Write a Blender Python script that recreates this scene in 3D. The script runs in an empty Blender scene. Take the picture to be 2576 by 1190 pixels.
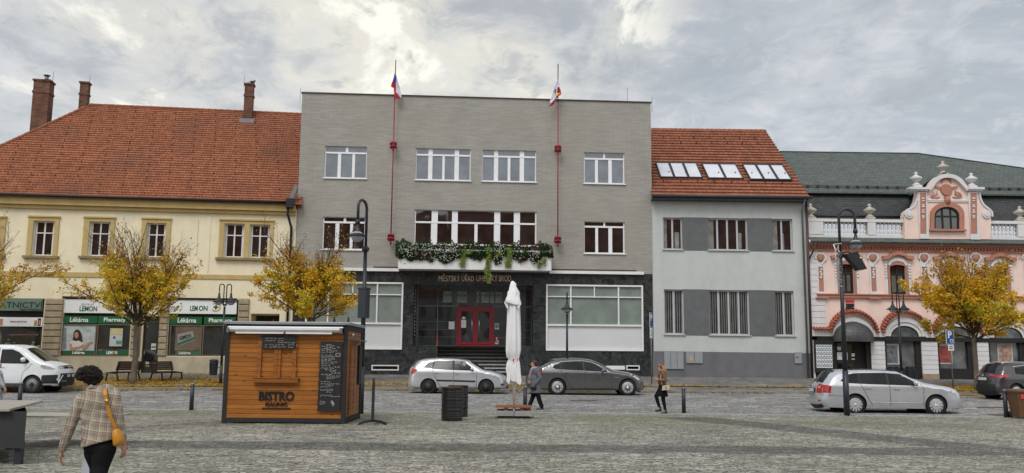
import bpy, bmesh, math, random
from math import sin, cos, pi, radians, sqrt, atan2, tan, floor
from mathutils import Vector, Matrix, noise as mnoise
from mathutils.geometry import delaunay_2d_cdt
random.seed(7)
SC = bpy.context.scene
COL = SC.collection
# ------------------------------------------------------------------ camera model (photo measured on a 2576 px wide print)
F = 2233.0; CX, CY = 1288.0, 595.0; HZ = 905.0; ROLL = 0.009; CAMZ = 1.65
PITCH = math.atan((HZ - CY) / F)
fw = Vector((0, cos(PITCH), sin(PITCH))); up0 = Vector((0, -sin(PITCH), cos(PITCH))); rt0 = Vector((1, 0, 0))
rt = rt0 * cos(ROLL) + up0 * sin(ROLL); upv = up0 * cos(ROLL) - rt0 * sin(ROLL)
CAM = Vector((0, 0, CAMZ))
def ray(px, py):
 return (fw + rt * ((px - CX) / F) + upv * ((CY - py) / F))
def P(px, py, Y):
 d = ray(px, py); return CAM + d * (Y / d.y)
def lerp(a, b, t): return a + (b - a) * t
def interp(x, pts):
 if x <= pts[0][0]: return pts[0][1]
 for (a, b), (c, d) in zip(pts, pts[1:]):
  if x <= c: return b + (d - b) * (x - a) / (c - a)
 return pts[-1][1]
NEARK = 28.6
def kerbY(X): return interp(X, [(-60, 36.0), (-30, 36.6), (-18, 38.9), (-12, 40.6), (-6, 41.8), (-2, 42.1), (60, 42.3)])
def wallY(X):
 if X < -12.0: return 49.1 + .156 * (X + 12.0)
 if X < 8: return 50 + .076 * X
 return 50.6
def gz(X, Y):
 if Y <= NEARK: return 0.0
 k = kerbY(X)
 if Y < k: return -0.05 + 0.24 * (Y - NEARK) / (k - NEARK)
 w = wallY(X)
 return 0.30 + 0.48 * min(1.0, (Y - k) / (w - k))
def G(px, py):
 d = ray(px, py); Y = 25.0
 for _ in range(40):
  X = d.x * Y / d.y; z = gz(X, Y)
  Yn = (z - CAMZ) / d.z * d.y; Y = Y * .6 + .4 * max(5, min(60, Yn))
 X = d.x * Y / d.y
 return Vector((X, Y, gz(X, Y)))
# ------------------------------------------------------------------ materials
def nn(nt, t, **kw):
 n = nt.nodes.new(t)
 for k, v in kw.items():
  if k == 'inp':
   for a, b in v.items(): n.inputs[a].default_value = b
  else: setattr(n, k, v)
 return n
def rgba(c): return (c[0], c[1], c[2], 1)
MATS = {}
def new_mat(name):
 m = bpy.data.materials.new(name); m.use_nodes = True
 nt = m.node_tree; b = nt.nodes['Principled BSDF']; MATS[name] = m
 return m, nt, b
def mat(name, col, rough=.7, metal=0, var=.12, scale=3.0, bump=0, bscale=40, dirt=0, spec=.5, coat=0, emis=None, zs=1.0):
 """procedural paint / plaster / metal: base colour broken by two noises"""
 if name in MATS: return MATS[name]
 m, nt, b = new_mat(name); L = nt.links
 tc = nn(nt, 'ShaderNodeTexCoord')
 mp = nn(nt, 'ShaderNodeMapping'); mp.inputs['Scale'].default_value = (1, 1, zs)
 L.new(tc.outputs['Object'], mp.inputs['Vector'])
 n1 = nn(nt, 'ShaderNodeTexNoise', inp={'Scale': scale, 'Detail': 6, 'Roughness': .6}); L.new(mp.outputs[0], n1.inputs['Vector'])
 r = nn(nt, 'ShaderNodeMapRange', inp={'From Min': .3, 'From Max': .7, 'To Min': 1 - var, 'To Max': 1 + var}); L.new(n1.outputs[0], r.inputs[0])
 mx = nn(nt, 'ShaderNodeVectorMath', operation='SCALE'); mx.inputs[0].default_value = col[:3]; L.new(r.outputs[0], mx.inputs['Scale'])
 out = mx.outputs[0]
 if dirt:
  n2 = nn(nt, 'ShaderNodeTexNoise', inp={'Scale': .6, 'Detail': 8, 'Roughness': .7})
  mp2 = nn(nt, 'ShaderNodeMapping'); mp2.inputs['Scale'].default_value = (1.6, 1, .5)
  L.new(tc.outputs['Object'], mp2.inputs['Vector']); L.new(mp2.outputs[0], n2.inputs['Vector'])
  r2 = nn(nt, 'ShaderNodeMapRange', inp={'From Min': .45, 'From Max': .75, 'To Min': 1, 'To Max': 1 - dirt}); L.new(n2.outputs[0], r2.inputs[0])
  mx2 = nn(nt, 'ShaderNodeVectorMath', operation='SCALE'); L.new(out, mx2.inputs[0]); L.new(r2.outputs[0], mx2.inputs['Scale'])
  out = mx2.outputs[0]
 L.new(out, b.inputs['Base Color'])
 b.inputs['Roughness'].default_value = rough; b.inputs['Metallic'].default_value = metal
 b.inputs['Specular IOR Level'].default_value = spec; b.inputs['Coat Weight'].default_value = coat
 b.inputs['Coat Roughness'].default_value = .05
 if bump:
  n3 = nn(nt, 'ShaderNodeTexNoise', inp={'Scale': bscale, 'Detail': 4}); L.new(tc.outputs['Object'], n3.inputs['Vector'])
  bp = nn(nt, 'ShaderNodeBump', inp={'Strength': bump, 'Distance': .01}); L.new(n3.outputs[0], bp.inputs['Height']); L.new(bp.outputs[0], b.inputs['Normal'])
 if emis: b.inputs['Emission Color'].default_value = rgba(emis[0]); b.inputs['Emission Strength'].default_value = emis[1]
 return m
def axes_vec(nt, ax, scale=(1, 1)):
 """vector (coordinate a, coordinate b, 0) from object space"""
 tc = nn(nt, 'ShaderNodeTexCoord'); s = nn(nt, 'ShaderNodeSeparateXYZ'); nt.links.new(tc.outputs['Object'], s.inputs[0])
 c = nn(nt, 'ShaderNodeCombineXYZ')
 nt.links.new(s.outputs[ax[0]], c.inputs[0]); nt.links.new(s.outputs[ax[1]], c.inputs[1])
 return tc, s, c
def brick_mat(name, c1, c2, mortar, bw, rh, ms=.01, ax=(0, 2), rough=.8, bump=.3, var=.15, offs=.5, bias=0, vscale=1.2, warp=0, c3=None, big=.25):
 m, nt, b = new_mat(name); L = nt.links
 tc, s, c = axes_vec(nt, ax); vec = c.outputs[0]
 if warp:
  nz = nn(nt, 'ShaderNodeTexNoise', inp={'Scale': 1.5, 'Detail': 3}); L.new(tc.outputs['Object'], nz.inputs['Vector'])
  sc = nn(nt, 'ShaderNodeVectorMath', operation='SCALE'); sc.inputs['Scale'].default_value = warp; L.new(nz.outputs['Color'], sc.inputs[0])
  ad = nn(nt, 'ShaderNodeVectorMath', operation='ADD'); L.new(vec, ad.inputs[0]); L.new(sc.outputs[0], ad.inputs[1]); vec = ad.outputs[0]
 br = nn(nt, 'ShaderNodeTexBrick', inp={'Color1': rgba(c1), 'Color2': rgba(c2), 'Mortar': rgba(mortar), 'Scale': 1, 'Mortar Size': ms, 'Mortar Smooth': .1, 'Bias': bias, 'Brick Width': bw, 'Row Height': rh}, offset=offs)
 L.new(vec, br.inputs['Vector'])
 n1 = nn(nt, 'ShaderNodeTexNoise', inp={'Scale': vscale, 'Detail': 8, 'Roughness': .65}); L.new(tc.outputs['Object'], n1.inputs['Vector'])
 r = nn(nt, 'ShaderNodeMapRange', inp={'From Min': .3, 'From Max': .72, 'To Min': 1 - var, 'To Max': 1 + var}); L.new(n1.outputs[0], r.inputs[0])
 mx = nn(nt, 'ShaderNodeVectorMath', operation='SCALE'); L.new(br.outputs['Color'], mx.inputs[0]); L.new(r.outputs[0], mx.inputs['Scale'])
 out = mx.outputs[0]
 if c3:
  n2 = nn(nt, 'ShaderNodeTexNoise', inp={'Scale': big, 'Detail': 5, 'Roughness': .6}); L.new(tc.outputs['Object'], n2.inputs['Vector'])
  r2 = nn(nt, 'ShaderNodeMapRange', inp={'From Min': .48, 'From Max': .72, 'To Min': 0, 'To Max': .6}); L.new(n2.outputs[0], r2.inputs[0])
  mm = nn(nt, 'ShaderNodeMixRGB'); L.new(r2.outputs[0], mm.inputs[0]); L.new(out, mm.inputs[1]); mm.inputs[2].default_value = rgba(c3); out = mm.outputs[0]
 L.new(out, b.inputs['Base Color']); b.inputs['Roughness'].default_value = rough
 if bump:
  bp = nn(nt, 'ShaderNodeBump', inp={'Strength': bump, 'Distance': .01}); bp.invert = True
  L.new(br.outputs['Fac'], bp.inputs['Height']); L.new(bp.outputs[0], b.inputs['Normal'])
 return m
def glass_mat(name, col, rough=.03, spec=.9, wavy=.25, gv=.5):
 m, nt, b = new_mat(name); L = nt.links
 tc = nn(nt, 'ShaderNodeTexCoord')
 n = nn(nt, 'ShaderNodeTexNoise', inp={'Scale': 1.3, 'Detail': 3}); L.new(tc.outputs['Object'], n.inputs['Vector'])
 cr = nn(nt, 'ShaderNodeMapRange', inp={'From Min': .35, 'From Max': .65, 'To Min': 1 - gv, 'To Max': 1 + gv * 1.2}); L.new(n.outputs[0], cr.inputs[0])
 mx = nn(nt, 'ShaderNodeVectorMath', operation='SCALE'); mx.inputs[0].default_value = col; L.new(cr.outputs[0], mx.inputs['Scale'])
 L.new(mx.outputs[0], b.inputs['Base Color'])
 b.inputs['Roughness'].default_value = rough; b.inputs['IOR'].default_value = 1.5 if spec < 1 else 1 + spec * .65
 b.inputs['Specular IOR Level'].default_value = min(spec, .5)
 n2 = nn(nt, 'ShaderNodeTexNoise', inp={'Scale': 1.1, 'Detail': 1}); L.new(tc.outputs['Object'], n2.inputs['Vector'])
 bp = nn(nt, 'ShaderNodeBump', inp={'Strength': wavy, 'Distance': .02}); L.new(n2.outputs[0], bp.inputs['Height']); L.new(bp.outputs[0], b.inputs['Normal'])
 return m
# ------------------------------------------------------------------ mesh builder
class MB:
 def __init__(s): s.v = []; s.f = []; s.mi = []; s.k = 0; s.sm = []
 def add(s, vs, fs, smooth=False):
  o = len(s.v); s.v += [tuple(p) for p in vs]
  for f in fs: s.f.append([i + o for i in f]); s.mi.append(s.k); s.sm.append(smooth)
  return s
 def box(s, x0, x1, y0, y1, z0, z1):
  v = [(x0, y0, z0), (x1, y0, z0), (x1, y1, z0), (x0, y1, z0), (x0, y0, z1), (x1, y0, z1), (x1, y1, z1), (x0, y1, z1)]
  return s.add(v, [(0, 3, 2, 1), (4, 5, 6, 7), (0, 1, 5, 4), (1, 2, 6, 5), (2, 3, 7, 6), (3, 0, 4, 7)])
 def bar(s, a, b, w, h=None, upd=(0, 0, 1)):
  a, b = Vector(a), Vector(b); d = (b - a).normalized(); h = h or w
  x = d.cross(Vector(upd))
  if x.length < 1e-4: x = d.cross(Vector((0, 1, 0)))
  x.normalize(); y = x.cross(d).normalized()
  v = []
  for p in (a, b):
   for i, j in ((-1, -1), (1, -1), (1, 1), (-1, 1)): v.append(p + x * i * w / 2 + y * j * h / 2)
  return s.add(v, [(3, 2, 1, 0), (4, 5, 6, 7), (0, 1, 5, 4), (1, 2, 6, 5), (2, 3, 7, 6), (3, 0, 4, 7)])
 def tube(s, pts, r, n=8, caps=True):
  pts = [Vector(p) for p in pts]; rs = r if isinstance(r, (list, tuple)) else [r] * len(pts)
  vs = []; fs = []; prev = None
  for i, p in enumerate(pts):
   if i == 0: d = pts[1] - p
   elif i == len(pts) - 1: d = p - pts[i - 1]
   else: d = pts[i + 1] - pts[i - 1]
   d.normalize()
   if prev is None:
    x = d.orthogonal().normalized()
   else:
    x = prev - d * prev.dot(d)
    if x.length < 1e-5: x = d.orthogonal()
    x.normalize()
   prev = x; y = d.cross(x)
   for k in range(n):
    a = 2 * pi * k / n; vs.append(p + (x * cos(a) + y * sin(a)) * rs[i])
  for i in range(len(pts) - 1):
   for k in range(n):
    a = i * n + k; b = i * n + (k + 1) % n; fs.append((a, b, b + n, a + n))
  if caps: fs.append(tuple(range(n - 1, -1, -1))); fs.append(tuple((len(pts) - 1) * n + k for k in range(n)))
  return s.add(vs, fs, True)
 def lathe(s, prof, c=(0, 0, 0), n=16, axis='z', smooth=True):
  """prof: list of (radius, height)"""
  vs = []; fs = []; c = Vector(c)
  for r, h in prof:
   for k in range(n):
    a = 2 * pi * k / n
    if axis == 'z': vs.append(c + Vector((r * cos(a), r * sin(a), h)))
    elif axis == 'y': vs.append(c + Vector((r * cos(a), h, r * sin(a))))
    else: vs.append(c + Vector((h, r * cos(a), r * sin(a))))
  for i in range(len(prof) - 1):
   for k in range(n):
    a = i * n + k; b = i * n + (k + 1) % n; fs.append((a, b, b + n, a + n))
  fs.append(tuple(range(n - 1, -1, -1))); fs.append(tuple((len(prof) - 1) * n + k for k in range(n)))
  return s.add(vs, fs, smooth)
 def prism(s, poly, y0, y1):
  """poly in the (x, z) plane, extruded along y"""
  n = len(poly); vs = [(x, y0, z) for x, z in poly] + [(x, y1, z) for x, z in poly]
  fs = [tuple(range(n)), tuple(range(2 * n - 1, n - 1, -1))]
  for i in range(n): j = (i + 1) % n; fs.append((i, i + n, j + n, j))
  return s.add(vs, fs)
 def ring(s, outer, inner, y0, y1):
  """band between two polylines of the same length in (x, z), extruded"""
  n = len(outer); vs = []
  for y in (y0, y1):
   vs += [(x, y, z) for x, z in outer] + [(x, y, z) for x, z in inner]
  fs = []
  for i in range(n - 1):
   a, b = i, i + 1
   fs += [(a, b, b + n, a + n), (a + 2 * n, a + 3 * n, b + 3 * n, b + 2 * n), (a, a + 2 * n, b + 2 * n, b), (a + n, b + n, b + 3 * n, a + 3 * n)]
  fs += [(0, n, 3 * n, 2 * n), (n - 1, 3 * n - 1, 4 * n - 1, 2 * n - 1)]
  return s.add(vs, fs)
 def ball(s, c, r, n=10, m=7):
  r = r if isinstance(r, (list, tuple)) else (r, r, r)
  prof = []; vs = []; fs = []
  for i in range(m + 1):
   t = pi * i / m
   for k in range(n):
    a = 2 * pi * k / n; vs.append((c[0] + r[0] * sin(t) * cos(a), c[1] + r[1] * sin(t) * sin(a), c[2] + r[2] * cos(t)))
  for i in range(m):
   for k in range(n):
    a = i * n + k; b = i * n + (k + 1) % n; fs.append((a, a + n, b + n, b))
  return s.add(vs, fs, True)
 def xf(s, M, start=0):
  for i in range(start, len(s.v)): s.v[i] = tuple(M @ Vector(s.v[i]))
  return s
 def build(s, name, mats, parent=None, shear=0, weld=False):
  me = bpy.data.meshes.new(name)
  v = [(x, y, z + shear * x) for x, y, z in s.v] if shear else s.v
  me.from_pydata(v, [], s.f)
  if not isinstance(mats, (list, tuple)): mats = [mats]
  for m in mats: me.materials.append(m)
  me.polygons.foreach_set('material_index', s.mi)
  me.polygons.foreach_set('use_smooth', s.sm)
  bm = bmesh.new(); bm.from_mesh(me)
  if weld: bmesh.ops.remove_doubles(bm, verts=bm.verts, dist=1e-4)
  bmesh.ops.recalc_face_normals(bm, faces=bm.faces); bm.to_mesh(me); bm.free(); me.update()
  o = bpy.data.objects.new(name, me); COL.objects.link(o)
  if parent is not None: o.parent = parent
  return o
def tag(o, label=None, cat=None, group=None, kind=None):
 if label: o['label'] = label
 if cat: o['category'] = cat
 if group: o['group'] = group
 if kind: o['kind'] = kind
 return o
def empty(name, loc, rz=0, label=None, cat=None, group=None):
 o = bpy.data.objects.new(name, None); COL.objects.link(o); o.location = loc; o.rotation_euler = (0, 0, rz)
 return tag(o, label, cat, group)
def copy_tree(o, parent=None):
 c = o.copy(); COL.objects.link(c); c.parent = parent
 for ch in list(o.children): copy_tree(ch, c)
 return c
def text(name, s, w, h, m, parent, loc, rot=(pi / 2, 0, 0), ext=.006, shear=0, bold=0.0, spacing=1.0, M=None):
 """lettering fitted into width w and height h, centred on loc"""
 cu = bpy.data.curves.new('t', 'FONT'); cu.body = s; cu.extrude = .01; cu.size = 1; cu.offset = bold; cu.space_character = spacing; cu.resolution_u = 4
 ob = bpy.data.objects.new('t', cu); COL.objects.link(ob)
 dg = bpy.context.evaluated_depsgraph_get(); me = bpy.data.meshes.new_from_object(ob.evaluated_get(dg))
 bpy.data.objects.remove(ob); bpy.data.curves.remove(cu)
 xs = [v.co.x for v in me.vertices]; ys = [v.co.y for v in me.vertices]
 x0, x1, y0, y1 = min(xs), max(xs), min(ys), max(ys)
 for v in me.vertices:
  v.co.x = (v.co.x - (x0 + x1) / 2) / (x1 - x0) * w; v.co.y = (v.co.y - (y0 + y1) / 2) / (y1 - y0) * h; v.co.z = v.co.z / .01 * ext
 Mx = Matrix.Translation(Vector(loc)) @ (M if M is not None else Matrix.Rotation(rot[2], 4, 'Z') @ Matrix.Rotation(rot[0], 4, 'X'))
 me.transform(Mx)
 if shear:
  for v in me.vertices: v.co.z += shear * v.co.x
 me.materials.clear(); me.materials.append(m); me.name = name
 o = bpy.data.objects.new(name, me); COL.objects.link(o)
 if parent is not None: o.parent = parent
 return o
def arc(cx, cz, rx, rz, a0, a1, n):
 return [(cx + rx * cos(lerp(a0, a1, i / n)), cz + rz * sin(lerp(a0, a1, i / n))) for i in range(n + 1)]
def smooth_line(pts, k=6):
 """catmull-rom through points"""
 out = []; n = len(pts)
 for i in range(n - 1):
  p0 = pts[max(0, i - 1)]; p1 = pts[i]; p2 = pts[i + 1]; p3 = pts[min(n - 1, i + 2)]
  for j in range(k):
   t = j / k
   out.append(tuple(.5 * (2 * b + (c - a) * t + (2 * a - 5 * b + 4 * c - d) * t * t + (3 * b - a - 3 * c + d) * t ** 3) for a, b, c, d in zip(p0, p1, p2, p3)))
 out.append(tuple(pts[-1])); return out
class Facade:
 """a vertical street front: local x along it, local y into the building, local z up (sheared slightly with the falling street)"""
 def __init__(s, X0, Y0, slope, k):
  s.O = Vector((X0, Y0, 0)); s.a = math.atan(slope); s.U = Vector((cos(s.a), sin(s.a), 0)); s.N = Vector((-sin(s.a), cos(s.a), 0)); s.k = k
 def uz(s, px, py, d=0):
  r = ray(px, py); o = s.O + s.N * d
  t = (o - CAM).dot(s.N) / r.dot(s.N); p = CAM + r * t
  u = (p - s.O).dot(s.U); return u, p.z - s.k * u
 def u(s, px, py, d=0): return s.uz(px, py, d)[0]
 def z(s, px, py, d=0): return s.uz(px, py, d)[1]
 def rect(s, x0, x1, y0, y1, d=0):
  xm, ym = (x0 + x1) / 2, (y0 + y1) / 2
  return s.u(x0, ym, d), s.u(x1, ym, d), s.z(xm, y1, d), s.z(xm, y0, d)
def holes_wall(mb, u0, u1, z0, z1, holes, y=0, rev=.2):
 us = sorted(set([u0, u1] + [h[0] for h in holes] + [h[1] for h in holes])); zs = sorted(set([z0, z1] + [h[2] for h in holes] + [h[3] for h in holes]))
 us = [a for a in us if u0 <= a <= u1]; zs = [a for a in zs if z0 <= a <= z1]
 def hit(a, b):
  for h in holes:
   if h[0] < a < h[1] and h[2] < b < h[3]: return True
 for a, b in zip(us, us[1:]):
  for c, d in zip(zs, zs[1:]):
   if not hit((a + b) / 2, (c + d) / 2): mb.add([(a, y, c), (b, y, c), (b, y, d), (a, y, d)], [(0, 1, 2, 3)])
 for h in holes:
  a, b, c, d = h[:4]; r = h[4] if len(h) > 4 else rev
  mb.add([(a, y, c), (a, y + r, c), (a, y + r, d), (a, y, d)], [(0, 1, 2, 3)])
  mb.add([(b, y, c), (b, y + r, c), (b, y + r, d), (b, y, d)], [(3, 2, 1, 0)])
  mb.add([(a, y, d), (a, y + r, d), (b, y + r, d), (b, y, d)], [(0, 1, 2, 3)])
  mb.add([(a, y, c), (a, y + r, c), (b, y + r, c), (b, y, c)], [(3, 2, 1, 0)])
def frame_rect(mb, a, b, c, d, w, y0, y1):
 mb.box(a, b, y0, y1, c, c + w); mb.box(a, b, y0, y1, d - w, d); mb.box(a, a + w, y0, y1, c + w, d - w); mb.box(b - w, b, y0, y1, c + w, d - w)
# ------------------------------------------------------------------ camera, light, sky
cam = bpy.data.cameras.new('camera'); co = bpy.data.objects.new('camera', cam); COL.objects.link(co)
cam.sensor_width = 36; cam.lens = 36 * F / 2576; cam.clip_end = 2000; cam.clip_start = .1
co.matrix_world = Matrix(((rt.x, upv.x, -fw.x, CAM.x), (rt.y, upv.y, -fw.y, CAM.y), (rt.z, upv.z, -fw.z, CAM.z), (0, 0, 0, 1)))
SC.camera = co
SC.view_settings.view_transform = 'Standard'; SC.view_settings.look = 'None'; SC.view_settings.exposure = 0; SC.view_settings.gamma = 1
SUN_EL, SUN_AZ = radians(52), radians(200)     # azimuth from +Y clockwise: behind the camera, slightly left
sun = bpy.data.lights.new('sun', 'SUN'); sun.energy = 1.6; sun.angle = radians(24); sun.color = (1, .97, .92)
so = bpy.data.objects.new('sun', sun); COL.objects.link(so)
sd = Vector((sin(SUN_AZ) * cos(SUN_EL), cos(SUN_AZ) * cos(SUN_EL), sin(SUN_EL)))
so.rotation_euler = sd.to_track_quat('Z', 'Y').to_euler(); so.location = sd * 60
W = bpy.data.worlds.new('World'); SC.world = W; W.use_nodes = True
nt = W.node_tree; L = nt.links; bg = nt.nodes['Background']
sky = nn(nt, 'ShaderNodeTexSky', sky_type='NISHITA'); sky.sun_disc = False; sky.sun_elevation = SUN_EL; sky.sun_rotation = SUN_AZ
skm = nn(nt, 'ShaderNodeVectorMath', operation='SCALE'); skm.inputs['Scale'].default_value = .10; L.new(sky.outputs[0], skm.inputs[0])
tc = nn(nt, 'ShaderNodeTexCoord'); nrm = nn(nt, 'ShaderNodeVectorMath', operation='NORMALIZE'); L.new(tc.outputs['Generated'], nrm.inputs[0])
sp = nn(nt, 'ShaderNodeSeparateXYZ'); L.new(nrm.outputs[0], sp.inputs[0])
def M_(op, a, b=None, c=None):
 n = nn(nt, 'ShaderNodeMath', operation=op)
 for i, x in enumerate((a, b, c)):
  if x is None: continue
  if isinstance(x, (int, float)): n.inputs[i].default_value = x
  else: L.new(x, n.inputs[i])
 return n.outputs[0]
zc = M_('ADD', M_('MAXIMUM', sp.outputs[2], 0), .16)
cv = nn(nt, 'ShaderNodeCombineXYZ'); L.new(M_('DIVIDE', sp.outputs[0], zc), cv.inputs[0]); L.new(M_('DIVIDE', sp.outputs[1], zc), cv.inputs[1])
def cloud(scale, rot, sx, sy, det, rough, dist, loc=(0, 0, 0)):
 mp = nn(nt, 'ShaderNodeMapping'); mp.inputs['Rotation'].default_value = (0, 0, rot); mp.inputs['Scale'].default_value = (sx, sy, 1); mp.inputs['Location'].default_value = loc
 L.new(cv.outputs[0], mp.inputs[0])
 n = nn(nt, 'ShaderNodeTexNoise', inp={'Scale': scale, 'Detail': det, 'Roughness': rough, 'Distortion': dist}); L.new(mp.outputs[0], n.inputs['Vector']); return n.outputs[0]
def mr(v, a, b, c=0, d=1, smooth=True):
 n = nn(nt, 'ShaderNodeMapRange', inp={'From Min': a, 'From Max': b, 'To Min': c, 'To Max': d})
 if smooth: n.interpolation_type = 'SMOOTHSTEP'
 L.new(v, n.inputs[0]); return n.outputs[0]
def mixc(f, a, b):
 n = nn(nt, 'ShaderNodeMixRGB')
 L.new(f, n.inputs[0])
 for i, x in ((1, a), (2, b)):
  if isinstance(x, tuple): n.inputs[i].default_value = rgba(x)
  else: L.new(x, n.inputs[i])
 return n.outputs[0]
c1 = cloud(1.0, .5, 1.0, .55, 9, .55, .35)         # broad layers
c2 = cloud(3.2, .9, 1, .75, 9, .62, .4, (3, 1, 0))  # finer tufts
c3 = cloud(2.0, -.7, .45, 1.8, 7, .6, .8, (7, 2, 0))  # streaks
def glow(px, py, w0, w1):
 d = ray(px, py).normalized(); n = nn(nt, 'ShaderNodeVectorMath', operation='DOT_PRODUCT'); L.new(nrm.outputs[0], n.inputs[0]); n.inputs[1].default_value = d
 return mr(n.outputs['Value'], cos(radians(w0)), cos(radians(w1)))
g1 = glow(800, 60, 24, 1); g2 = glow(1150, 120, 17, 1); g3 = glow(250, 150, 15, 2)
base = mixc(mr(c1, .36, .64), (.39, .435, .485), (.60, .625, .65))
base = mixc(mr(c3, .44, .66, 0, .55), base, (.70, .72, .76))
base = mixc(mr(c2, .30, .52, .6, 0), base, (.385, .41, .44))
warm = mixc(M_('MULTIPLY', M_('ADD', g1, M_('MULTIPLY', g2, .5)), mr(c2, .36, .58, .12, .75)), base, (.84, .81, .71))
holes = M_('MULTIPLY', mr(c2, .55, .64), M_('MINIMUM', M_('ADD', M_('ADD', M_('MULTIPLY', g1, .8), g2), M_('MULTIPLY', g3, .3)), 1))
c4 = cloud(8.5, .3, 1, .8, 8, .65, .5, (1, 9, 0))
warm = mixc(mr(c4, .32, .52, .6, 0), warm, (.43, .455, .49)); warm = mixc(mr(c4, .50, .68, 0, .45), warm, (.78, .78, .78))
warm = mixc(M_('MULTIPLY', holes, .95), warm, (1.08, 1.05, .93))
# brighter, whiter towards the horizon
low = mixc(mr(sp.outputs[2], .0, .34, .55, 0), warm, (.66, .68, .72))
low = mixc(mr(sp.outputs[1], .1, -.5, 0, .75), low, (1.22, 1.22, 1.22))
addn = nn(nt, 'ShaderNodeVectorMath', operation='ADD'); L.new(low, addn.inputs[0])
skm2 = nn(nt, 'ShaderNodeVectorMath', operation='SCALE'); skm2.inputs['Scale'].default_value = .12; L.new(skm.outputs[0], skm2.inputs[0]); L.new(skm2.outputs[0], addn.inputs[1])
L.new(addn.outputs[0], bg.inputs['Color']); bg.inputs['Strength'].default_value = 0.95
# ------------------------------------------------------------------ shared materials
M = {}
M['white'] = mat('white_paint', (.74, .74, .73), .5, var=.05, dirt=.06)
M['upvc'] = mat('white_frame', (.78, .79, .81), .35, var=.03)
M['oldwhite'] = mat('old_white_frame', (.66, .66, .63), .5, var=.08)
M['cream'] = mat('cream_render', (.80, .72, .52), .9, var=.05, scale=1.2, dirt=.12, bump=.15, bscale=60)
M['ochre'] = mat('ochre_trim', (.50, .37, .155), .85, var=.08, scale=2, dirt=.15)
M['ochre_d'] = mat('ochre_trim_soiled', (.27, .205, .11), .9, var=.2, scale=2.5, dirt=.2)
M['plinth'] = mat('cream_plinth', (.50, .44, .31), .95, var=.14, scale=1.5, dirt=.25, bump=.3, bscale=50)
M['gutter'] = mat('dark_gutter', (.018, .017, .018), .5, metal=.3)
M['zinc'] = mat('grey_zinc', (.20, .215, .23), .45, metal=.6, var=.15)
M['red'] = mat('red_metal', (.30, .018, .03), .45, var=.12)
M['redw'] = mat('red_pole', (.26, .03, .045), .5, var=.15)
M['black'] = mat('black_paint', (.012, .012, .013), .4, var=.15)
M['blackm'] = mat('matt_black', (.018, .018, .02), .75, var=.2)
M['anthra'] = mat('anthracite_post', (.028, .033, .042), .45, metal=.2, var=.2)
M['granite_w'] = mat('light_kerb', (.33, .33, .32), .85, var=.15, scale=4)
M['chrome'] = mat('bright_metal', (.62, .63, .65), .22, metal=.9, var=.05)
M['rubber'] = mat('tyre_rubber', (.012, .012, .012), .85, var=.2)
M['wood'] = mat('orange_wood_top', (.25, .082, .03), .5, var=.3, scale=3, zs=1)
M['gold'] = mat('gilt_letter', (.62, .50, .36), .5, var=.05)
M['green_sign'] = mat('green_sign', (.008, .105, .035), .4, var=.05)
M['sign_white'] = mat('sign_white', (.78, .80, .80), .4, var=.03)
M['bark'] = mat('tree_bark', (.14, .115, .09), .95, var=.35, scale=8, bump=.5, bscale=30, zs=.3)
M['twig'] = mat('twig_bark', (.06, .042, .034), .95, var=.3, scale=8)
M['blue'] = mat('sign_blue', (.012, .06, .26), .4, var=.04)
M['glassy'] = glass_mat('window_glass', (.045, .062, .088), .03, 2.0)
M['glass_r'] = glass_mat('window_glass_dark', (.016, .014, .013), .03, 1.6)
M['shopglass'] = glass_mat('shop_glass', (.018, .02, .02), .04, 1.7, .15)
M['frost'] = glass_mat('frosted_glass', (.20, .235, .215), .22, .6, .05, .12)
M['conc'] = mat('pale_concrete', (.36, .36, .35), .9, var=.15, dirt=.25, bump=.3)
# dark polished stone
m, nt2, b = new_mat('dark_serpentine'); Lk = nt2.links
tcx = nn(nt2, 'ShaderNodeTexCoord'); n1 = nn(nt2, 'ShaderNodeTexNoise', inp={'Scale': 1.8, 'Detail': 10, 'Roughness': .72, 'Distortion': 1.6}); Lk.new(tcx.outputs['Object'], n1.inputs['Vector'])
cr = nn(nt2, 'ShaderNodeValToRGB'); cr.color_ramp.elements[0].position = .36; cr.color_ramp.elements[0].color = (.010, .011, .012, 1); cr.color_ramp.elements[1].position = .68; cr.color_ramp.elements[1].color = (.075, .08, .083, 1)
Lk.new(n1.outputs[0], cr.inputs[0])
_, _, cc = axes_vec(nt2, (0, 2)); br = nn(nt2, 'ShaderNodeTexBrick', inp={'Color1': (1, 1, 1, 1), 'Color2': (.72, .74, .74, 1), 'Mortar': (.35, .35, .35, 1), 'Scale': 1, 'Mortar Size': .008, 'Brick Width': 1.15, 'Row Height': .78}); br.offset = 0
Lk.new(cc.outputs[0], br.inputs['Vector']); mm = nn(nt2, 'ShaderNodeMixRGB', blend_type='MULTIPLY'); mm.inputs[0].default_value = 1; Lk.new(cr.outputs[0], mm.inputs[1]); Lk.new(br.outputs['Color'], mm.inputs[2]); Lk.new(mm.outputs[0], b.inputs['Base Color'])
b.inputs['Roughness'].default_value = .22; M['stone'] = m
M['clinker'] = brick_mat('grey_clinker', (.37, .355, .32), (.295, .282, .255), (.23, .22, .195), .52, .062, .006, bump=.4, var=.10, vscale=.5, bias=-.1, c3=(.30, .28, .24), big=.35, rough=.75)
M['tile_red'] = brick_mat('red_beaver_tail_tiles', (.36, .125, .055), (.24, .078, .036), (.07, .026, .014), .19, .165, .006, ax=(0, 2), bump=.5, var=.16, vscale=2.5, c3=(.15, .065, .038), big=.30, rough=.85)
M['tile_new'] = brick_mat('red_new_tiles', (.33, .122, .062), (.24, .082, .042), (.05, .02, .012), .30, .24, .008, ax=(0, 2), bump=.5, var=.15, vscale=2, rough=.75)
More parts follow.
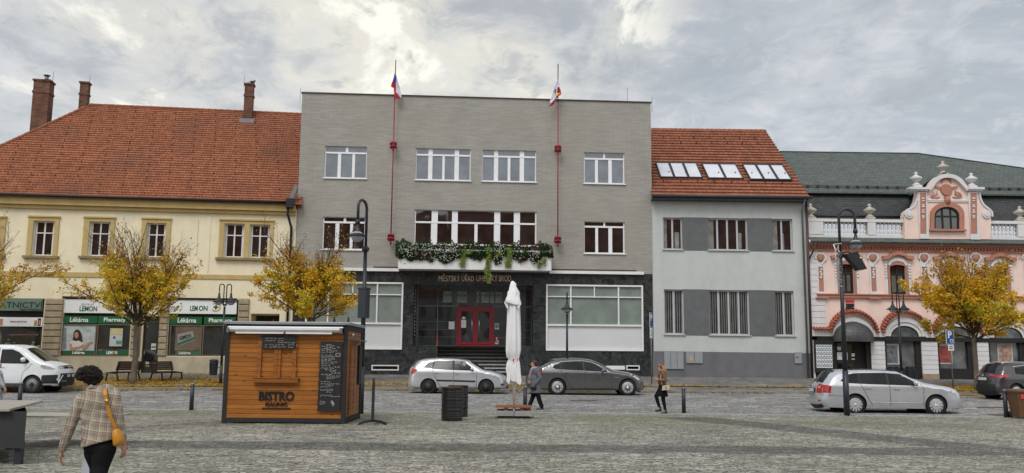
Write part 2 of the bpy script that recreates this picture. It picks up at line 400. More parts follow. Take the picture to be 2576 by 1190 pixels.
M['slate_g'] = brick_mat('green_grey_slates', (.105, .125, .11), (.075, .09, .08), (.03, .035, .032), .30, .15, .01, bump=.6, var=.15, vscale=1.5, rough=.7)
M['slate_d'] = brick_mat('shade_dark_slates', (.045, .048, .052), (.022, .024, .026), (.008, .008, .009), .26, .16, .01, bump=.7, var=.2, vscale=1.5, rough=.45)  # slate colour darkened to carry the shadow band under the bank's upper roof
M['chim'] = brick_mat('chimney_brick', (.21, .075, .04), (.10, .035, .024), (.10, .08, .06), .27, .085, .012, bump=.6, var=.35, vscale=2, rough=.9)
M['rustic'] = mat('rusticated_stone', (.36, .30, .205), .95, var=.2, scale=5, dirt=.25, bump=.6, bscale=25)
# ------------------------------------------------------------------ ground
def sett_mat(name, c1, c2, mortar, bw, rh, moss=.0, bands=False, wave=.16, per=1.7, dark=0, ms=.012):
 m, nt, b = new_mat(name); L = nt.links
 def Mx(op, a, b_=None):
  n = nn(nt, 'ShaderNodeMath', operation=op)
  for i, x in enumerate((a, b_)):
   if x is None: continue
   if isinstance(x, (int, float)): n.inputs[i].default_value = x
   else: L.new(x, n.inputs[i])
  return n.outputs[0]
 tc = nn(nt, 'ShaderNodeTexCoord'); s = nn(nt, 'ShaderNodeSeparateXYZ'); L.new(tc.outputs['Object'], s.inputs[0])
 nz = nn(nt, 'ShaderNodeTexNoise', inp={'Scale': .8, 'Detail': 4}); L.new(tc.outputs['Object'], nz.inputs['Vector'])
 nzf = nn(nt, 'ShaderNodeTexNoise', inp={'Scale': 6, 'Detail': 2}); L.new(tc.outputs['Object'], nzf.inputs['Vector'])
 w = Mx('MULTIPLY', Mx('ABSOLUTE', Mx('SINE', Mx('MULTIPLY', s.outputs[0], pi / per))), wave)
 y = Mx('ADD', Mx('ADD', s.outputs[1], w), Mx('ADD', Mx('MULTIPLY', nz.outputs[0], .5), Mx('MULTIPLY', nzf.outputs[0], .07)))
 nzx = nn(nt, 'ShaderNodeTexNoise', inp={'Scale': 2.6, 'Detail': 2}); L.new(tc.outputs['Object'], nzx.inputs['Vector'])
 x = Mx('ADD', s.outputs[0], Mx('ADD', Mx('MULTIPLY', nzf.outputs[0], .16), Mx('ADD', Mx('MULTIPLY', nzx.outputs[0], .9), Mx('MULTIPLY', nz.outputs[0], 1.6))))
 c = nn(nt, 'ShaderNodeCombineXYZ'); L.new(x, c.inputs[0]); L.new(y, c.inputs[1])
 br = nn(nt, 'ShaderNodeTexBrick', inp={'Color1': rgba(c1), 'Color2': rgba(c2), 'Mortar': rgba(mortar), 'Scale': 1, 'Mortar Size': ms, 'Mortar Smooth': .35, 'Brick Width': bw, 'Row Height': rh}, offset=.5)
 L.new(c.outputs[0], br.inputs['Vector'])
 n1 = nn(nt, 'ShaderNodeTexNoise', inp={'Scale': .35, 'Detail': 9, 'Roughness': .7}); L.new(tc.outputs['Object'], n1.inputs['Vector'])
 r = nn(nt, 'ShaderNodeMapRange', inp={'From Min': .3, 'From Max': .7, 'To Min': .66, 'To Max': 1.26}); L.new(n1.outputs[0], r.inputs[0])
 n1b = nn(nt, 'ShaderNodeTexNoise', inp={'Scale': 9, 'Detail': 3, 'Roughness': .7}); L.new(tc.outputs['Object'], n1b.inputs['Vector'])
 rb = nn(nt, 'ShaderNodeMapRange', inp={'From Min': .3, 'From Max': .7, 'To Min': .5, 'To Max': 1.5}); L.new(n1b.outputs[0], rb.inputs[0])
 mx = nn(nt, 'ShaderNodeVectorMath', operation='SCALE'); L.new(br.outputs['Color'], mx.inputs[0]); L.new(Mx('MULTIPLY', r.outputs[0], rb.outputs[0]), mx.inputs['Scale'])
 out = mx.outputs[0]
 n9 = nn(nt, 'ShaderNodeTexNoise', inp={'Scale': 2.2, 'Detail': 6, 'Roughness': .75}); L.new(tc.outputs['Object'], n9.inputs['Vector']); r9 = nn(nt, 'ShaderNodeMapRange', inp={'From Min': .32, 'From Max': .68, 'To Min': .58, 'To Max': 1.38}); L.new(n9.outputs[0], r9.inputs[0])
 m9 = nn(nt, 'ShaderNodeVectorMath', operation='SCALE'); L.new(out, m9.inputs[0]); L.new(r9.outputs[0], m9.inputs['Scale']); out = m9.outputs[0]
 def mix(f, a, colr, mode='MIX'):
  n = nn(nt, 'ShaderNodeMixRGB', blend_type=mode); L.new(f, n.inputs[0]); L.new(a, n.inputs[1]); n.inputs[2].default_value = rgba(colr); return n.outputs[0]
 def sm(v, a, b_, c_=0, d=1):
  n = nn(nt, 'ShaderNodeMapRange', inp={'From Min': a, 'From Max': b_, 'To Min': c_, 'To Max': d}); n.interpolation_type = 'SMOOTHSTEP'; L.new(v, n.inputs[0]); return n.outputs[0]
 if moss:
  n2 = nn(nt, 'ShaderNodeTexNoise', inp={'Scale': .22, 'Detail': 7, 'Roughness': .65}); L.new(tc.outputs['Object'], n2.inputs['Vector'])
  near = Mx('MULTIPLY', sm(s.outputs[1], 21, 25), sm(s.outputs[1], 28.3, 26.5))
  f = Mx('MULTIPLY', Mx('ADD', Mx('MULTIPLY', sm(n2.outputs[0], .4, .65), .35), Mx('MULTIPLY', near, sm(n2.outputs[0], .38, .55, 0, .8))), sm(n1b.outputs[0], .3, .62, .2, 1))
  out = mix(Mx('MULTIPLY', f, moss), out, (.125, .15, .055))
  j = Mx('MULTIPLY', br.outputs['Fac'], sm(n2.outputs[0], .36, .6, 0, .8)); out = mix(j, out, (.06, .075, .025))
 if bands:
  # bands of larger dark setts: one across, one diagonal, meeting in a lattice
  wob = Mx('MULTIPLY', Mx('SUBTRACT', nz.outputs[0], .5), .5)
  b1 = Mx('ABSOLUTE', Mx('SUBTRACT', Mx('ADD', s.outputs[1], wob), 17.2)); f1 = sm(b1, .95, .55)
  dg = Mx('SUBTRACT', Mx('ADD', Mx('MULTIPLY', s.outputs[1], .47), Mx('ADD', s.outputs[0], wob)), 17.75)
  f2 = Mx('MULTIPLY', sm(Mx('ABSOLUTE', dg), 1.1, .6), sm(s.outputs[1], 27.2, 26.5))
  dg2 = Mx('SUBTRACT', Mx('ADD', Mx('MULTIPLY', s.outputs[1], -.62), Mx('ADD', s.outputs[0], wob)), -21.5)
  f3 = Mx('MULTIPLY', sm(Mx('ABSOLUTE', dg2), 1.0, .6), Mx('MULTIPLY', sm(s.outputs[1], 25.5, 25), .7))
  f = Mx('MAXIMUM', Mx('MAXIMUM', f1, f2), f3)
  out = mix(Mx('MULTIPLY', f, .9), out, (.42, .43, .45), 'MULTIPLY')
 L.new(out, b.inputs['Base Color']); b.inputs['Roughness'].default_value = .72
 hh = Mx('ADD', Mx('MULTIPLY', br.outputs['Fac'], -1), Mx('MULTIPLY', n1b.outputs[0], .6))
 bp = nn(nt, 'ShaderNodeBump', inp={'Strength': 1, 'Distance': .035}); L.new(hh, bp.inputs['Height']); L.new(bp.outputs[0], b.inputs['Normal'])
 return m
M['setts'] = sett_mat('square_setts', (.53, .495, .42), (.26, .245, .21), (.075, .072, .062), .17, .115, moss=.48, bands=True, wave=.10, per=2.3, ms=.016)
M['road'] = sett_mat('road_setts', (.40, .39, .37), (.23, .226, .216), (.06, .06, .06), .19, .17, moss=0, wave=.35, per=1.5, ms=.014)
M['pave'] = sett_mat('pavement_slabs', (.235, .225, .205), (.17, .16, .15), (.09, .085, .08), .25, .25, moss=0, wave=0)
def sheet(name, xs, rows, m, kind='structure'):
 """rows: list of functions x -> (y, z)"""
 mb = MB(); n = len(xs); vs = []
 for r in rows:
  for x in xs: y, z = r(x); vs.append((x, y, z))
 fs = [(i * n + j, i * n + j + 1, (i + 1) * n + j + 1, (i + 1) * n + j) for i in range(len(rows) - 1) for j in range(n - 1)]
 mb.add(vs, fs); o = mb.build(name, m); o['kind'] = kind; return o
m_far = mat('far_ground', (.16, .155, .14), .95, var=.2, scale=.1)
g = MB(); g.add([(-900, -900, -.35), (900, -900, -.35), (900, 900, -.35), (-900, 900, -.35)], [(0, 1, 2, 3)]); o = g.build('ground', m_far); o['kind'] = 'structure'
XS = [-70, -45, -30, -24, -18, -15, -12, -9, -6, -4, -2, 3, 8, 20, 30, 45, 70]
o = sheet('square_paving', XS, [lambda x: (-60, 0), lambda x: (0, 0), lambda x: (28.3, 0)], M['setts'])
o = sheet('near_kerb', XS, [lambda x: (28.3, -.02), lambda x: (28.3, .012), lambda x: (28.6, .012), lambda x: (28.62, -.06)], M['granite_w'])
o = sheet('road', XS, [lambda x: (28.62, gz(x, 28.62)), lambda x: (kerbY(x), gz(x, kerbY(x) - .001))], M['road'])
M['kerb2'] = mat('grey_kerb', (.22, .215, .20), .9, var=.2, scale=3)
o = sheet('far_kerb', XS, [lambda x: (kerbY(x), .1), lambda x: (kerbY(x), .303), lambda x: (kerbY(x) + .22, .313)], M['kerb2'])
o = sheet('pavement', XS, [lambda x: (kerbY(x) + .22, .310), lambda x: (wallY(x), gz(x, wallY(x))), lambda x: (wallY(x) + 6, gz(x, wallY(x)))], M['pave'])
# second, inner kerb line of the pavement (a raised strip where the leaves gather)
o = sheet('pavement_edge_strip', XS[8:], [lambda x: (kerbY(x) + 2.0, gz(x, kerbY(x) + 2.0) + .004), lambda x: (kerbY(x) + 2.0, gz(x, kerbY(x) + 2.0) + .05), lambda x: (kerbY(x) + 2.2, gz(x, kerbY(x) + 2.2) + .05), lambda x: (kerbY(x) + 2.2, gz(x, kerbY(x) + 2.2) + .004)], M['kerb2'])
# painted dashes on the setts (real, a few mm thick)
mk = MB(); rr = random.Random(3)
def dash(mb, x0, x1, yc, w):
 for a, b in ((x0, x1),):
  mb.add([(a, yc - w / 2, gz(a, yc) + .006), (b, yc - w / 2, gz(b, yc) + .006), (b, yc + w / 2, gz(b, yc + w) + .006), (a, yc + w / 2, gz(a, yc + w) + .006)], [(0, 1, 2, 3)])
x = -26
while x < 26:
 dash(mk, x, x + .56 + rr.uniform(-.04, .04), 33.0 - (.0 if x > -6 else (-6 - x) * .06), .17); x += 1.15
x = -5.5
while x < 22:
 dash(mk, x, x + .8 + rr.uniform(-.05, .05), 38.9, .13); x += 1.45
x = -22
while x < -6:
 dash(mk, x, x + .8, 37.9 - (-6 - x) * .22, .12); x += 1.5
o = mk.build('road_markings', mat('worn_road_paint', (.66, .66, .64), .8, var=.25, scale=9)); o['kind'] = 'structure'
# parking bay lines and red patches at the right
mk = MB()
for a, b in (((20.2, 33.2), (22.0, 29.4)), ((24.0, 34.5), (25.6, 31.2))):
 ax_, ay = a; bx_, by = b; mk.add([(ax_, ay, gz(ax_, ay) + .007), (ax_ + .22, ay, gz(ax_, ay) + .007), (bx_ + .22, by, gz(bx_, by) + .007), (bx_, by, gz(bx_, by) + .007)], [(0, 1, 2, 3)])
mk.add([(18.3, 31.2, gz(18, 31.2) + .012), (25, 31.2, gz(25, 31.2) + .012), (25, 31.34, gz(25, 31.34) + .012), (18.3, 31.34, gz(18, 31.34) + .012)], [(0, 1, 2, 3)])
o = mk.build('bay_line', MATS['worn_road_paint']); o['kind'] = 'structure'
mk = MB()
for cx_, cy_, rx_, ry_ in ((17.0, 29.9, 1.1, .55), (18.2, 33.6, .8, .35), (2.9, 35.6, .55, .30)):
 vs = [(cx_ + rx_ * (1 + .15 * sin(3 * t)) * cos(t), cy_ + ry_ * sin(t), 0) for t in [2 * pi * i / 14 for i in range(14)]]
 mk.add([(x_, y_, gz(x_, y_) + .010) for x_, y_, _ in vs], [tuple(range(14))])
o = mk.build('road_patch', mat('reddish_patch', (.10, .062, .056), .9, var=.3, scale=6)); o['kind'] = 'structure'
mk = MB(); mk.box(-1.2, -.25, 26.35, 26.95, .002, .012)
# ------------------------------------------------------------------ left: cream house with the red tiled roof
LH = Facade(-12.04, 49.07, .156, .006)
def unroof(fc, px, py, d): return fc.uz(px, py, d)
def root_for(fc, name, label, cat):
 return empty(name, fc.O, fc.a, label, cat)
lh = root_for(LH, 'cream_house', 'long cream rendered house with a steep red tiled roof and pharmacy shopfronts', 'house')
Lr = LH.rect
# window openings (x0,x1,y0,y1 measured on the print)
LW = [(-62, -12, 554, 642), (82, 136, 555.8, 643), (223, 277, 558, 644), (367, 417, 561, 647), (563, 614, 562.6, 647.5), (627, 679, 565, 648.5)]
wh = [Lr(*w) + (.22,) for w in LW]
uL = LH.u(-300, 700); uR = -.02
zb = .2; zt = LH.z(600, 522)
shopz0, shopz1 = LH.z(300, 896), LH.z(300, 751)
S1 = Lr(-140, 107, 749.5, 896); S2 = Lr(157, 329, 751, 896.5); DR = Lr(357, 400, 795, 939); S3 = Lr(424, 597, 753, 896); PS = Lr(627, 700, 789, 941)
DR = (DR[0], DR[1], .80, DR[3]); PS = (PS[0], PS[1], .80, PS[3])
mb = MB(); holes_wall(mb, uL, uR, zb, zt, wh + [S1 + (.3,), S2 + (.3,), DR + (.5,), S3 + (.3,), PS + (2.5,)], 0, .22)
mb.add([(uR, 0, zb), (uR, 10, zb), (uR, 10, zt), (uR, 0, zt)], [(0, 1, 2, 3)])
mb.add([(uL, 0, zb), (uL, 10, zb), (uL, 10, zt), (uL, 0, zt)], [(3, 2, 1, 0)])
wall = mb.build('wall', M['cream'], lh, LH.k)
# plinth with hollows for doors
mb = MB(); pz = shopz0 - .02
edges = [uL, DR[0], DR[1], PS[0], PS[1], uR - .02]
for a, b in ((uL, DR[0]), (DR[1], PS[0]), (PS[1], uR - .02)): mb.box(a, b, -.05, .0, .25, pz)
mb.build('plinth', M['plinth'], lh, LH.k)
# cornice and belt
mb = MB(); z0, z1 = LH.z(400, 533), LH.z(400, 512)
mb.box(uL, uR - .05, -.18, .0, z0, lerp(z0, z1, .4)); mb.box(uL, uR - .05, -.34, .0, lerp(z0, z1, .4) + .002, z1 + .12)
mb.build('cornice', M['ochre'], lh, LH.k)
mb = MB(); mb.box(uL, uR - .05, -.05, 0, *sorted((LH.z(300, 698.5), LH.z(300, 687)))); mb.build('belt_course', M['ochre'], lh, LH.k)
mb = MB(); mb.tube([(uL, -.52, z1 + .18), (uR - .2, -.52, z1 + .18)], .085, 8); mb.build('gutter', M['gutter'], lh, LH.k)
# roof
RD = 6.6
ridR = LH.uz(745, 287, RD); ridL = LH.uz(228, 264, RD); eaveL = LH.uz(-264, 494, -.45)
ze = LH.z(400, 509, -.45)
ev = (uR - .15, -.5, ze); 
A = Vector((eaveL[0], -.5, ze)); B = Vector((.25, -.5, ze)); Cc = Vector((.25, RD, ridL[1])); D = Vector((ridL[0], RD, ridL[1]))
nrow = 42; mb = MB()
for i in range(nrow):
 t0, t1 = i / nrow, (i + 1) / nrow
 off = Vector((0, -.022, .035))
 kick = lambda t: Vector((0, 0, .35 * max(0, (.18 - t)) ** 1.0 * 1.3))
 a0 = A.lerp(D, t0) + kick(t0); b0 = B.lerp(Cc, t0) + kick(t0); a1 = A.lerp(D, t1) + kick(t1); b1 = B.lerp(Cc, t1) + kick(t1)
 # scalloped lower edge of each course
 n = int((b0.x - a0.x) / .19) if i % 1 == 0 else 1
 vs = []; fs = []
 for k in range(n * 2 + 1):
  s = k / (n * 2); lo = a0.lerp(b0, s) + off; hi = a1.lerp(b1, s)
  lo = lo + (a1 - a0).normalized() * (.035 if k % 2 == 0 else -.02)
  vs += [lo, hi, lo - off * 1.1]
 for k in range(n * 2): o_ = k * 3; fs += [(o_, o_ + 3, o_ + 4, o_ + 1), (o_, o_ + 2, o_ + 5, o_ + 3)]
 mb.add(vs, fs)
# far side and hip side
E = Vector((.25, 13.7, ze)); Fp = Vector((A.x, 13.7, ze))
mb.add([A, D, Fp], [(0, 1, 2)]); mb.add([D, Cc, E, Fp], [(0, 1, 2, 3)]); mb.add([B, Cc, E], [(0, 1, 2)])
roof = mb.build('roof', M['tile_red'], lh, LH.k)
mb = MB()
def ridge_tiles(mb, a, b, step=.38, r=.11):
 d = b - a; n = int(d.length / step)
 for i in range(n):
  p = a + d * (i / n); q = a + d * ((i + 1.12) / n); mb.tube([p, q], [r, r * .82], 8, False)
ridge_tiles(mb, D, Cc); ridge_tiles(mb, A, D)
mb.build('ridge', M['tile_red'], roof, LH.k)
# snow hooks on the slope
mb = MB()
for i in range(3, 40, 3):
 t = i / nrow; a0 = A.lerp(D, t); b0 = B.lerp(Cc, t); x = a0.x + (.6 if i % 2 else 0) + .3
 while x < b0.x: mb.box(x - .02, x + .02, a0.y - .07, a0.y - .02, a0.z + .04, a0.z + .10); x += 1.2
mb.build('snow_hook', M['blackm'], roof, LH.k)['kind'] = 'stuff'
def chimney(x0, x1, ytop, ybase, d, steel=False):
 a, _ = LH.uz(x0, ytop + 30, d); b, _ = LH.uz(x1, ytop + 30, d); zt_ = LH.z((x0 + x1) / 2, ytop, d)
 w = b - a; dd = w * .8; zb_ = LH.z((x0 + x1) / 2, ybase, d) - 1.5
 mb = MB(); mb.box(a + .06, b - .06, d, d + dd, zb_, zt_ - .1)
 mb.box(a + .02, b - .02, d - .04, d + dd + .04, zt_ - .85, zt_ - .72); mb.box(a, b, d - .06, d + dd + .06, zt_ - .1, zt_); 
 o = mb.build('chimney', M['chim'], roof, LH.k)
 return a, b, zt_
a, b, zz = chimney(80, 126, 199, 330, 5.2)
mb = MB(); mb.tube([(lerp(a, b, .62), 5.6, zz), (lerp(a, b, .62), 5.6, zz + .32)], .11, 10); mb.tube([(lerp(a, b, .62), 5.6, zz + .34), (lerp(a, b, .62), 5.6, zz + .38)], .2, 10); mb.build('flue_cap', M['zinc'], roof, LH.k)
chimney(197, 223, 205, 270, 6.3); a, b, zz = chimney(612, 639, 209, 292, 5.9)
mb = MB(); mb.box(a - .12, b + .12, 5.62, 5.9, ridL[1] - .95, ridL[1] - .7); mb.build('flashing', M['zinc'], roof, LH.k)
mb = MB()
for px, pt, pb, d in ((135, 180, 199, 5.4), (227, 190, 205, 6.4), (615, 192, 209, 6.1)):
 p = LH.uz(px, pt, d); q = LH.uz(px, pb + 10, d); mb.tube([(p[0], d, q[1]), (p[0], d, p[1])], .012, 4)
mb.build('lightning_rod', M['gutter'], roof, LH.k)
# pigeon-like finial not built as a part: a bird of its own stands on the chimney (see below)
# windows
def casement(parent, fc, r, y, fm, gm, cols, rows, fw_=.06, mw=.05, dep=.06, name='window', toplight=None, yg=None, midw=None, sill=None, sillm=None):
 """cols/rows: inner division positions 0..1"""
 a, b, c, d = r; mb = MB(); frame_rect(mb, a, b, c, d, fw_, y, y + dep)
 for t in cols:
  w = mw
  if isinstance(t, tuple): t, w = t
  x = lerp(a, b, t); mb.box(x - w / 2, x + w / 2, y - .003, y + dep, c + fw_, d - fw_)
 for t in rows:
  z = lerp(c, d, t); mb.box(a + fw_, b - fw_, y - .006, y + dep - .003, z - mw / 2, z + mw / 2)
 w = mb.build(name, fm, parent, fc.k)
 g = MB(); g.add([(a + .01, y + .035, c + .01), (b - .01, y + .035, c + .01), (b - .01, y + .035, d - .01), (a + .01, y + .035, d - .01)], [(0, 1, 2, 3)]); g.build('pane', gm, w, fc.k)
 if sill:
  s = MB(); s.box(a - sill, b + sill, -.09, y, c - .05, c - .002); s.build('sill', sillm or fm, w, fc.k)
 return w
for i, r in enumerate(wh):
 r4 = r[:4]; w = casement(lh, LH, r4, .14, M['oldwhite'], M['glass_r'], [(.5, .075)], [.66], .07, .06)
 if True:
  mb = MB(); a, b, c, d = r4  # white curtains seen inside the panes edges (lighter strips)
  mb.box(a + .08, a + .15, .165, .172, c + .08, d - .08); mb.box(b - .15, b - .08, .165, .172, c + .08, d - .08); mb.build('curtain', M['oldwhite'], w, LH.k)
def surround(parent, fc, outer, inner_list, m, sill=True):
 oa, ob, oc, od = outer; mb = MB(); holes_wall(mb, oa, ob, oc, od, [h[:4] + (.05,) for h in inner_list], -.07, .08)
 mb.add([(oa, -.07, oc), (oa, 0, oc), (oa, 0, od), (oa, -.07, od)], [(0, 1, 2, 3)]); mb.add([(ob, -.07, oc), (ob, 0, oc), (ob, 0, od), (ob, -.07, od)], [(0, 1, 2, 3)])
 mb.add([(oa, -.07, od), (oa, 0, od), (ob, 0, od), (ob, -.07, od)], [(0, 1, 2, 3)])
 mb.box(oa - .04, ob + .04, -.13, 0, od - .0, od + .08)
 s = mb.build('window_surround', m, parent, fc.k)
 if sill:
  mb = MB(); mb.box(oa - .12, ob + .12, -.2, 0, oc - .13, oc - .002); mb.build('sill', M['ochre_d'], s, fc.k)
for x0, x1, y0, y1, ids in ((-75, 12.5, 547, 645, [0]), (69, 147, 547, 645.5, [1]), (209, 287, 549, 647, [2]), (355, 428, 552, 650, [3]), (551, 687, 556, 651.5, [4, 5])):
 o_ = Lr(x0, x1, y0, y1); inn = [wh[i] for i in ids]
 o_ = (o_[0], o_[1], min(i[2] for i in inn) - .02, o_[3]); surround(lh, LH, o_, inn, M['ochre'])
# vertical fillet and thin lesene between the windows
mb = MB(); a, b, c, d = Lr(491, 497, 552, 640); mb.box(a, b, -.04, 0, c, d); mb.build('fillet', M['cream'], lh, LH.k)
mb = MB(); a, b, c, d = Lr(524, 528, 540, 684); mb.box(a, b, -.03, 0, c, d); mb.build('lesene', M['cream'], lh, LH.k)
# rusticated pilasters
def rustic(x0, x1, y0=751, y1=896):
 a, b, c, d = Lr(x0, x1, y0, y1); mb = MB(); n = 9; h = (d - c) / n
 mb.box(a + .02, b - .02, -.06, 0, c, d)
 for i in range(n):
  z = c + i * h; p = [(a, z + .03), (b, z + .03), (b, z + h - .03), (a, z + h - .03)]
  mb.add([(a, -.06, z + .015), (b, -.06, z + .015), (b, -.06, z + h - .015), (a, -.06, z + h - .015), (a + .04, -.13, z + .05), (b - .04, -.13, z + .05), (b - .04, -.13, z + h - .05), (a + .04, -.13, z + h - .05)],
    [(4, 5, 6, 7), (0, 1, 5, 4), (1, 2, 6, 5), (2, 3, 7, 6), (3, 0, 4, 7)])
 mb.build('pilaster', M['rustic'], lh, LH.k)
rustic(110, 156); rustic(331, 356); rustic(401, 423); rustic(598, 625)
mb = MB(); a, b, c, d = Lr(157, 597, 748, 752.5); mb.box(a, b, -.04, 0, c, d); mb.build('lintel', M['gutter'], lh, LH.k)
# shopfronts ------------------------------------------------
def panel(name, r, y0, y1, m, parent):
 mb = MB(); mb.box(r[0], r[1], y0, y1, r[2], r[3]); return mb.build(name, m, parent, LH.k)
def txt(s, x0, x1, y0, y1, y, m, parent, fc=LH, bold=0.0, name='lettering', sp=1.0):
 a, b, c, d = fc.rect(x0, x1, y0, y1); zc_ = (c + d) / 2
 return text(name, s, b - a, d - c, m, parent, ((a + b) / 2, y, zc_), shear=fc.k, bold=bold, spacing=sp)
m_sgrn = mat('sage_sign', (.13, .21, .165), .5, var=.08)
m_dfr = mat('dark_brown_frame', (.02, .014, .012), .5)
m_txt_d = mat('dark_letter', (.014, .018, .02), .6)
m_skin_p = mat('poster_skin', (.42, .22, .14), .6, var=.1); m_hair_p = mat('poster_hair', (.025, .012, .01), .6); m_pst = mat('poster_backdrop', (.42, .46, .46), .5, var=.25, scale=4)
m_yel = mat('emblem_yellow', (.60, .38, .03), .5); m_lgrn = mat('poster_green', (.03, .14, .06), .5)
def fronts(S, name='shop_window'):
 a, b, c, d = S; mb = MB(); mb.add([(a, .28, c), (b, .28, c), (b, .28, d), (a, .28, d)], [(0, 1, 2, 3)]); return mb.build(name, m_dfr, lh, LH.k)
# jeweller
sf = fronts(S1)
pn = panel('sign_board', Lr(-60, 106.5, 750, 781.5), .0, .25, m_sgrn, lh)
txt('ZLATNICTVÍ', -27, 107, 756, 774, -.01, m_txt_d, pn); txt('Hana Miháčková', 50, 105, 775.5, 781, -.01, m_txt_d, pn)
pn = panel('banner', Lr(-40, 107, 798, 821), .0, .05, M['sign_white'], lh)
txt('DETAILY, LAST TO LOVE', 26, 67, 807.5, 811.5, -.008, m_txt_d, pn)
panel('poster_figure', Lr(86, 93, 806, 820), -.006, .0, m_skin_p, pn); panel('poster_figure', Lr(95, 103, 801, 820), -.006, .0, m_hair_p, pn); panel('poster_figure', Lr(97, 102, 806, 817), -.012, -.006, m_skin_p, pn); panel('poster_figure', Lr(-3, 7, 802, 819), -.006, .0, m_skin_p, pn)
w = panel('display_glass', Lr(-60, 106, 822, 895), .08, .10, M['shopglass'], lh)
mb = MB(); rr = random.Random(11)
for i in range(26):
 x = rr.uniform(2, 100); y = rr.uniform(853, 886); a, b, c, d = Lr(x, x + rr.uniform(2, 9), y, y + rr.uniform(2, 8)); mb.box(a, b, .055, .075, c, d)
mb.build('display_tray', mat('display_grey', (.20, .21, .19), .6, var=.5, scale=5), w, LH.k)
mb = MB()
for i in range(40): x = 20 + i * 1.9; a, b, c, d = Lr(x, x + .9, 841 + rr.uniform(-1.5, 1.5), 843.5); mb.box(a, b, .055, .075, c, d)
mb.build('trinket_row', mat('display_pink', (.36, .20, .19), .6, var=.5, scale=9), w, LH.k)['kind'] = 'stuff'
# pharmacy left window
sf = fronts(S2)
white_sign = panel('sign_board', Lr(160, 328, 753.5, 787.5), .02, .2, M['sign_white'], lh)
txt('LÉKÁRNA', 203, 236, 762, 768, .015, mat('pale_grey_letter', (.3, .34, .32), .5), white_sign); txt('LEMON', 200, 244, 770, 783, .013, M['green_sign'], white_sign, bold=.02)
g1_ = panel('sign_board', Lr(160, 245, 795, 813.5), .02, .2, M['green_sign'], lh); txt('Lékárna', 176, 222, 798.5, 810, .013, M['sign_white'], g1_, bold=.02)
g2_ = panel('sign_board', Lr(247, 328, 795.3, 813.8), .02, .2, M['green_sign'], lh); txt('Pharmacy', 261, 316, 799, 812, .013, M['sign_white'], g2_, bold=.02)
m_brass = mat('brown_brass', (.16, .13, .085), .5)
def shop_pane(x0, x1, y0, y1, gm, parent=lh):
 r = Lr(x0, x1, y0, y1); mb = MB(); frame_rect(mb, *r, .05, .03, .12); w = mb.build('window', m_brass, parent, LH.k)
 g = MB(); g.add([(r[0], .09, r[2]), (r[1], .09, r[2]), (r[1], .09, r[3]), (r[0], .09, r[3])], [(0, 1, 2, 3)]); g.build('pane', gm, w, LH.k); return w
w = shop_pane(153.5, 240.5, 815.5, 895.5, M['shopglass'])
panel('poster', Lr(156, 238.5, 818, 882), .075, .085, m_pst, w)
def poly_px(name, pts, y, m, parent, fc=LH, th=.008):
 mb = MB(); q = [fc.uz(px, py) for px, py in pts]; mb.prism(q, y, y + th); return mb.build(name, m, parent, fc.k)
ell = lambda cx_, cy_, rx_, ry_, n=14: [(cx_ + rx_ * cos(2 * pi * i / n), cy_ + ry_ * sin(2 * pi * i / n)) for i in range(n)]
m_blouse = mat('poster_blouse', (.62, .58, .56), .6, var=.12)
poly_px('poster_shelves', [(157, 822), (166, 826), (166, 878), (157, 880)], .068, mat('poster_grey', (.2, .22, .23), .5, var=.4, scale=9), w)
poly_px('poster_hair', [(184, 836), (190, 829), (198, 830), (203, 837), (206, 850), (207, 861), (200, 860), (190, 859), (180, 858), (183, 848)], .068, m_hair_p, w)
poly_px('poster_blouse', [(174, 860), (182, 856), (190, 858), (197, 857), (207, 862), (212, 873), (206, 882), (180, 882), (176, 872)], .060, m_blouse, w)
poly_px('poster_face', ell(191.5, 843, 5.2, 8), .052, m_skin_p, w)
poly_px('poster_arm', [(174, 866), (179, 864), (182, 874), (200, 871), (208, 866), (211, 868), (203, 876), (186, 882), (176, 880)], .045, m_skin_p, w)
poly_px('poster_arm', [(205, 876), (214, 868), (222, 861), (231, 859), (232, 862), (224, 866), (216, 876), (208, 882)], .045, m_skin_p, w)
gp = panel('window_strip', Lr(156, 238.5, 882, 892), .070, .085, M['green_sign'], w); txt('Lékárna', 181, 212, 883.5, 890.5, .064, M['sign_white'], w, bold=.02)
w = shop_pane(242.5, 327, 815.5, 895.5, M['shopglass'])
panel('notice', Lr(275, 307, 826, 871), .075, .085, mat('notice_paper', (.48, .50, .48), .6, var=.2, scale=12), w)
panel('notice', Lr(276, 306, 827, 841), .068, .074, mat('notice_yellow', (.55, .48, .22), .6, var=.2), w)
panel('notice', Lr(291, 305, 857, 866), .068, .074, mat('notice_green', (.08, .25, .14), .6), w); panel('notice', Lr(284, 289, 846, 852), .068, .074, M['blue'], w)
panel('window_strip', Lr(244.5, 325.5, 882, 892), .070, .085, M['green_sign'], w); txt('LEM', 267, 282, 883, 891, .064, M['sign_white'], w, bold=.03); txt('O', 282.7, 287.5, 883, 891, .064, m_yel, w, bold=.03); txt('N', 288.5, 294, 883, 891, .064, M['sign_white'], w, bold=.03)
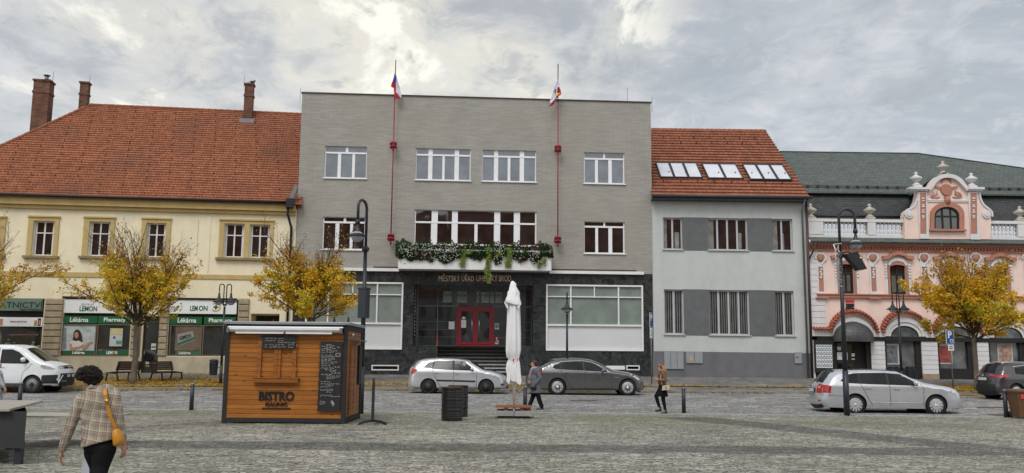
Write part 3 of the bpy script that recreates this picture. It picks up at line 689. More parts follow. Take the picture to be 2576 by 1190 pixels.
# door
mb = MB(); a, b, c, d = DR; frame_rect(mb, a, b, c, d, .09, .18, .26); dr = mb.build('door', m_dfr, lh, LH.k)
g = MB(); g.add([(a, .22, c), (b, .22, c), (b, .22, d), (a, .22, d)], [(0, 1, 2, 3)]); g.build('pane', M['shopglass'], dr, LH.k)
panel('notice', Lr(378, 390, 864, 880), .19, .21, mat('notice_paper2', (.5, .54, .5), .6, var=.15), dr); panel('notice', Lr(379, 389, 871, 874.5), .182, .19, M['green_sign'], dr)
txt('Lékárna', 365, 392, 909, 916, .165, M['sign_white'], dr, bold=.02); panel('notice', Lr(364, 394, 920, 922), .19, .21, m_yel, dr)
mb = MB(); mb.box(lerp(a, b, .12), lerp(a, b, .17), .1, .18, c + 1.0, c + 1.2); mb.build('handle', M['chrome'], dr, LH.k)
# right windows
sf = fronts(S3)
ws = panel('sign_board', Lr(426, 595, 755, 789.5), .02, .2, M['sign_white'], lh)
txt('LEM', 478, 497, 769, 782, .013, M['green_sign'], ws, bold=.02); txt('ON', 500, 522, 769, 782, .013, M['green_sign'], ws, bold=.02)
cx_, cz_ = LH.uz(543, 772.5); mb = MB(); R_ = .26
mb.ring(arc(cx_, cz_, R_, R_, -pi * .8, pi * .75, 22), arc(cx_, cz_, R_ * .72, R_ * .72, -pi * .8, pi * .75, 22), .008, .018); mb.build('emblem_ring', m_yel, ws, LH.k)
mb = MB(); mb.box(cx_ - .13, cx_ + .13, .005, .017, cz_ - .04, cz_ + .04); mb.box(cx_ - .04, cx_ + .04, .002, .014, cz_ - .13, cz_ + .13); mb.build('emblem_cross', M['green_sign'], ws, LH.k)
g3_ = panel('sign_board', Lr(426, 507.5, 797, 815), .02, .2, M['green_sign'], lh); txt('Lékárna', 447, 494, 800, 811.5, .013, M['sign_white'], g3_, bold=.02)
g4_ = panel('sign_board', Lr(513, 593, 797.3, 815.3), .02, .2, M['green_sign'], lh); txt('Pharmacy', 525, 584, 800.5, 814, .013, M['sign_white'], g4_, bold=.02)
w = shop_pane(426, 507, 817, 895, M['shopglass']); panel('poster', Lr(440, 505, 819, 882), .075, .085, mat('poster_brown', (.14, .10, .065), .6, var=.5, scale=1.2), w)
poly_px('poster_box', [(445, 841), (484, 832), (489, 856), (447, 872)], .068, mat('poster_silver', (.26, .26, .25), .5, var=.15), w); poly_px('poster_box_band', [(446, 863), (488, 847), (489, 853), (447, 870)], .062, m_lgrn, w)
a, b, c, d = LH.rect(450, 480, 843, 852); text('lettering', 'LEMON', b - a, d - c, m_txt_d, w, ((a + b) / 2, .058, (c + d) / 2), shear=LH.k, bold=.02, M=Matrix.Rotation(-.28, 4, 'Y') @ Matrix.Rotation(pi / 2, 4, 'X'))
panel('window_strip', Lr(440, 505, 883, 893), .070, .085, m_lgrn, w); txt('Lékárna', 449, 479, 884.5, 891, .064, M['sign_white'], w, bold=.02)
w = shop_pane(509, 595, 817.3, 895.3, M['shopglass']); 
mb = MB()
for x in range(514, 592, 5): a, b, c, d = Lr(x, x + 3.2, 821, 892); mb.box(a, b, .10, .105, c, d)
panel('bench_front', Lr(158, 164, 897, 900), -.06, -.05, M['plinth'], lh)
# dark passage
a, b, c, d = PS; mb = MB(); mb.add([(a, 2.4, c), (b, 2.4, c), (b, 2.4, d), (a, 2.4, d)], [(0, 1, 2, 3)]); mb.build('passage_door', m_dfr, lh, LH.k)
# downpipe at the right end
mb = MB(); zg = LH.z(728, 520)
mb.tube([(uR - .45, -.52, zg - .05), (uR - .45, -.5, zg - .5), (uR - .25, -.14, zg - 1.2), (uR - .25, -.14, .8)], .07, 8); mb.box(uR - .55, uR - .15, -.75, -.35, zg - .15, zg + .35); mb.build('downpipe', M['gutter'], lh, LH.k)
mb = MB(); p = [(uR - .5, zg + .1), (uR - .22, zg + .1), (uR + .05, zg + 1.1), (uR - .15, zg + 1.1)]; mb.prism(p, -.62, -.35); mb.build('valley_gutter', M['zinc'], lh, LH.k)
# ------------------------------------------------------------------ town hall: grey clinker block on a dark stone base
TH = Facade(-12.04, 49.07, .076, .003)
th = root_for(TH, 'town_hall', 'flat topped three storey town hall of pale grey brick on a dark stone base', 'town hall')
Tr = TH.rect
a0, b0 = 0.0, TH.u(1641, 600); zbase, zmid, ztop = .2, TH.z(1288, 684.5), TH.z(1190, 246)
TW = {'W1': (816, 922.6, 368, 448.8), 'W2': (1045.4, 1184, 374, 454), 'W3': (1213, 1349, 378.7, 457.6), 'W4': (1469, 1571.4, 382.6, 461), 'W5': (810.6, 918, 546.7, 629), 'W6': (1042, 1350, 529.7, 617), 'W7': (1469.6, 1572, 556.5, 637)}
TWr = {k: Tr(*v) for k, v in TW.items()}
# common heights per floor so the rows stay level
def level(keys, i): 
 v = sum(TWr[k][i] for k in keys) / len(keys)
 for k in keys: r = list(TWr[k]); r[i] = v; TWr[k] = tuple(r)
level(['W1', 'W2', 'W3', 'W4'], 2); level(['W1', 'W2', 'W3', 'W4'], 3); level(['W5', 'W7'], 2); level(['W5', 'W7'], 3)
mb = MB(); holes_wall(mb, a0, b0, zmid, ztop, [r + (.24,) for r in TWr.values()], 0)
for x, s in ((a0, 0), (b0, 1)): mb.add([(x, 0, zmid - 4.5), (x, 12, zmid - 4.5), (x, 12, ztop), (x, 0, ztop)], [(0, 1, 2, 3) if s else (3, 2, 1, 0)])
mb.add([(a0, 0, ztop), (b0, 0, ztop), (b0, 12, ztop), (a0, 12, ztop)], [(0, 1, 2, 3)]); mb.build('wall', M['clinker'], th, TH.k)
mb = MB(); mb.box(a0 - .06, b0 + .06, -.07, .4, ztop + .002, ztop + .05); mb.build('parapet_cap', mat('brown_cap', (.06, .045, .035), .6), th, TH.k)
# base
ENT = Tr(1040, 1341, 716.6, 871); zsill = ENT[2]; zg0 = .78
WR = Tr(1373.5, 1618, 714.5, 881.5); WL = Tr(768, 1013, 711.5, 880)
lv = (WR[3] + WL[3]) / 2; lw = (WR[2] + WL[2]) / 2; WR = (WR[0], WR[1], lw, lv); WL = (WL[0], WL[1], lw, lv)
ST = (TH.u(1100, 900), TH.u(1293, 900), zg0 - .3, zsill)
V1 = Tr(937, 1001, 919.5, 929.5); V2 = Tr(1577.6, 1606.7, 920.5, 929); V3 = Tr(1525, 1574, 921, 929)
mb = MB(); holes_wall(mb, a0 + .02, b0 - .02, zbase, zmid, [ENT + (2.3,), ST + (2.3,), WR + (.1,), WL + (.1,), V1 + (.2,), V2 + (.2,)], 0)
mb.build('stone_base', M['stone'], th, TH.k)
mb = MB(); mb.add([(ENT[0], .0, zsill), (ST[0], 0, zsill), (ST[0], 2.3, zsill), (ENT[0], 2.3, zsill)], [(0, 1, 2, 3)]); 
# steps
nst = 8; hs = (zsill - zg0) / nst; mbt = MB(); mbr = MB()
for i in range(nst):
 z = zg0 + i * hs; y = i * .29; mbr.box(ST[0], ST[1], y + .03, 2.4, z, z + hs - .07); mbt.box(ST[0], ST[1], y, 2.4, z + hs - .07, z + hs)
mbr.build('step_risers', M['stone'], th, TH.k); mbt.build('steps', M['conc'], th, TH.k)
# white ledges over the base
mb = MB()
for p0, p1 in ((900, 1004), (1382, 1618)): a, b = TH.u(p0, 680), TH.u(p1, 680); mb.box(a, b, -.18, 0, zmid - .06, zmid + .10)
mb.box(a0 + 3, TH.u(1004, 680), -.18, 0, zmid - .058, zmid + .102) if False else None
mb.box(TH.u(760, 680), TH.u(900, 680), -.18, 0, zmid - .06, zmid + .10)
mb.build('ledge', M['white'], th, TH.k)
mb = MB()
for p0, p1 in ((940, 1003), (1384, 1600)): a, b = TH.u(p0, 676), TH.u(p1, 676); mb.tube([(a, -.1, zmid + .17), (b, -.1, zmid + .17)], .03, 6)
mb.build('cable_duct', M['blackm'], th, TH.k)
# windows --------------------------------------------------
def twin(key, gm, spec, ztr):
 r = TWr[key]; a, b, c, d = r; px0, px1 = TW[key][0], TW[key][1]
 U = lambda px: lerp(a, b, (px - px0) / (px1 - px0))
 y = .10; mb = MB(); fw_ = .055
 zt_ = lerp(c, d, ztr)
 mb.box(a, b, y, y + .1, c, c + .07); mb.box(a, b, y, y + .1, d - .03, d)
 low, top = spec
 def gaps(lst, z0, z1, dy):
  e = [a] + [v for p in lst for v in (U(p[0]), U(p[1]))] + [b]
  for i in range(0, len(e), 2): mb.box(e[i], e[i + 1], y + dy, y + .1, z0, z1)
 gaps(low, c + .07, zt_ - .05, 0); gaps(top, zt_ + .05, d - .03, .002); mb.box(a, b, y - .015, y + .1, zt_ - .05, zt_ + .05)
 w = mb.build('window', M['upvc'], th, TH.k)
 g = MB(); g.add([(a, y + .06, c), (b, y + .06, c), (b, y + .06, d), (a, y + .06, d)], [(0, 1, 2, 3)]); g.build('pane', gm, w, TH.k)
 s = MB(); s.box(a - .06, b + .06, -.08, y, c - .05, c - .003); s.build('sill', M['upvc'], w, TH.k)
 return w
zx = lambda x: 708.3 + .4871 * x
cv_ = lambda l: [(zx(p), zx(q)) for p, q in l]
twin('W1', M['glassy'], (cv_([(228, 289), (306, 364), (378, 436)]), cv_([(226, 328), (342, 438)])), .80)
twin('W2', M['glassy'], (cv_([(697, 757), (779, 830), (842, 893), (916, 972)]), cv_([(697, 757), (779, 893), (916, 973)])), .80)
twin('W3', M['glassy'], (cv_([(1040, 1097), (1119, 1168), (1182, 1230), (1253, 1310)]), cv_([(1040, 1097), (1118, 1230), (1253, 1311)])), .80)
twin('W4', M['glassy'], (cv_([(1568, 1620), (1635, 1689), (1707, 1765)]), cv_([(1566, 1663), (1673, 1767)])), .80)
twin('W5', M['glass_r'], (cv_([(217, 276), (296, 352), (367, 426)]), cv_([(217, 317), (330, 426)])), .84)
twin('W7', M['glass_r'], (cv_([(1567, 1622), (1636, 1690), (1709, 1766)]), cv_([(1566, 1664), (1673, 1767)])), .84)
w6 = twin('W6', M['glass_r'], (cv_([(692, 771), (803, 877), (908, 995), (1011, 1096), (1128, 1199), (1231, 1310)]), cv_([(692, 773), (805, 878), (908, 1097), (1128, 1199), (1231, 1310)])), .645)
# balcony trough
BT = Tr(1004, 1381.7, 634, 682.8); mb = MB(); a, b, c, d = BT
mb.box(a, b, -1.0, -.9, c, d); mb.box(a, a + .1, -.9, 0, c, d); mb.box(b - .1, b, -.9, 0, c, d); mb.box(a + .1, b - .1, -.9, 0, c, c + .12); mb.box(a + .1, b - .1, -.9, -.5, d - .3, d - .18)
bal = mb.build('balcony', M['white'], th, TH.k)
mb = MB()
for t in (.043, .962): x = lerp(a, b, t); mb.tube([(x, -1.004, c + .28), (x, -1.02, c + .28)], .035, 8)
mb.build('drain_spout', M['blackm'], bal, TH.k)
# lettering on the stone
a, b, c, d = Tr(1103.3, 1285.7, 689.5, 708.5)
for s, x0, x1, y0 in (('MĚSTSKÝ', 1103.3, 1157, 689), ('ÚŘAD', 1161.5, 1192, 689), ('UHERSKÝ', 1198.5, 1251.5, 689.5), ('BROD', 1255, 1285.7, 693)):
 A_, B_, C_, D_ = Tr(x0, x1, y0, 708); text('lettering', s, B_ - A_, D_ - C_, M['gold'], th, ((A_ + B_) / 2, -.03, (C_ + D_) / 2), ext=.02, shear=TH.k)
# big white ground-floor frames
def bigwin(R_, cols_px, top_only, x0, x1, lowsplit=None):
 a, b, c, d = R_; mb = MB(); w_ = .09; U = lambda px: lerp(a, b, (px - x0) / (x1 - x0)); H = d - c
 mb.box(a, b, -.05, .12, c, c + w_); mb.box(a, b, -.05, .12, d - w_, d); mb.box(a, a + w_, -.05, .12, c + w_, d - w_); mb.box(b - w_, b, -.05, .12, c + w_, d - w_)
 z1 = c + H * .385; z2 = c + H * .815
 mb.box(a + w_, b - w_, -.045, .11, z1 - .05, z1 + .05); mb.box(a + w_, b - w_, -.03, .11, z2 - .03, z2 + .03)
 for px in cols_px: mb.box(U(px) - .04, U(px) + .04, -.02, .1, z1 + .05, d - w_)
 for px in top_only: mb.box(U(px) - .03, U(px) + .03, -.02, .1, z2 + .03, d - w_)
 w = mb.build('shop_window', M['white'], th, TH.k)
 g = MB(); g.add([(a, .07, z1), (b, .07, z1), (b, .07, d), (a, .07, d)], [(0, 1, 2, 3)]); g.build('pane', M['frost'], w, TH.k)
 g = MB(); g.box(a + w_, b - w_, .06, .09, c + w_, z1 - .05); g.build('lower_panel', mat('white_panel', (.60, .61, .62), .5, var=.05, scale=.5), w, TH.k)
bigwin(WR, (1435.5, 1556), (1495,), 1373.5, 1618); bigwin(WL, (824, 947), (885,), 768, 1013)
for V in (V1, V2):
 a, b, c, d = V; mb = MB(); frame_rect(mb, a - .05, b + .05, c - .05, d + .03, .06, -.03, .02); f = mb.build('basement_vent', M['white'], th, TH.k)
 g = MB(); g.add([(a, .12, c), (b, .12, c), (b, .12, d), (a, .12, d)], [(0, 1, 2, 3)]); g.build('pane', M['glass_r'], f, TH.k)
a, b, c, d = V3; mb = MB(); mb.box(a, b - .05, -.03, .01, c - .02, d + .02); mb.build('basement_panel', M['white'], th, TH.k)
# entrance glazing, 2.2 m inside
GY = 2.15
E0 = TH.u(1053, 780, GY); E1 = TH.u(1336, 780, GY); zt_ = TH.z(1190, 716, GY); zs_ = zsill
X_ = lambda zx_: TH.u(998 + .3788 * zx_, 780, GY); Z_ = lambda zy: TH.z(1190, 643.9 + .3788 * zy, GY)
m_steel = mat('grey_steel_frame', (.17, .175, .18), .4, metal=.5)
mb = MB(); mb.box(ENT[0], ENT[1], GY + .002, GY + .1, zt_ + .0, ENT[3] + .2)
cols = [X_(v) for v in (145, 272, 398, 525, 650, 770, 893)]
zr = [Z_(v) for v in (335, 438, 490, 540)]
mb.box(cols[0] - .12, cols[0], GY - .05, GY + .05, zs_, zt_); mb.box(cols[-1], cols[-1] + .12, GY - .05, GY + .05, zs_, zt_)
for i, x in enumerate(cols[1:-1]): mb.box(x - .03, x + .03, GY - .03, GY + .04, (zr[0] if i in (1, 2, 3) else zs_), zt_)
zdt = Z_(340)
for z in zr + [Z_(262)]:
 for i in range(6):
  if 2 <= i <= 3 and z < zr[0] + .01: continue
  w_ = .035 if z == zr[0] else .014
  mb.box(cols[i], cols[i + 1], GY - .025, GY + .03, z - w_, z + w_)
mb.box(cols[0], cols[-1], GY - .06, GY + .04, zs_, zs_ + .07)
eg = mb.build('entrance_glazing', m_steel, th, TH.k)
g = MB(); g.add([(ENT[0], GY + .01, zs_), (ENT[1], GY + .01, zs_), (ENT[1], GY + .01, ENT[3]), (ENT[0], GY + .01, ENT[3])], [(0, 1, 2, 3)]); g.build('pane', M['shopglass'], eg, TH.k)
# venetian blinds glimpsed behind the upper lights
mb = MB(); rr = random.Random(2)
for x0_, x1_ in ((306, 364), (400, 465), (525, 545), (560, 612), (620, 643), (655, 700)):
 mb = MB()
 for k in range(13): z = lerp(Z_(310), Z_(240), k / 13); mb.box(X_(x0_), X_(x1_), GY - .006, GY - .002, z, z + .07)
 mb.build('blind', mat('teal_blind', (.42, .52, .48), .6, var=.25, scale=2), eg, TH.k)
mb = MB()
for x0_, x1_, y0_, y1_ in ((347, 385, 437, 487), (652, 680, 448, 485)): mb.box(X_(x0_), X_(x1_), GY - .05, GY - .04, Z_(y1_), Z_(y0_))
mb.build('notice', M['sign_white'], eg, TH.k)
mb = MB(); mb.box(X_(654), X_(678), GY - .055, GY - .042, Z_(478), Z_(452)); mb.build('notice_print', mat('pale_blue_print', (.10, .26, .33), .6, var=.3, scale=20), eg, TH.k)
mb = MB(); mb.box(X_(651), X_(683), GY - .05, GY - .04, Z_(588), Z_(542)); rs = mb.build('access_sign', mat('dark_red_sign', (.25, .02, .035), .5), eg, TH.k)
cx_, cz_ = X_(666), Z_(567); mb = MB(); mb.ring(arc(cx_, cz_, .11, .11, -pi * .95, .5, 12), arc(cx_, cz_, .08, .08, -pi * .95, .5, 12), GY - .06, GY - .052)
mb.box(cx_ - .02, cx_ + .02, GY - .06, GY - .052, cz_ + .02, cz_ + .16); mb.box(cx_ - .03, cx_ + .03, GY - .063, GY - .055, cz_ + .18, cz_ + .24); mb.box(cx_, cx_ + .09, GY - .063, GY - .055, cz_ + .0, cz_ + .03); mb.box(X_(654), X_(679), GY - .06, GY - .052, Z_(584), Z_(580)); mb.build('wheelchair_symbol', M['sign_white'], rs, TH.k)
# side returns of the vestibule
mb = MB(); mb.box(ENT[0] + .01, ENT[0] + .05, .3, GY - .1, zs_, zt_); mb.box(ENT[1] - .05, ENT[1] - .01, .3, GY - .1, zs_, zt_); mb.build('side_glazing', M['shopglass'], th, TH.k)
mb = MB()
for k in range(14): z = lerp(zs_ + .6, zt_ - .5, k / 13); mb.box(ENT[0] + .05, ENT[0] + .07, .6, 1.9, z, z + .05)
mb.build('side_blind', MATS['teal_blind'], th, TH.k)
# door
D0, D1 = X_(400), X_(645); zd0, zd1 = zs_ + .02, zdt; Dm = (D0 + D1) / 2
mb = MB(); frame_rect(mb, D0, D1, zd0, zd1, .12, GY - .1, GY + .02); dr = mb.build('door_frame', M['red'], th, TH.k)
for x0_, x1_ in ((D0 + .125, Dm - .005), (Dm + .005, D1 - .125)):
 mb = MB(); frame_rect(mb, x0_, x1_, zd0 + .125, zd1 - .125, .13, GY - .13, GY - .05); lf = mb.build('door_leaf', M['red'], dr, TH.k)
 g = MB(); g.add([(x0_, GY - .07, zd0 + .13), (x1_, GY - .07, zd0 + .13), (x1_, GY - .07, zd1 - .13), (x0_, GY - .07, zd1 - .13)], [(0, 1, 2, 3)]); g.build('door_pane', M['frost'] if False else M['shopglass'], dr, TH.k)
 hx = x1_ - .09 if x0_ < Dm - .1 else x0_ + .09; hx += (-.1 if x0_ < Dm - .3 else .12)
 mb = MB(); mb.tube([(hx, GY - .2, zd0 + .25), (hx, GY - .2, zd1 - .25)], .022, 8); mb.build('pull_handle', M['chrome'], dr, TH.k)
mb = MB(); mb.box(X_(426), X_(462), GY - .09, GY - .075, Z_(478), Z_(425)); mb.box(X_(436), X_(456), GY - .09, GY - .075, Z_(420), Z_(405)); mb.build('notice', M['sign_white'], dr, TH.k)
# red handrail on the left of the steps
mb = MB(); x = ST[0] - .03; mb.bar((x, -.25, zg0 + .35), (x + .0, 2.0, zsill + .85), .05, .28, (0, 0, 1)); mb.bar((x, -.25, zg0 - .05), (x, -.25, zg0 + 1.0), .05, .05); mb.build('handrail', mat('red_handrail', (.34, .06, .03), .5), th, TH.k)
# roof aerials
mb = MB()
for px, pt in ((756, 222), (1578, 222), (1640, 244)): u_, z_ = TH.uz(px, pt, 2); mb.tube([(u_, 2, ztop), (u_, 2, z_)], .012, 4)
mb.build('lightning_rod', M['gutter'], th, TH.k)
# flagpoles (things of their own) and flags
def flagpole(pxt, pyt, pxb, pyb, br1, br2, label, rust):
 T = TH.O; y = -.42
 ub, zb_ = TH.uz(pxb, pyb, y); ut, zt2 = TH.uz(pxt, pyt, y); u_ = (ub + ut) / 2
 r = empty('flagpole', TH.O + TH.U * u_ + TH.N * y + Vector((0, 0, zb_ + TH.k * u_)), TH.a, label, 'flagpole', 'flagpoles on the town hall front'); H = zt2 - zb_
 mb = MB(); mb.tube([(0, 0, 0), (0, 0, H * .78)], .035, 10); mb.build('lower_pole', M['redw'], r)
 mb = MB(); mb.tube([(0, 0, H * .78), (0, 0, H)], .03, 10); mb.build('upper_pole', rust, r)
 for bpx, bpy_ in (br1, br2):
  z = TH.z(bpx, bpy_, y) - zb_; mb = MB()
  mb.box(-.18, .18, .0, .06, z - .2, z + .2)
  for zz_ in (-.13, .06):
   mb.tube([(-.17, -.0, z + zz_), (-.12, -.12, z + zz_ + .03), (0, -.15, z + zz_ + .10), (.12, -.12, z + zz_ + .03), (.17, 0, z + zz_)], .05, 8)
  for sx in (-.13, .13): mb.box(sx - .03, sx + .03, .06, .42, z - .03, z + .03)
  mb.tube([(0, 0, z - .34), (0, 0, z - .2)], .05, 8); mb.build('bracket', M['red'], r)
 return r, u_, y
m_rust = mat('brown_pole', (.16, .12, .10), .6, metal=.3); m_dkp = mat('dark_red_pole', (.07, .02, .025), .5)
fp1, fu1, fy = flagpole(994, 150.7, 984.5, 616, (990, 365), (986, 597), 'red wall flagpole with grey brown top, carrying the white red and blue flag', m_rust)
fp2, fu2, fy = flagpole(1403.9, 160.5, 1403, 621, (1403, 374), (1402.5, 603), 'red wall flagpole with dark top, carrying the white flag with red and yellow', m_dkp)
m_fw = mat('flag_white', (.62, .60, .72), .8, var=.1); m_fr = mat('flag_red', (.48, .02, .03), .8, var=.12); m_fb = mat('flag_blue', (.03, .04, .26), .8, var=.1); m_fy = mat('flag_yellow', (.65, .48, .03), .8); m_fd = mat('flag_purple', (.12, .04, .10), .8)
def cloth_poly(mb, pts, fc, y, k, wob=.05):
 """a folded cloth piece: polygon on the print plus shallow folds in depth"""
 q = [fc.uz(px, py, y) for px, py in pts]
 xs = [a for a, b in q]; zs = [b for a, b in q]; inner = []
 n = 9
 for i in range(1, n):
  for j in range(1, n): inner.append((lerp(min(xs), max(xs), i / n), lerp(min(zs), max(zs), j / n)))
 m_ = len(q); vv = [Vector(p) for p in q] + [Vector(p) for p in inner]
 r = delaunay_2d_cdt(vv, [], [list(range(m_))], 1, 1e-6)
 mb.k = k
 vs = [(v.x, y + wob * sin(v.x * 26 + v.y * 5) + wob * .5 * sin(v.y * 9), v.y) for v in r[0]]
 mb.add(vs, [tuple(f) for f in r[2]], True)
def zf1(x, y): return ((1480 + x / 5.95) / 1.553, (220 + y / 5.95) / 1.553)
def zf2(x, y): return ((2120 + x / 5.95) / 1.553, (230 + y / 5.95) / 1.553)
fr = empty('flag', TH.O, TH.a, 'limp white, red and blue flag hanging from the left flagpole', 'flag', 'flags above the town hall')
def cl(pl, fc, y, m, name, parent, zf, wob=.05): mb = MB(); cloth_poly(mb, [zf(*p) for p in pl], fc, y, 0, wob); return mb.build(name, m, parent, fc.k)
cl([(370, 395), (385, 395), (405, 480), (408, 600), (395, 640), (375, 610), (320, 585), (340, 500)], TH, -.50, m_fb, 'blue_wedge', fr, zf1)
cl([(320, 583), (375, 608), (398, 640), (395, 700), (400, 830), (440, 880), (490, 955), (440, 995), (385, 990), (362, 930), (345, 740), (280, 700), (295, 640)], TH, -.49, m_fr, 'red_field', fr, zf1)
cl([(385, 395), (395, 400), (480, 700), (530, 930), (500, 962), (440, 890), (405, 835), (392, 700), (408, 600), (405, 480)], TH, -.47, m_fw, 'white_field', fr, zf1)
fr = empty('flag', TH.O, TH.a, 'limp white flag with red and yellow emblem on the right flagpole', 'flag', 'flags above the town hall')
cl([(350, 480), (378, 480), (395, 650), (350, 665), (330, 720), (310, 860), (270, 960), (190, 1035), (165, 1000), (240, 780), (300, 600)], TH, -.50, m_fw, 'white_field', fr, zf2)
cl([(345, 668), (385, 650), (415, 730), (435, 830), (370, 870), (300, 950), (250, 1065), (135, 1125), (160, 1060), (230, 1010), (290, 930), (330, 800)], TH, -.48, m_fr, 'red_field', fr, zf2)
cl([(335, 790), (365, 800), (400, 780), (415, 805), (365, 825), (340, 860), (305, 880), (320, 820)], TH, -.56, m_fy, 'yellow_emblem', fr, zf2, .02)
cl([(300, 700), (325, 720), (300, 790), (275, 800)], TH, -.58, m_fd, 'purple_emblem', fr, zf2, .01)
# hanging flowers ---------------------------------------------------
m_lf = mat('planter_leaf', (.018, .036, .009), .95, var=.5, scale=9, spec=.1); m_lb = mat('withered_leaf', (.042, .020, .012), .95, var=.5, scale=9, spec=.1); m_lg = mat('lime_leaf', (.14, .19, .022), .6, var=.35, scale=9); m_fl = mat('white_petal', (.72, .72, .68), .7)
rr = random.Random(5)
def leafq(mb, p, s, k, nv=None):
 n = Vector((rr.uniform(-1, 1), rr.uniform(-1.4, -.2), rr.uniform(-.3, 1))).normalized() if nv is None else nv
 x = n.orthogonal().normalized(); x = (Matrix.Rotation(rr.uniform(0, 6.28), 3, n) @ x); y = n.cross(x)
 mb.k = k; mb.add([p - x * s, p - y * s * .5, p + x * s, p + y * s * .5], [(0, 1, 2, 3)])
a, b, c, d = BT
fl = empty('balcony_flowers', TH.O + TH.U * a + Vector((0, 0, d)), TH.a, 'trailing white flowers and lime green vines spilling over the balcony trough', 'flowers')
FU = lambda px: (px - 1004) / (1381.7 - 1004) * (b - a)
env = [(998, 650), (1010, 655), (1020, 648), (1030, 658), (1045, 655), (1060, 656), (1075, 655), (1085, 662), (1095, 648), (1105, 657), (1118, 663), (1132, 660), (1145, 650), (1155, 648), (1163, 655), (1175, 645), (1190, 652), (1205, 655), (1213, 646), (1222, 650), (1237, 650), (1243, 665), (1255, 660), (1262, 645), (1272, 640), (1290, 648), (1302, 658), (1315, 655), (1325, 645), (1335, 660), (1350, 655), (1362, 640), (1370, 640), (1385, 645)]
Zp = lambda py: TH.z(1190, py, -.95) - d
mbl = MB(); mbf = MB()
for i in range(12500):
 px = rr.uniform(997, 1386); yb = interp(px, env); t = rr.random() ** .8; py = lerp(608 + 5 * sin(px * .11) + 3 * sin(px * .37), yb, t)
 dep = -1.0 + rr.uniform(-.14, .05) - .15 * (1 - t) if py > 632 else rr.uniform(-1.15, -.35)
 p = Vector((FU(px), dep, Zp(py) + rr.uniform(-.05, .05)))
 brown = mnoise.noise(Vector((px * .04, t * 2, 0))) + (.25 if t < .35 and px > 1120 else -.1)
 leafq(mbl, p, rr.uniform(.03, .075), 1 if brown + rr.uniform(-.2, .2) > .25 else 0)
for cx_, y0_, y1_, w_ in ((1163, 630, 672, 8), (1224, 622, 700, 8), (1228, 690, 712, 6), (1275, 622, 670, 9), (1352, 655, 671, 6), (1363, 645, 662, 5), (1250, 628, 645, 10), (1180, 628, 640, 8)):
 for i in range(int((y1_ - y0_) * w_ * .9)):
  t = rr.random(); px = cx_ + rr.gauss(0, w_ * .4) + 2 * sin(t * 6); leafq(mbl, Vector((FU(px), -1.13 + rr.uniform(-.07, .05), Zp(lerp(y0_, y1_, t)))), rr.uniform(.04, .085), 2)
mbl.build('foliage', [m_lf, m_lb, m_lg], fl)
for c0, c1, y0_, y1_, n in ((1010, 1055, 615, 650, 60), (1060, 1100, 618, 655, 60), (1100, 1155, 612, 658, 120), (1238, 1265, 614, 662, 60), (1290, 1312, 640, 655, 10), (1320, 1350, 626, 660, 48), (1005, 1385, 610, 640, 30)):
 for i in range(n):
  px, py = rr.uniform(c0, c1), rr.uniform(y0_, y1_); p = Vector((FU(px), -1.17 + rr.uniform(-.06, .0), Zp(py))); 
  mbf.ball(p, rr.uniform(.014, .025), 6, 4)
mbf.build('blossoms', m_fl, fl)
# ------------------------------------------------------------------ grey house with roof windows
GH = Facade(8.0, 50.62, .0, -.004)
gh = root_for(GH, 'grey_house', 'pale grey rendered house with dark panels between windows and skylights in its tiled roof', 'house')
Gr = GH.rect; k_ = GH.k
m_lg_ = mat('pale_grey_render', (.50, .52, .51), .9, var=.05, scale=1.5, dirt=.12, bump=.12, bscale=70)
m_dg_ = mat('dark_grey_render', (.125, .13, .135), .9, var=.12, scale=2, dirt=.1)
m_pl_ = mat('grey_plinth', (.145, .145, .155), .9, var=.1, scale=1.5, dirt=.2)
u0, u1 = .02, GH.u(2032.5, 700); zt_ = GH.z(1840, 499); zp_ = GH.z(1840, 886)
m_alu = mat('aluminium_frame', (.46, .475, .49), .4, var=.05)
rows_ = [[(1668, 1717), (1780.8, 1881), (1942, 1994)], [(1671, 1721), (1783.7, 1885.6), (1949, 1998)]]
ys_ = [(549, 629.5), (730, 843)]
hl = []
for rw, (y0, y1) in zip(rows_, ys_):
 za, zb2 = GH.z(1840, y1), GH.z(1840, y0)
 hl.append([(GH.u(p, (y0 + y1) / 2), GH.u(q, (y0 + y1) / 2), za, zb2, .26) for p, q in rw])
mb = MB(); holes_wall(mb, u0, u1, zp_, zt_, hl[0] + hl[1], 0)
for x in (u0, u1): mb.add([(x, 0, 0), (x, 11, 0), (x, 11, zt_), (x, 0, zt_)], [(0, 1, 2, 3)])
RDg = 7.8; zrg = GH.z(1790, 327, RDg); mb.add([(u1, -.0, zt_), (u1, RDg, zrg - .1), (u1, 15, zt_)], [(0, 1, 2)])
mb.build('wall', m_lg_, gh, k_)
mb = MB(); mb.box(u0, u1, -.03, .0, .1, zp_ + .002); mb.build('plinth', m_pl_, gh, k_)
for f in (0, 1):
 h = hl[f]
 for i in (0, 1):
  mb = MB(); mb.box(h[i][1] - .02, h[i + 1][0] + .02, -.004 if False else -.012, .0, h[i][2] - .05, h[i][3] + .02); mb.build('dark_panel', m_dg_, gh, k_)
spec = [[(.0, .06), (.5, .08), (1, .05)], None, None]
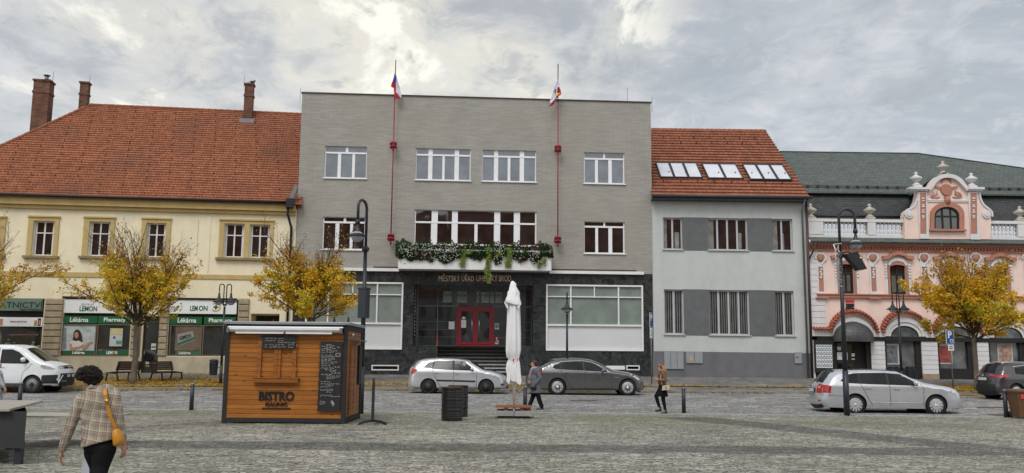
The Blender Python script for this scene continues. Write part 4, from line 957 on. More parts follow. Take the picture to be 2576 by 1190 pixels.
for f in (0, 1):
 for i, h in enumerate(hl[f]):
  ncol = [2, 4, 2][i]; cols_ = [(j / ncol, .10) for j in range(1, ncol)]
  h4 = h[:4]; w = casement(gh, GH, h4, .16, m_alu, M['glass_r'], cols_, [], .08, .06, sill=.06, sillm=m_alu)
  if f == 0:
   mb = MB(); a, b, c, d = h4; mb.box(a + .1, lerp(a, b, (.22, .16, .3)[i]), .183, .187, c + .1, d - .1); mb.box(lerp(a, b, (.62, .78, .55)[i]), lerp(a, b, (.85, .86, .62)[i]), .183, .187, c + .1, lerp(c, d, .55)); mb.build('curtain', mat('net_curtain', (.20, .19, .17), .8, var=.4, scale=3), w, k_)
  if f == 1:
   mb = MB(); a, b, c, d = h4; x = a + .12; rr = random.Random(i)
   while x < b - .1: mb.box(x, x + .05, .183, .187, c + .1, d - .1); x += .125
   mb.build('vertical_blind', mat('grey_blind', (.16, .165, .16), .7, var=.3, scale=2), w, k_)
# utility boxes
m_box = mat('utility_grey', (.27, .29, .31), .5, var=.06)
for x0, x1, y0, y1, n in ((1670, 1719, 885.5, 928, 3), (1725.5, 1767, 885.5, 913.5, 2), (1998, 2016, 886, 914, 1)):
 a, b, c, d = Gr(x0, x1, y0, y1); 
 for i in range(n):
  mb = MB(); mb.box(lerp(a, b, i / n) + .01, lerp(a, b, (i + 1) / n) - .01, -.10, -.03, c, d); mb.box(lerp(a, b, (i + .8) / n), lerp(a, b, (i + .88) / n), -.115, -.10, lerp(c, d, .45), lerp(c, d, .55)); ub = mb.build('utility_box', m_box, gh, k_)
a, b, c, d = Gr(1735, 1742, 896, 908); mb = MB(); mb.box(a, b, -.108, -.101, c, d); mb.build('sticker', mat('sticker', (.45, .30, .12), .5, var=.6, scale=25), gh, k_)
a, b, c, d = Gr(1998, 2016, 886, 914); mb = MB(); mb.box(lerp(a, b, .15), lerp(a, b, .5), -.108, -.101, lerp(c, d, .48), lerp(c, d, .56)); mb.build('letter_slot', M['blackm'], gh, k_)
# roof with stepped tile courses
zev = GH.z(1840, 495, -.5)
ur = GH.u(2034, 497, -.5); url = GH.u(1931, 328, RDg)
A = Vector((u0, -.55, zev)); B = Vector((max(ur, u1 + .1), -.55, zev)); Cc = Vector((B.x, RDg, zrg)); D = Vector((u0, RDg, zrg))
mb = MB(); nr = 24
for i in range(nr):
 t0, t1 = i / nr, (i + 1) / nr; a0, b0_, a1, b1 = A.lerp(D, t0), B.lerp(Cc, t0), A.lerp(D, t1), B.lerp(Cc, t1); off = Vector((0, -.05, .07))
 n = int((b0_.x - a0.x) / .30); vs = []; fs = []
 for k in range(n * 2 + 1):
  s = k / (n * 2); lf = .018 if k % 2 else 0
  lo = a0.lerp(b0_, s) + off + Vector((0, 0, lf)); hi = a1.lerp(b1, s) + Vector((0, 0, lf)); vs += [lo, hi, a0.lerp(b0_, s) - off * .3]
 for k in range(n * 2): o_ = 3 * k; fs += [(o_, o_ + 3, o_ + 4, o_ + 1), (o_, o_ + 2, o_ + 5, o_ + 3)]
 mb.add(vs, fs)
mb.add([D, Cc, (Cc.x, 15.6, zev), (D.x, 15.6, zev)], [(0, 1, 2, 3)])
gro = mb.build('roof', M['tile_new'], gh, k_)
mb = MB(); ridge_tiles(mb, D, Cc, .36, .1); mb.build('ridge', M['tile_new'], gro, k_)
mb = MB(); ridge_tiles(mb, B + Vector((.02, 0, .04)), Cc + Vector((.02, 0, .04)), 20, .05); mb.build('verge_flashing', M['zinc'], gro, k_)
mb = MB(); mb.tube([(u0 - .05, -.68, zev - .02), (B.x + .1, -.68, zev - .02)], .09, 8); mb.box(u0, u1, -.6, .0, zev - .22, zev - .1); mb.build('gutter', mat('grey_gutter', (.05, .05, .055), .5, metal=.4), gh, k_)
mb = MB()
for i in (4, 7, 18, 20):
 t = i / nr; p0 = A.lerp(D, t); x = p0.x + (.4 if i % 2 else .9)
 while x < B.x - .2: mb.box(x - .03, x + .03, p0.y - .1, p0.y - .03, p0.z + .09, p0.z + .17); x += 1.0
mb.build('snow_hook', M['blackm'], gro, k_)['kind'] = 'stuff'
nvec = Vector((0, -(zrg - zev), RDg + .55)).normalized(); sl = Vector((0, RDg + .55, zrg - zev)).normalized()
def onroof(px, py):
 r = ray(px, py); o_ = GH.O + Vector((0, A.y, A.z)); # plane through eave, normal nvec
 t = (o_ - CAM).dot(nvec) / r.dot(nvec); p = CAM + r * t - GH.O; p.z -= k_ * p.x; return p
m_skg = glass_mat('skylight_glass', (.62, .63, .68), .3, .5, .0, .06)
for xt0, xt1, yt, yb, n in ((1647.5, 1751, 413, 452, 3), (1763.5, 1850, 415.5, 454, 2), (1865, 1967, 417, 456.6, 3)):
 p0 = onroof(xt0, yt); p1 = onroof(xt1, yt); q = onroof((xt0 + xt1) / 2 + 17, yb); t1 = (p0 - A).dot(sl); t0 = (q - A).dot(sl)
 xa, xb = p0.x, p1.x; xs_ = p0.x
 for i in range(n):
  xx0, xx1 = lerp(xa, xb, i / n) + .01, lerp(xa, xb, (i + 1) / n) - .01
  def Q(x, t, h): return Vector((x, A.y, A.z)) + sl * t + nvec * h
  mb = MB()
  for (xa_, xb_, ta, tb) in ((xx0, xx1, t0, t0 + .1), (xx0, xx1, t1 - .1, t1), (xx0, xx0 + .06, t0 + .1, t1 - .1), (xx1 - .06, xx1, t0 + .1, t1 - .1)):
   v = [Q(x, t, h) for h in (-.02, .17) for x, t in ((xa_, ta), (xb_, ta), (xb_, tb), (xa_, tb))]
   mb.add(v, [(0, 3, 2, 1), (4, 5, 6, 7), (0, 1, 5, 4), (1, 2, 6, 5), (2, 3, 7, 6), (3, 0, 4, 7)])
  sk = mb.build('skylight', m_dkf if 'm_dkf' in globals() else globals().setdefault('m_dkf', mat('skylight_frame', (.04, .042, .045), .4, metal=.4)), gh, k_)
  mb = MB(); mb.add([Q(xx0 + .06, t0 + .1, .13), Q(xx1 - .06, t0 + .1, .13), Q(xx1 - .06, t1 - .1, .13), Q(xx0 + .06, t1 - .1, .13)], [(0, 1, 2, 3)]); mb.build('pane', m_skg, sk, k_)
mb = MB(); x = u1 - .1; mb.tube([(x - .1, -.6, zev - .1), (x - .15, -.15, zev - .7), (x - .12, -.12, .8)], .06, 8); mb.build('downpipe', M['zinc'], gh, k_)
# ------------------------------------------------------------------ pink bank with the curved gable
PB = Facade(GH.O.x + u1 + .0, 50.62, .0, -.004)
pb = root_for(PB, 'pink_bank', 'ornate pink and white bank building with curved gable, balustrade and dark slate roof', 'bank building')
Pr = PB.rect; k_ = PB.k
m_pink = mat('pink_render', (.80, .61, .54), .9, var=.05, scale=1.5, dirt=.1)
m_terra = mat('terracotta_trim', (.42, .19, .13), .85, var=.12, scale=4, dirt=.15)
m_wst = mat('white_stucco', (.66, .655, .66), .85, var=.06, scale=3, dirt=.12, bump=.1)
m_urn = mat('weathered_stucco', (.52, .49, .43), .9, var=.2, scale=6, dirt=.3)
m_dw = mat('black_shopfront', (.010, .009, .009), .7, var=.2)
U = lambda px, py=700, d=0: PB.u(px, py, d); Zc = lambda py, px=2300, d=0: PB.z(px, py, d)
uL, uR = .06, U(2735)
zs0 = .1
z_str1, z_str0 = Zc(742), Zc(751.5)      # string course
z_corn1, z_corn0 = Zc(613), Zc(635)
WX = [(2112, 2148), (2238.5, 2279), (2368, 2407), (2498, 2535.6), (2628, 2664)]
mh = [(U(a_), U(b_), Zc(741), Zc(666), .25) for a_, b_ in WX]
z_ar = Zc(848.5); z_beam0 = Zc(858.5)
mb = MB(); holes_wall(mb, uL, uR, Zc(846), z_corn1, mh, 0); 
mb.add([(uL, 0, 0), (uL, 10, 0), (uL, 10, z_corn1), (uL, 0, z_corn1)], [(0, 1, 2, 3)]); mb.add([(uR, 0, 0), (uR, 10, 0), (uR, 10, z_corn1), (uR, 0, z_corn1)], [(0, 1, 2, 3)])
mb.build('wall', m_pink, pb, k_)
mb = MB(); mb.box(uL, uR, .35, .5, zs0, Zc(846)); mb.build('shopfront_back', m_dw, pb, k_)
# quoins
mb = MB(); a, b = U(2035), U(2057); z = z_ar
n = 14; h = (z_corn0 - z_ar) / n
for i in range(n): mb.box(a, b + (.0 if z_ar + i * h > z_str1 else .35) , -.05, .0, z_ar + i * h + .012, z_ar + (i + 1) * h - .012)
mb.build('quoins', m_wst, pb, k_)
# cornice with dentils
mb = MB(); H = z_corn1 - z_corn0
mb.box(uL, uR, -.10, 0, z_corn0, z_corn0 + H * .25); mb.box(uL, uR, -.22, 0, z_corn0 + H * .52, z_corn0 + H * .70); mb.box(uL, uR, -.38, 0, z_corn0 + H * .70 + .002, z_corn1 - .0)
mb.box(uL, uR, -.06, 0, z_corn0 + H * .25 + .002, z_corn0 + H * .52 - .002)
x = uL
while x < uR - .2: mb.box(x, x + .09, -.17, -.06, z_corn0 + H * .27, z_corn0 + H * .5); x += .18
mb.build('cornice', m_terra, pb, k_)
# slate apron between cornice and balustrade
mb = MB(); za, zb2 = Zc(613, 2300, -.45), Zc(598, 2300, 0)
mb.add([(uL, -.55, z_corn1 + .01), (uR, -.55, z_corn1 + .01), (uR, .25, zb2), (uL, .25, zb2)], [(0, 1, 2, 3)]); mb.add([(uL, -.55, z_corn1 + .01), (uR, -.55, z_corn1 + .01), (uR, -.5, z_corn1 - .07), (uL, -.5, z_corn1 - .07)], [(3, 2, 1, 0)]); mb.build('slate_apron', M['slate_g'], pb, k_)
# balustrade set back .25
BY = .25
zb0, zb1 = Zc(600, 2300, BY), Zc(553, 2300, BY); zr0 = zb1 - .17; zf = zb0 + .18
ub = lambda px: U(px, 575, BY)
mb = MB(); mb.box(uL, ub(2315), BY, BY + .35, zb0, zf); mb.box(uL, ub(2315), BY - .05, BY + .40, zr0, zb1); mb.box(ub(2459), uR, BY, BY + .35, zb0, zf); mb.box(ub(2459), uR, BY - .05, BY + .40, zr0, zb1)
peds = [(2034, 2071), (2183, 2203), (2273, 2316), (2459, 2492), (2560, 2581), (2700, 2735)]
for p, q in peds: mb.box(max(uL, ub(p)), min(uR, ub(q)), BY - .03, BY + .38, zf + .001, zr0 - .001)
bl = mb.build('balustrade', m_wst, pb, k_)
bal0 = None
for s0, s1, n in ((2071, 2183, 11), (2203, 2273, 7), (2492, 2560, 7), (2581, 2700, 11)):
 for i in range(n):
  x = lerp(ub(s0), ub(s1), (i + .5) / n); hb = zr0 - zf
  if bal0 is None:
   mb = MB(); pr = [(.075, 0), (.075, .06), (.045, .09), (.05, .13), (.085, .25), (.075, .33), (.04, .42), (.05, .5), (.08, .60), (.07, .70), (.045, .80), (.07, .88), (.07, 1)]
   mb.lathe([(r_, t_ * hb) for r_, t_ in pr], (0, 0, 0), 8); bal0 = mb.build('baluster', m_wst, bl); o_ = bal0
  else: o_ = bal0.copy(); COL.objects.link(o_)
  o_.location = (x, BY + .17, zf + k_ * x)
# urns
def urn(px, pyt, pyb, dy, m_=None):
 x = U(px, (pyt + pyb) / 2, dy); z0_, z1_ = Zc(pyb, px, dy), Zc(pyt, px, dy); h = z1_ - z0_; r = h * .40
 mb = MB(); w = r * .62; mb.box(x - w, x + w, dy - w, dy + w, z0_, z0_ + h * .12)
 mb.lathe([(r * q, z0_ + h * t) for q, t in ((.55, .12), (.62, .18), (.5, .22), (.28, .28), (.26, .36), (.6, .44), (.86, .52), (.92, .58), (.88, .63), (.55, .66), (.66, .70), (.45, .74), (.22, .79), (.2, .84), (.30, .88), (.24, .94), (.02, 1.0))], (x, dy, 0), 14)
 return mb.build('urn', m_ or m_urn, pb, k_)
urn(2039, 512, 552, BY + .2); urn(2187.5, 512.5, 552, BY + .2); urn(2565, 518, 557, BY + .2); 
# gable ------------------------------------------------------
gy = .05
def gp(px, py): return PB.uz(px, py, gy)
sil = [(2276, 601), (2276, 556), (2274, 545), (2276, 533), (2284, 527), (2296, 522), (2303, 508), (2307, 495), (2309, 480), (2309, 474), (2331, 473), (2337, 466), (2343, 455), (2353, 446), (2365, 441.5), (2382, 440), (2398, 443), (2412, 450), (2422, 462), (2430, 472), (2462, 474), (2462, 482), (2463, 500), (2468, 513), (2478, 523), (2488, 530), (2493, 540), (2493, 556), (2491, 602)]
mb = MB(); mb.prism([gp(*p) for p in sil], gy, gy + .5); gb = mb.build('gable', m_pink, pb, k_)
def gpoly(name, pts, y0, y1, m, par=gb): mb = MB(); mb.prism([gp(*p) for p in pts], y0, y1); return mb.build(name, m, par, k_)
# white mouldings: arch cap, entablature wings, edge scrolls
mb = MB()
def band(outer, inner, y0, y1): mb.ring([gp(*p) for p in outer], [gp(*p) for p in inner], y0, y1)
arch_o = smooth_line([(2331, 476), (2338, 466), (2346, 453), (2358, 443.5), (2372, 439.5), (2387, 439.5), (2402, 443.5), (2416, 453), (2426, 466), (2434, 476)], 3)
arch_i = smooth_line([(2335, 482), (2344, 472), (2352, 460), (2363, 452), (2374, 449), (2386, 449), (2398, 452), (2409, 460), (2420, 472), (2430, 482)], 3)
band(arch_o, arch_i, gy - .22, gy)
for x0_, x1_ in ((2282, 2334), (2430, 2471)):
 a, b = gp(x0_, 476)[0], gp(x1_, 476)[0]; z1_, z0_ = gp(x0_, 472.5)[1], gp(x0_, 481.5)[1]; mb.box(a, b, gy - .28, gy + .1, lerp(z0_, z1_, .4), z1_); mb.box(a + .08, b - .08, gy - .16, gy + .08, z0_, lerp(z0_, z1_, .4) - .001)
for x0_, x1_, yy0, yy1 in ((2310, 2333, 484, 601), (2437, 2460, 484, 603)):
 a, b, c, d = PB.rect(x0_, x1_, yy0, yy1, gy); mb.box(a, b, gy - .09, gy, c, d)
band(smooth_line([(2311, 483), (2309, 500), (2302, 518), (2291, 527), (2280, 531), (2275, 541)], 3), smooth_line([(2307, 483), (2305, 499), (2299, 515), (2289, 523), (2279, 527), (2272, 540)], 3), gy - .06, gy + .02)
band(smooth_line([(2461, 484), (2464, 500), (2472, 516), (2484, 526), (2492, 534), (2494, 545)], 3), smooth_line([(2465, 484), (2468, 499), (2475, 513), (2487, 523), (2496, 532), (2498, 545)], 3), gy - .06, gy + .02)
for cx_ in (2285.5, 2480.5):
 c_ = gp(cx_, 539); mb.lathe([(.24, gy - .09), (.24, gy)], (c_[0], 0, c_[1]), 18, 'y', False); mb.lathe([(.13, gy - .13), (.13, gy - .09)], (c_[0], 0, c_[1]), 14, 'y', False)
a, b, c, d = PB.rect(2333, 2437, 503, 509, gy); mb.box(a, b, gy - .06, gy, c, d); mb.box(a, b, gy - .085, gy, lerp(c, d, .55), lerp(c, d, .85))
mb.build('gable_moulding', m_wst, gb, k_)
for x0_, x1_ in ((2313.5, 2328.5), (2440, 2456)):
 gpoly('pilaster_panel', [(x0_, 588), (x1_, 588), (x1_ - 1, 486), (x0_ - 1, 486)], gy - .105, gy - .09, m_terra)
 mb = MB(); rr = random.Random(3); xm = (x0_ + x1_) / 2 - .7
 for y_, w in ((500, 5), (506, 3.4), (517, 3), (521, 4.5), (530, 3), (535, 4.5), (545, 4.5), (549, 2.6)):
  c_ = gp(xm, y_); mb.ball((c_[0], gy - .12, c_[1]), (w * .0232, .03, .05), 8, 5)
 mb.build('stucco_ornament', m_wst, gb, k_)
# cartouche & leaves, plain forms
mb = MB(); c_ = gp(2380, 478); mb.lathe([(.33, gy - .10), (.36, gy)], (c_[0], 0, c_[1]), 18, 'y', False)
for s in (-1, 1):
 for x_, y_, l_, an in ((2352, 491, 17, 20), (2346, 488, 16, 45), (2358, 497, 14, 10), (2347, 497, 15, -8), (2356, 484, 12, 65)):
  c_ = gp(2380 + s * (2380 - x_), y_); ca, sa = cos(radians(an)), sin(radians(an)); L_ = l_ * .0232 / 2
  mb.prism([(c_[0] - s * L_ * ca, c_[1] + L_ * sa), (c_[0] + .05 * sa, c_[1] + .06), (c_[0] + s * L_ * ca, c_[1] - L_ * sa), (c_[0] - .05 * sa, c_[1] - .06)], gy - .05, gy)
 mb.prism([gp(2380 + s * 15, 470), gp(2380 + s * 28, 468), gp(2380 + s * 28, 474), gp(2380 + s * 15, 478)], gy - .04, gy)
mb.ring([gp(*p) for p in smooth_line([(2366, 459), (2372, 450), (2380, 447), (2388, 450), (2394, 459)], 3)], [gp(*p) for p in smooth_line([(2369, 461), (2374, 454), (2380, 452), (2386, 454), (2391, 461)], 3)], gy - .06, gy)
mb.build('relief_ornament', m_terra, gb, k_)
# arched window with surround
def archpts(x0, x1, ytop, ybot, n=12, py=2.0):
 xm = (x0 + x1) / 2; w = (x1 - x0) / 2; ry = min(w * .72, (ybot - ytop) * .5); ys = ytop + ry
 return [(x0, ybot)] + [(xm - w * cos(pi * i / n), ys - ry * sin(pi * i / n)) for i in range(n + 1)] + [(x1, ybot)]
mb = MB(); mb.ring([gp(*p) for p in archpts(2339, 2423, 509, 580)], [gp(*p) for p in archpts(2348, 2411, 521, 578)], gy - .14, gy)
a, b, c, d = PB.rect(2335, 2427, 577.5, 582, gy); mb.box(a, b, gy - .22, gy, c, d)
cz = gp(2381, 505); mb.ball((cz[0], gy - .14, cz[1]), (.19, .12, .24), 10, 8); mb.ball((cz[0], gy - .25, cz[1] - .02), (.05, .06, .09), 6, 5); mb.box(cz[0] - .14, cz[0] + .14, gy - .2, gy, cz[1] + .16, cz[1] + .24)
mb.build('window_surround', m_terra, gb, k_)
gw = MB(); gw.prism([gp(*p) for p in archpts(2349, 2411, 522, 577)], gy - .02, gy + .0); w = gw.build('window', M['glass_r'], gb, k_)
mb = MB(); mb.ring([gp(*p) for p in archpts(2349, 2411, 522, 577)], [gp(*p) for p in archpts(2352.5, 2407.5, 526, 574)], gy - .07, gy - .02)
for x_ in (2370, 2391): a, b, c, d = PB.rect(x_ - 1.6, x_ + 1.6, 524, 576, gy); mb.box(a, b, gy - .07, gy - .02, c, d)
a, b, c, d = PB.rect(2350, 2410, 543, 547, gy); mb.box(a, b, gy - .072, gy - .02, c, d); mb.build('window_frame', m_dw, w, k_)
for args in ((2304.5, 432, 472), (2443.5, 434.5, 473)): urn(*args, gy + .1, m_wst)
urn(2372, 404.5, 441, gy + .1)
# gable's little roof behind
mb = MB(); pts_o = [gp(*p) for p in smooth_line([(2318, 474), (2330, 462), (2345, 449), (2362, 442), (2380, 440), (2400, 443), (2418, 453), (2432, 470)], 3)]
n = len(pts_o); vs = [(x, gy + .3, z - .02) for x, z in pts_o] + [(x, gy + 3.2, z - .3) for x, z in pts_o]; mb.add(vs, [(i, i + 1, n + i + 1, n + i) for i in range(n - 1)], True); mb.build('gable_roof', M['slate_g'], gb, k_)
# mansards
y1_, y2_ = 1.0, 2.3; zm0 = Zc(553, 2300, y1_) - .2; zm1 = Zc(481, 2300, y2_)
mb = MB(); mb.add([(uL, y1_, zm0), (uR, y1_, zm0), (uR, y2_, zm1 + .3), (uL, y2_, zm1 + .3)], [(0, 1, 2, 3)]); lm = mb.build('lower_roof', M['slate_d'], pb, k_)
mb = MB(); mb.tube([(uL, y1_ - .1, Zc(547, 2300, y1_)), (U(2276, 547, y1_), y1_ - .1, Zc(547, 2300, y1_))], .07, 6); mb.build('gutter', M['gutter'], pb, k_)
y3_ = 8.0; ye = 1.7; zE = Zc(484, 2200, ye); lft = U(1960, 481, ye); 
rl = PB.uz(1969, 381, y3_); r2 = PB.uz(2308, 387, y3_); zrd = PB.z(2200, 385, y3_)
er = (U(2900, 470, ye), ye, zE); 
hip2 = U(2308, 387, y3_)
mb = MB(); ex = hip2 + 15.5
mb.add([(-4, ye, zE), (ex, ye, zE), (hip2, y3_, zrd), (-4, y3_, zrd)], [(0, 1, 2, 3)]); mb.add([(ex, ye, zE), (ex, 14, zE), (hip2, y3_, zrd)], [(0, 1, 2)]); mb.add([(-4, 14, zE), (-4, y3_, zrd), (hip2, y3_, zrd), (ex, 14, zE)], [(0, 1, 2, 3)])
mb.box(-4, ex, ye, ye + .2, zE - .09, zE - .004)
ur_ = mb.build('upper_roof', M['slate_g'], pb, k_)
mb = MB(); mb.tube([(-4, y3_, zrd), (hip2, y3_, zrd), (ex, ye, zE)], .06, 6); mb.build('ridge', M['gutter'], ur_, k_)
mb = MB()
for px in list(range(2031, 2260, 25)) + [2487, 2512, 2537, 2561, 2590, 2620]: x = U(px, 467, ye + .6); zz_ = lerp(zE, zrd, .6 / (y3_ - ye)); mb.box(x - .05, x + .05, ye + .45, ye + .6, zz_ - .1, zz_ + .12)
mb.build('snow_guard', M['blackm'], ur_, k_)
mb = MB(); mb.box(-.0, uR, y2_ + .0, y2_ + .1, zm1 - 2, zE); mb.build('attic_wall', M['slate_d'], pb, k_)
# pilasters of the main floor
for px in (2064, 2196, 2325, 2455, 2585, 2690):
 a, b, c, d = Pr(px - 9.5, px + 10, 636, 741); mb = MB(); mb.box(a, b, -.06, 0, c + .0, d); mb.box(a - .06, b + .06, -.11, 0, c, c + .12)
 mb.ring([(lerp(a, b, .5) - .34 * 1.0, d - .35)] + arc(lerp(a, b, .5), d - .28, .33, .28, pi, 0, 10) + [(lerp(a, b, .5) + .34, d - .35), (lerp(a, b, .5), d - .75)], [(lerp(a, b, .5) - .24, d - .35)] + arc(lerp(a, b, .5), d - .28, .24, .2, pi, 0, 10) + [(lerp(a, b, .5) + .24, d - .35), (lerp(a, b, .5), d - .62)], -.12, -.06)
 pl_ = mb.build('pilaster', m_wst, pb, k_)
 mb = MB(); w = b - a; mb.box(a + w * .2, b - w * .2, -.075, -.06, c + .18, d - .8); xm = (a + b) / 2; mb.ball((xm, -.08, d - .30), (.2, .1, .24), 10, 7); mb.build('pilaster_panel', m_terra, pl_, k_)
 mb = MB()
 for j, s in enumerate((.55, .78, .98, 1.15, 1.35)): mb.ball((xm + (.02 if j % 2 else -.02), -.10, d - .35 - s * .8), (.07, .035, .08), 7, 5)
 mb.build('stucco_ornament', m_wst, pl_, k_)
# main windows
for i, h in enumerate(mh):
 a, b, c, d = h[:4]; xm = (a + b) / 2
 w = casement(pb, PB, (a, b, c, d), .12, m_dw, M['glass_r'], [(.5, .07)], [.68], .07, .08)
 mb = MB(); mb.box(a + .15, xm - .06, .148, .150, c + .15, lerp(c, d, .64)); mb.box(xm + .06, b - .15, .148, .150, c + .15, lerp(c, d, .64)); mb.build('curtain', mat('drab_curtain', (.09, .095, .075), .7, var=.4, scale=3), w, k_)
 mb = MB(); mb.ring([(a - .12, c)] + [(a - .12, d - .18)] + arc(xm, d - .18, (b - a) / 2 + .12, .28, pi, 0, 10) + [(b + .12, d - .18), (b + .12, c)], [(a, c)] + [(a, d - .18)] + arc(xm, d - .18, (b - a) / 2, .16, pi, 0, 10) + [(b, d - .18), (b, c)], -.07, .0)
 # filler corners between the arch and the square opening
 # hood
 o_ = [(xm - .88, d + .46), (xm - .55, d + .50), (xm - .35, d + .66), (xm, d + .74), (xm + .35, d + .66), (xm + .55, d + .50), (xm + .88, d + .46)]
 mb.ring(o_, [(x, z - .2) for x, z in o_], -.25, 0); s = mb.build('window_surround', m_terra, pb, k_)
 mb = MB(); mb.box(a - .26, a - .14, -.05, 0, c, d + .1); mb.box(b + .14, b + .26, -.05, 0, c, d + .1)
 mb.ring(arc(xm, d - .05, .55, .42, pi, 0, 10), arc(xm, d - .05, .42, .25, pi, 0, 10), -.10, 0)
 for t in (-.33, -.16, .16, .33): mb.ball((xm + t, -.08, d + .22), (.05, .04, .1), 6, 4)
 for s_ in (-1, 1):
  for j in range(5): mb.ball((xm + s_ * ((b - a) / 2 + .22), -.06, d - .05 - j * .17), (.08, .04, .08), 6, 4)
 mb.build('window_stucco', m_wst, s, k_)
mb = MB(); a, b, c, d = Pr(2055, 2735, 741.5, 750.5); mb.box(U(2055), uR, -.16, 0, z_str0, z_str1 - .06); mb.box(U(2052), uR, -.22, 0, z_str1 - .058, z_str1)
for px in (2064, 2196, 2325, 2455, 2585): x = U(px); mb.box(x - .35, x + .35, -.2, 0, z_str0 - .06, z_str0 - .001)
mb.build('string_course', m_terra, pb, k_)
# ground floor arches --------------------------------------
per = 130.2
m_hood = mat('hood_tile', (.33, .085, .04), .7, var=.3, scale=6)
AX = [2143.4 + per * i for i in range(5)]
zv = lambda y: Zc(y, 2250)
pw = MB()
for i, cx_ in enumerate(AX):
 xm = U(cx_, 820); R = (U(cx_ + 53, 820) - U(cx_ - 53, 820)) / 2; zsp = zv(846); rz = zv(800) - zsp
 mb = MB()
 half = (U(cx_ + per / 2) - U(cx_ - per / 2)) / 2
 o_ = arc(xm, zsp, R, rz, pi, 0, 24); mb.ring(o_, arc(xm, zsp, R * .80, rz * .78, pi, 0, 24), -.16, 0)
 mb.ring(arc(xm, zsp, R * .80, rz * .78, pi, 0, 24), arc(xm, zsp, R * .66, rz * .58, pi, 0, 24), -.09, 0)
 # shoulders
 l0 = xm - half + (.0 if i else -.03); 
 if i == 0: mb.box(uL, xm - R + .02, -.16, 0, zsp - .05, zsp + .30)
 mb.box(xm + R - .03, xm + 2 * half - R + .03, -.165, 0, zsp - .05, zsp + .34) if i < 4 else None
 ar = mb.build('arch_moulding', m_wst, pb, k_)
 # hood tiles along a wave
 mt = MB(); n = 21
 pth = arc(xm, zsp + .12, R + .12, rz + .22, pi * .97, pi * .03, n)
 for j, (x, z) in enumerate(pth):
  if j % 1 == 0:
   dx = .1; mt.tube([(x, -.42, z - .03), (x, -.02, z + .11)], [.085, .075], 7)
 if i == 0:
  for j in range(5): x = lerp(uL + .15, xm - R - .05, j / 5); mt.tube([(x, -.42, zsp + .33), (x, -.02, zsp + .43)], [.085, .075], 7)
 mt.build('hood_tiles', m_hood, ar, k_)
 # lunette
 if i > 0:
  g = MB(); g.prism(arc(xm, zsp - .02, R * .67, rz * .60, pi, 0, 20), -.03, -.01); l_ = g.build('lunette', glass_mat('lunette_glass', (.10, .11, .11), .15, .6) if i == 1 else MATS['lunette_glass'], pb, k_)
  g = MB(); g.ring(arc(xm, zsp - .02, R * .67, rz * .60, pi, 0, 20), arc(xm, zsp - .02, R * .61, rz * .53, pi, 0, 20), -.06, -.03); g.build('lunette_frame', m_dw, l_, k_)
# pilasters between openings, white rusticated blocks
zbm = z_beam0; zfoot = Zc(952) ; 
cols_ = [(2191, 2226), (2318.6, 2358.7), (2449.5, 2487), (2580, 2618), (2705, 2735)]
for p, q in cols_:
 a, b = U(p, 900), min(uR, U(q, 900)); mb = MB(); n = 7; h = (zbm - zfoot - .25) / n
 mb.box(a + .02, b - .02, -.04, .35, zfoot - .5, zbm)
 for i in range(n): mb.box(a, b, -.07, -.04, zfoot + .25 + i * h + .012, zfoot + .25 + (i + 1) * h - .012)
 pl_ = mb.build('pier', m_wst, pb, k_); mb = MB(); mb.box(a - .01, b + .01, -.09, -.0, zfoot - .4, zfoot + .25); mb.build('pier_foot', mat('sandstone_foot', (.33, .24, .16), .9, var=.15), pl_, k_)
mb = MB(); mb.box(U(2048), uR, -.12, .3, z_beam0 + .0, z_ar + .02); mb.build('fascia', m_dw, pb, k_)
mb = MB(); mb.box(uL, U(2050, 900), -.04, .3, .3, z_beam0 - .01); mb.build('corner_pier', m_wst, pb, k_)
bays = [(2226, 2318.6), (2358.7, 2449.5), (2487, 2580), (2618, 2705)]
posters = [(2233.5, 2261, 869, 913, (.12, .13, .14)), (2366, 2395.5, 870, 912, (.26, .05, .04)), (2517.5, 2548, 868, 910, (.34, .22, .16)), None]
for (p, q), po in zip(bays, posters):
 a, b = U(p, 900), U(q, 900); mb = MB(); zt2, zb3 = z_beam0, Zc(951); zs_ = Zc(926)
 mb.box(a, a + .14, .05, .3, zb3, zt2); mb.box(b - .30, b, .05, .3, zb3, zt2); mb.box(a + .14, b - .3, .05, .3, zb3 - .3, zs_); f = mb.build('shop_window', m_dw, pb, k_)
 g = MB(); g.add([(a + .14, .2, zs_), (b - .3, .2, zs_), (b - .3, .2, zt2), (a + .14, .2, zt2)], [(0, 1, 2, 3)]); g.build('pane', glass_mat('shop_pane_grey', (.10, .105, .105), .08, .7, .1) if 'shop_pane_grey' not in MATS else MATS['shop_pane_grey'], f, k_)
 if po:
  x0, x1, y0, y1, colr = po; aa, bb, cc_, dd = Pr(x0, x1, y0, y1); mb = MB(); mb.box(aa - .09, bb + .09, .17, .185, cc_ - .09, dd + .09); s = mb.build('poster_frame', mat('poster_border', (.42, .43, .43), .6), f, k_)
  mb = MB(); mb.box(aa, bb, .155, .169, cc_, dd); mb.build('poster', mat('poster_%d' % x0, colr, .5, var=.6, scale=5), s, k_)
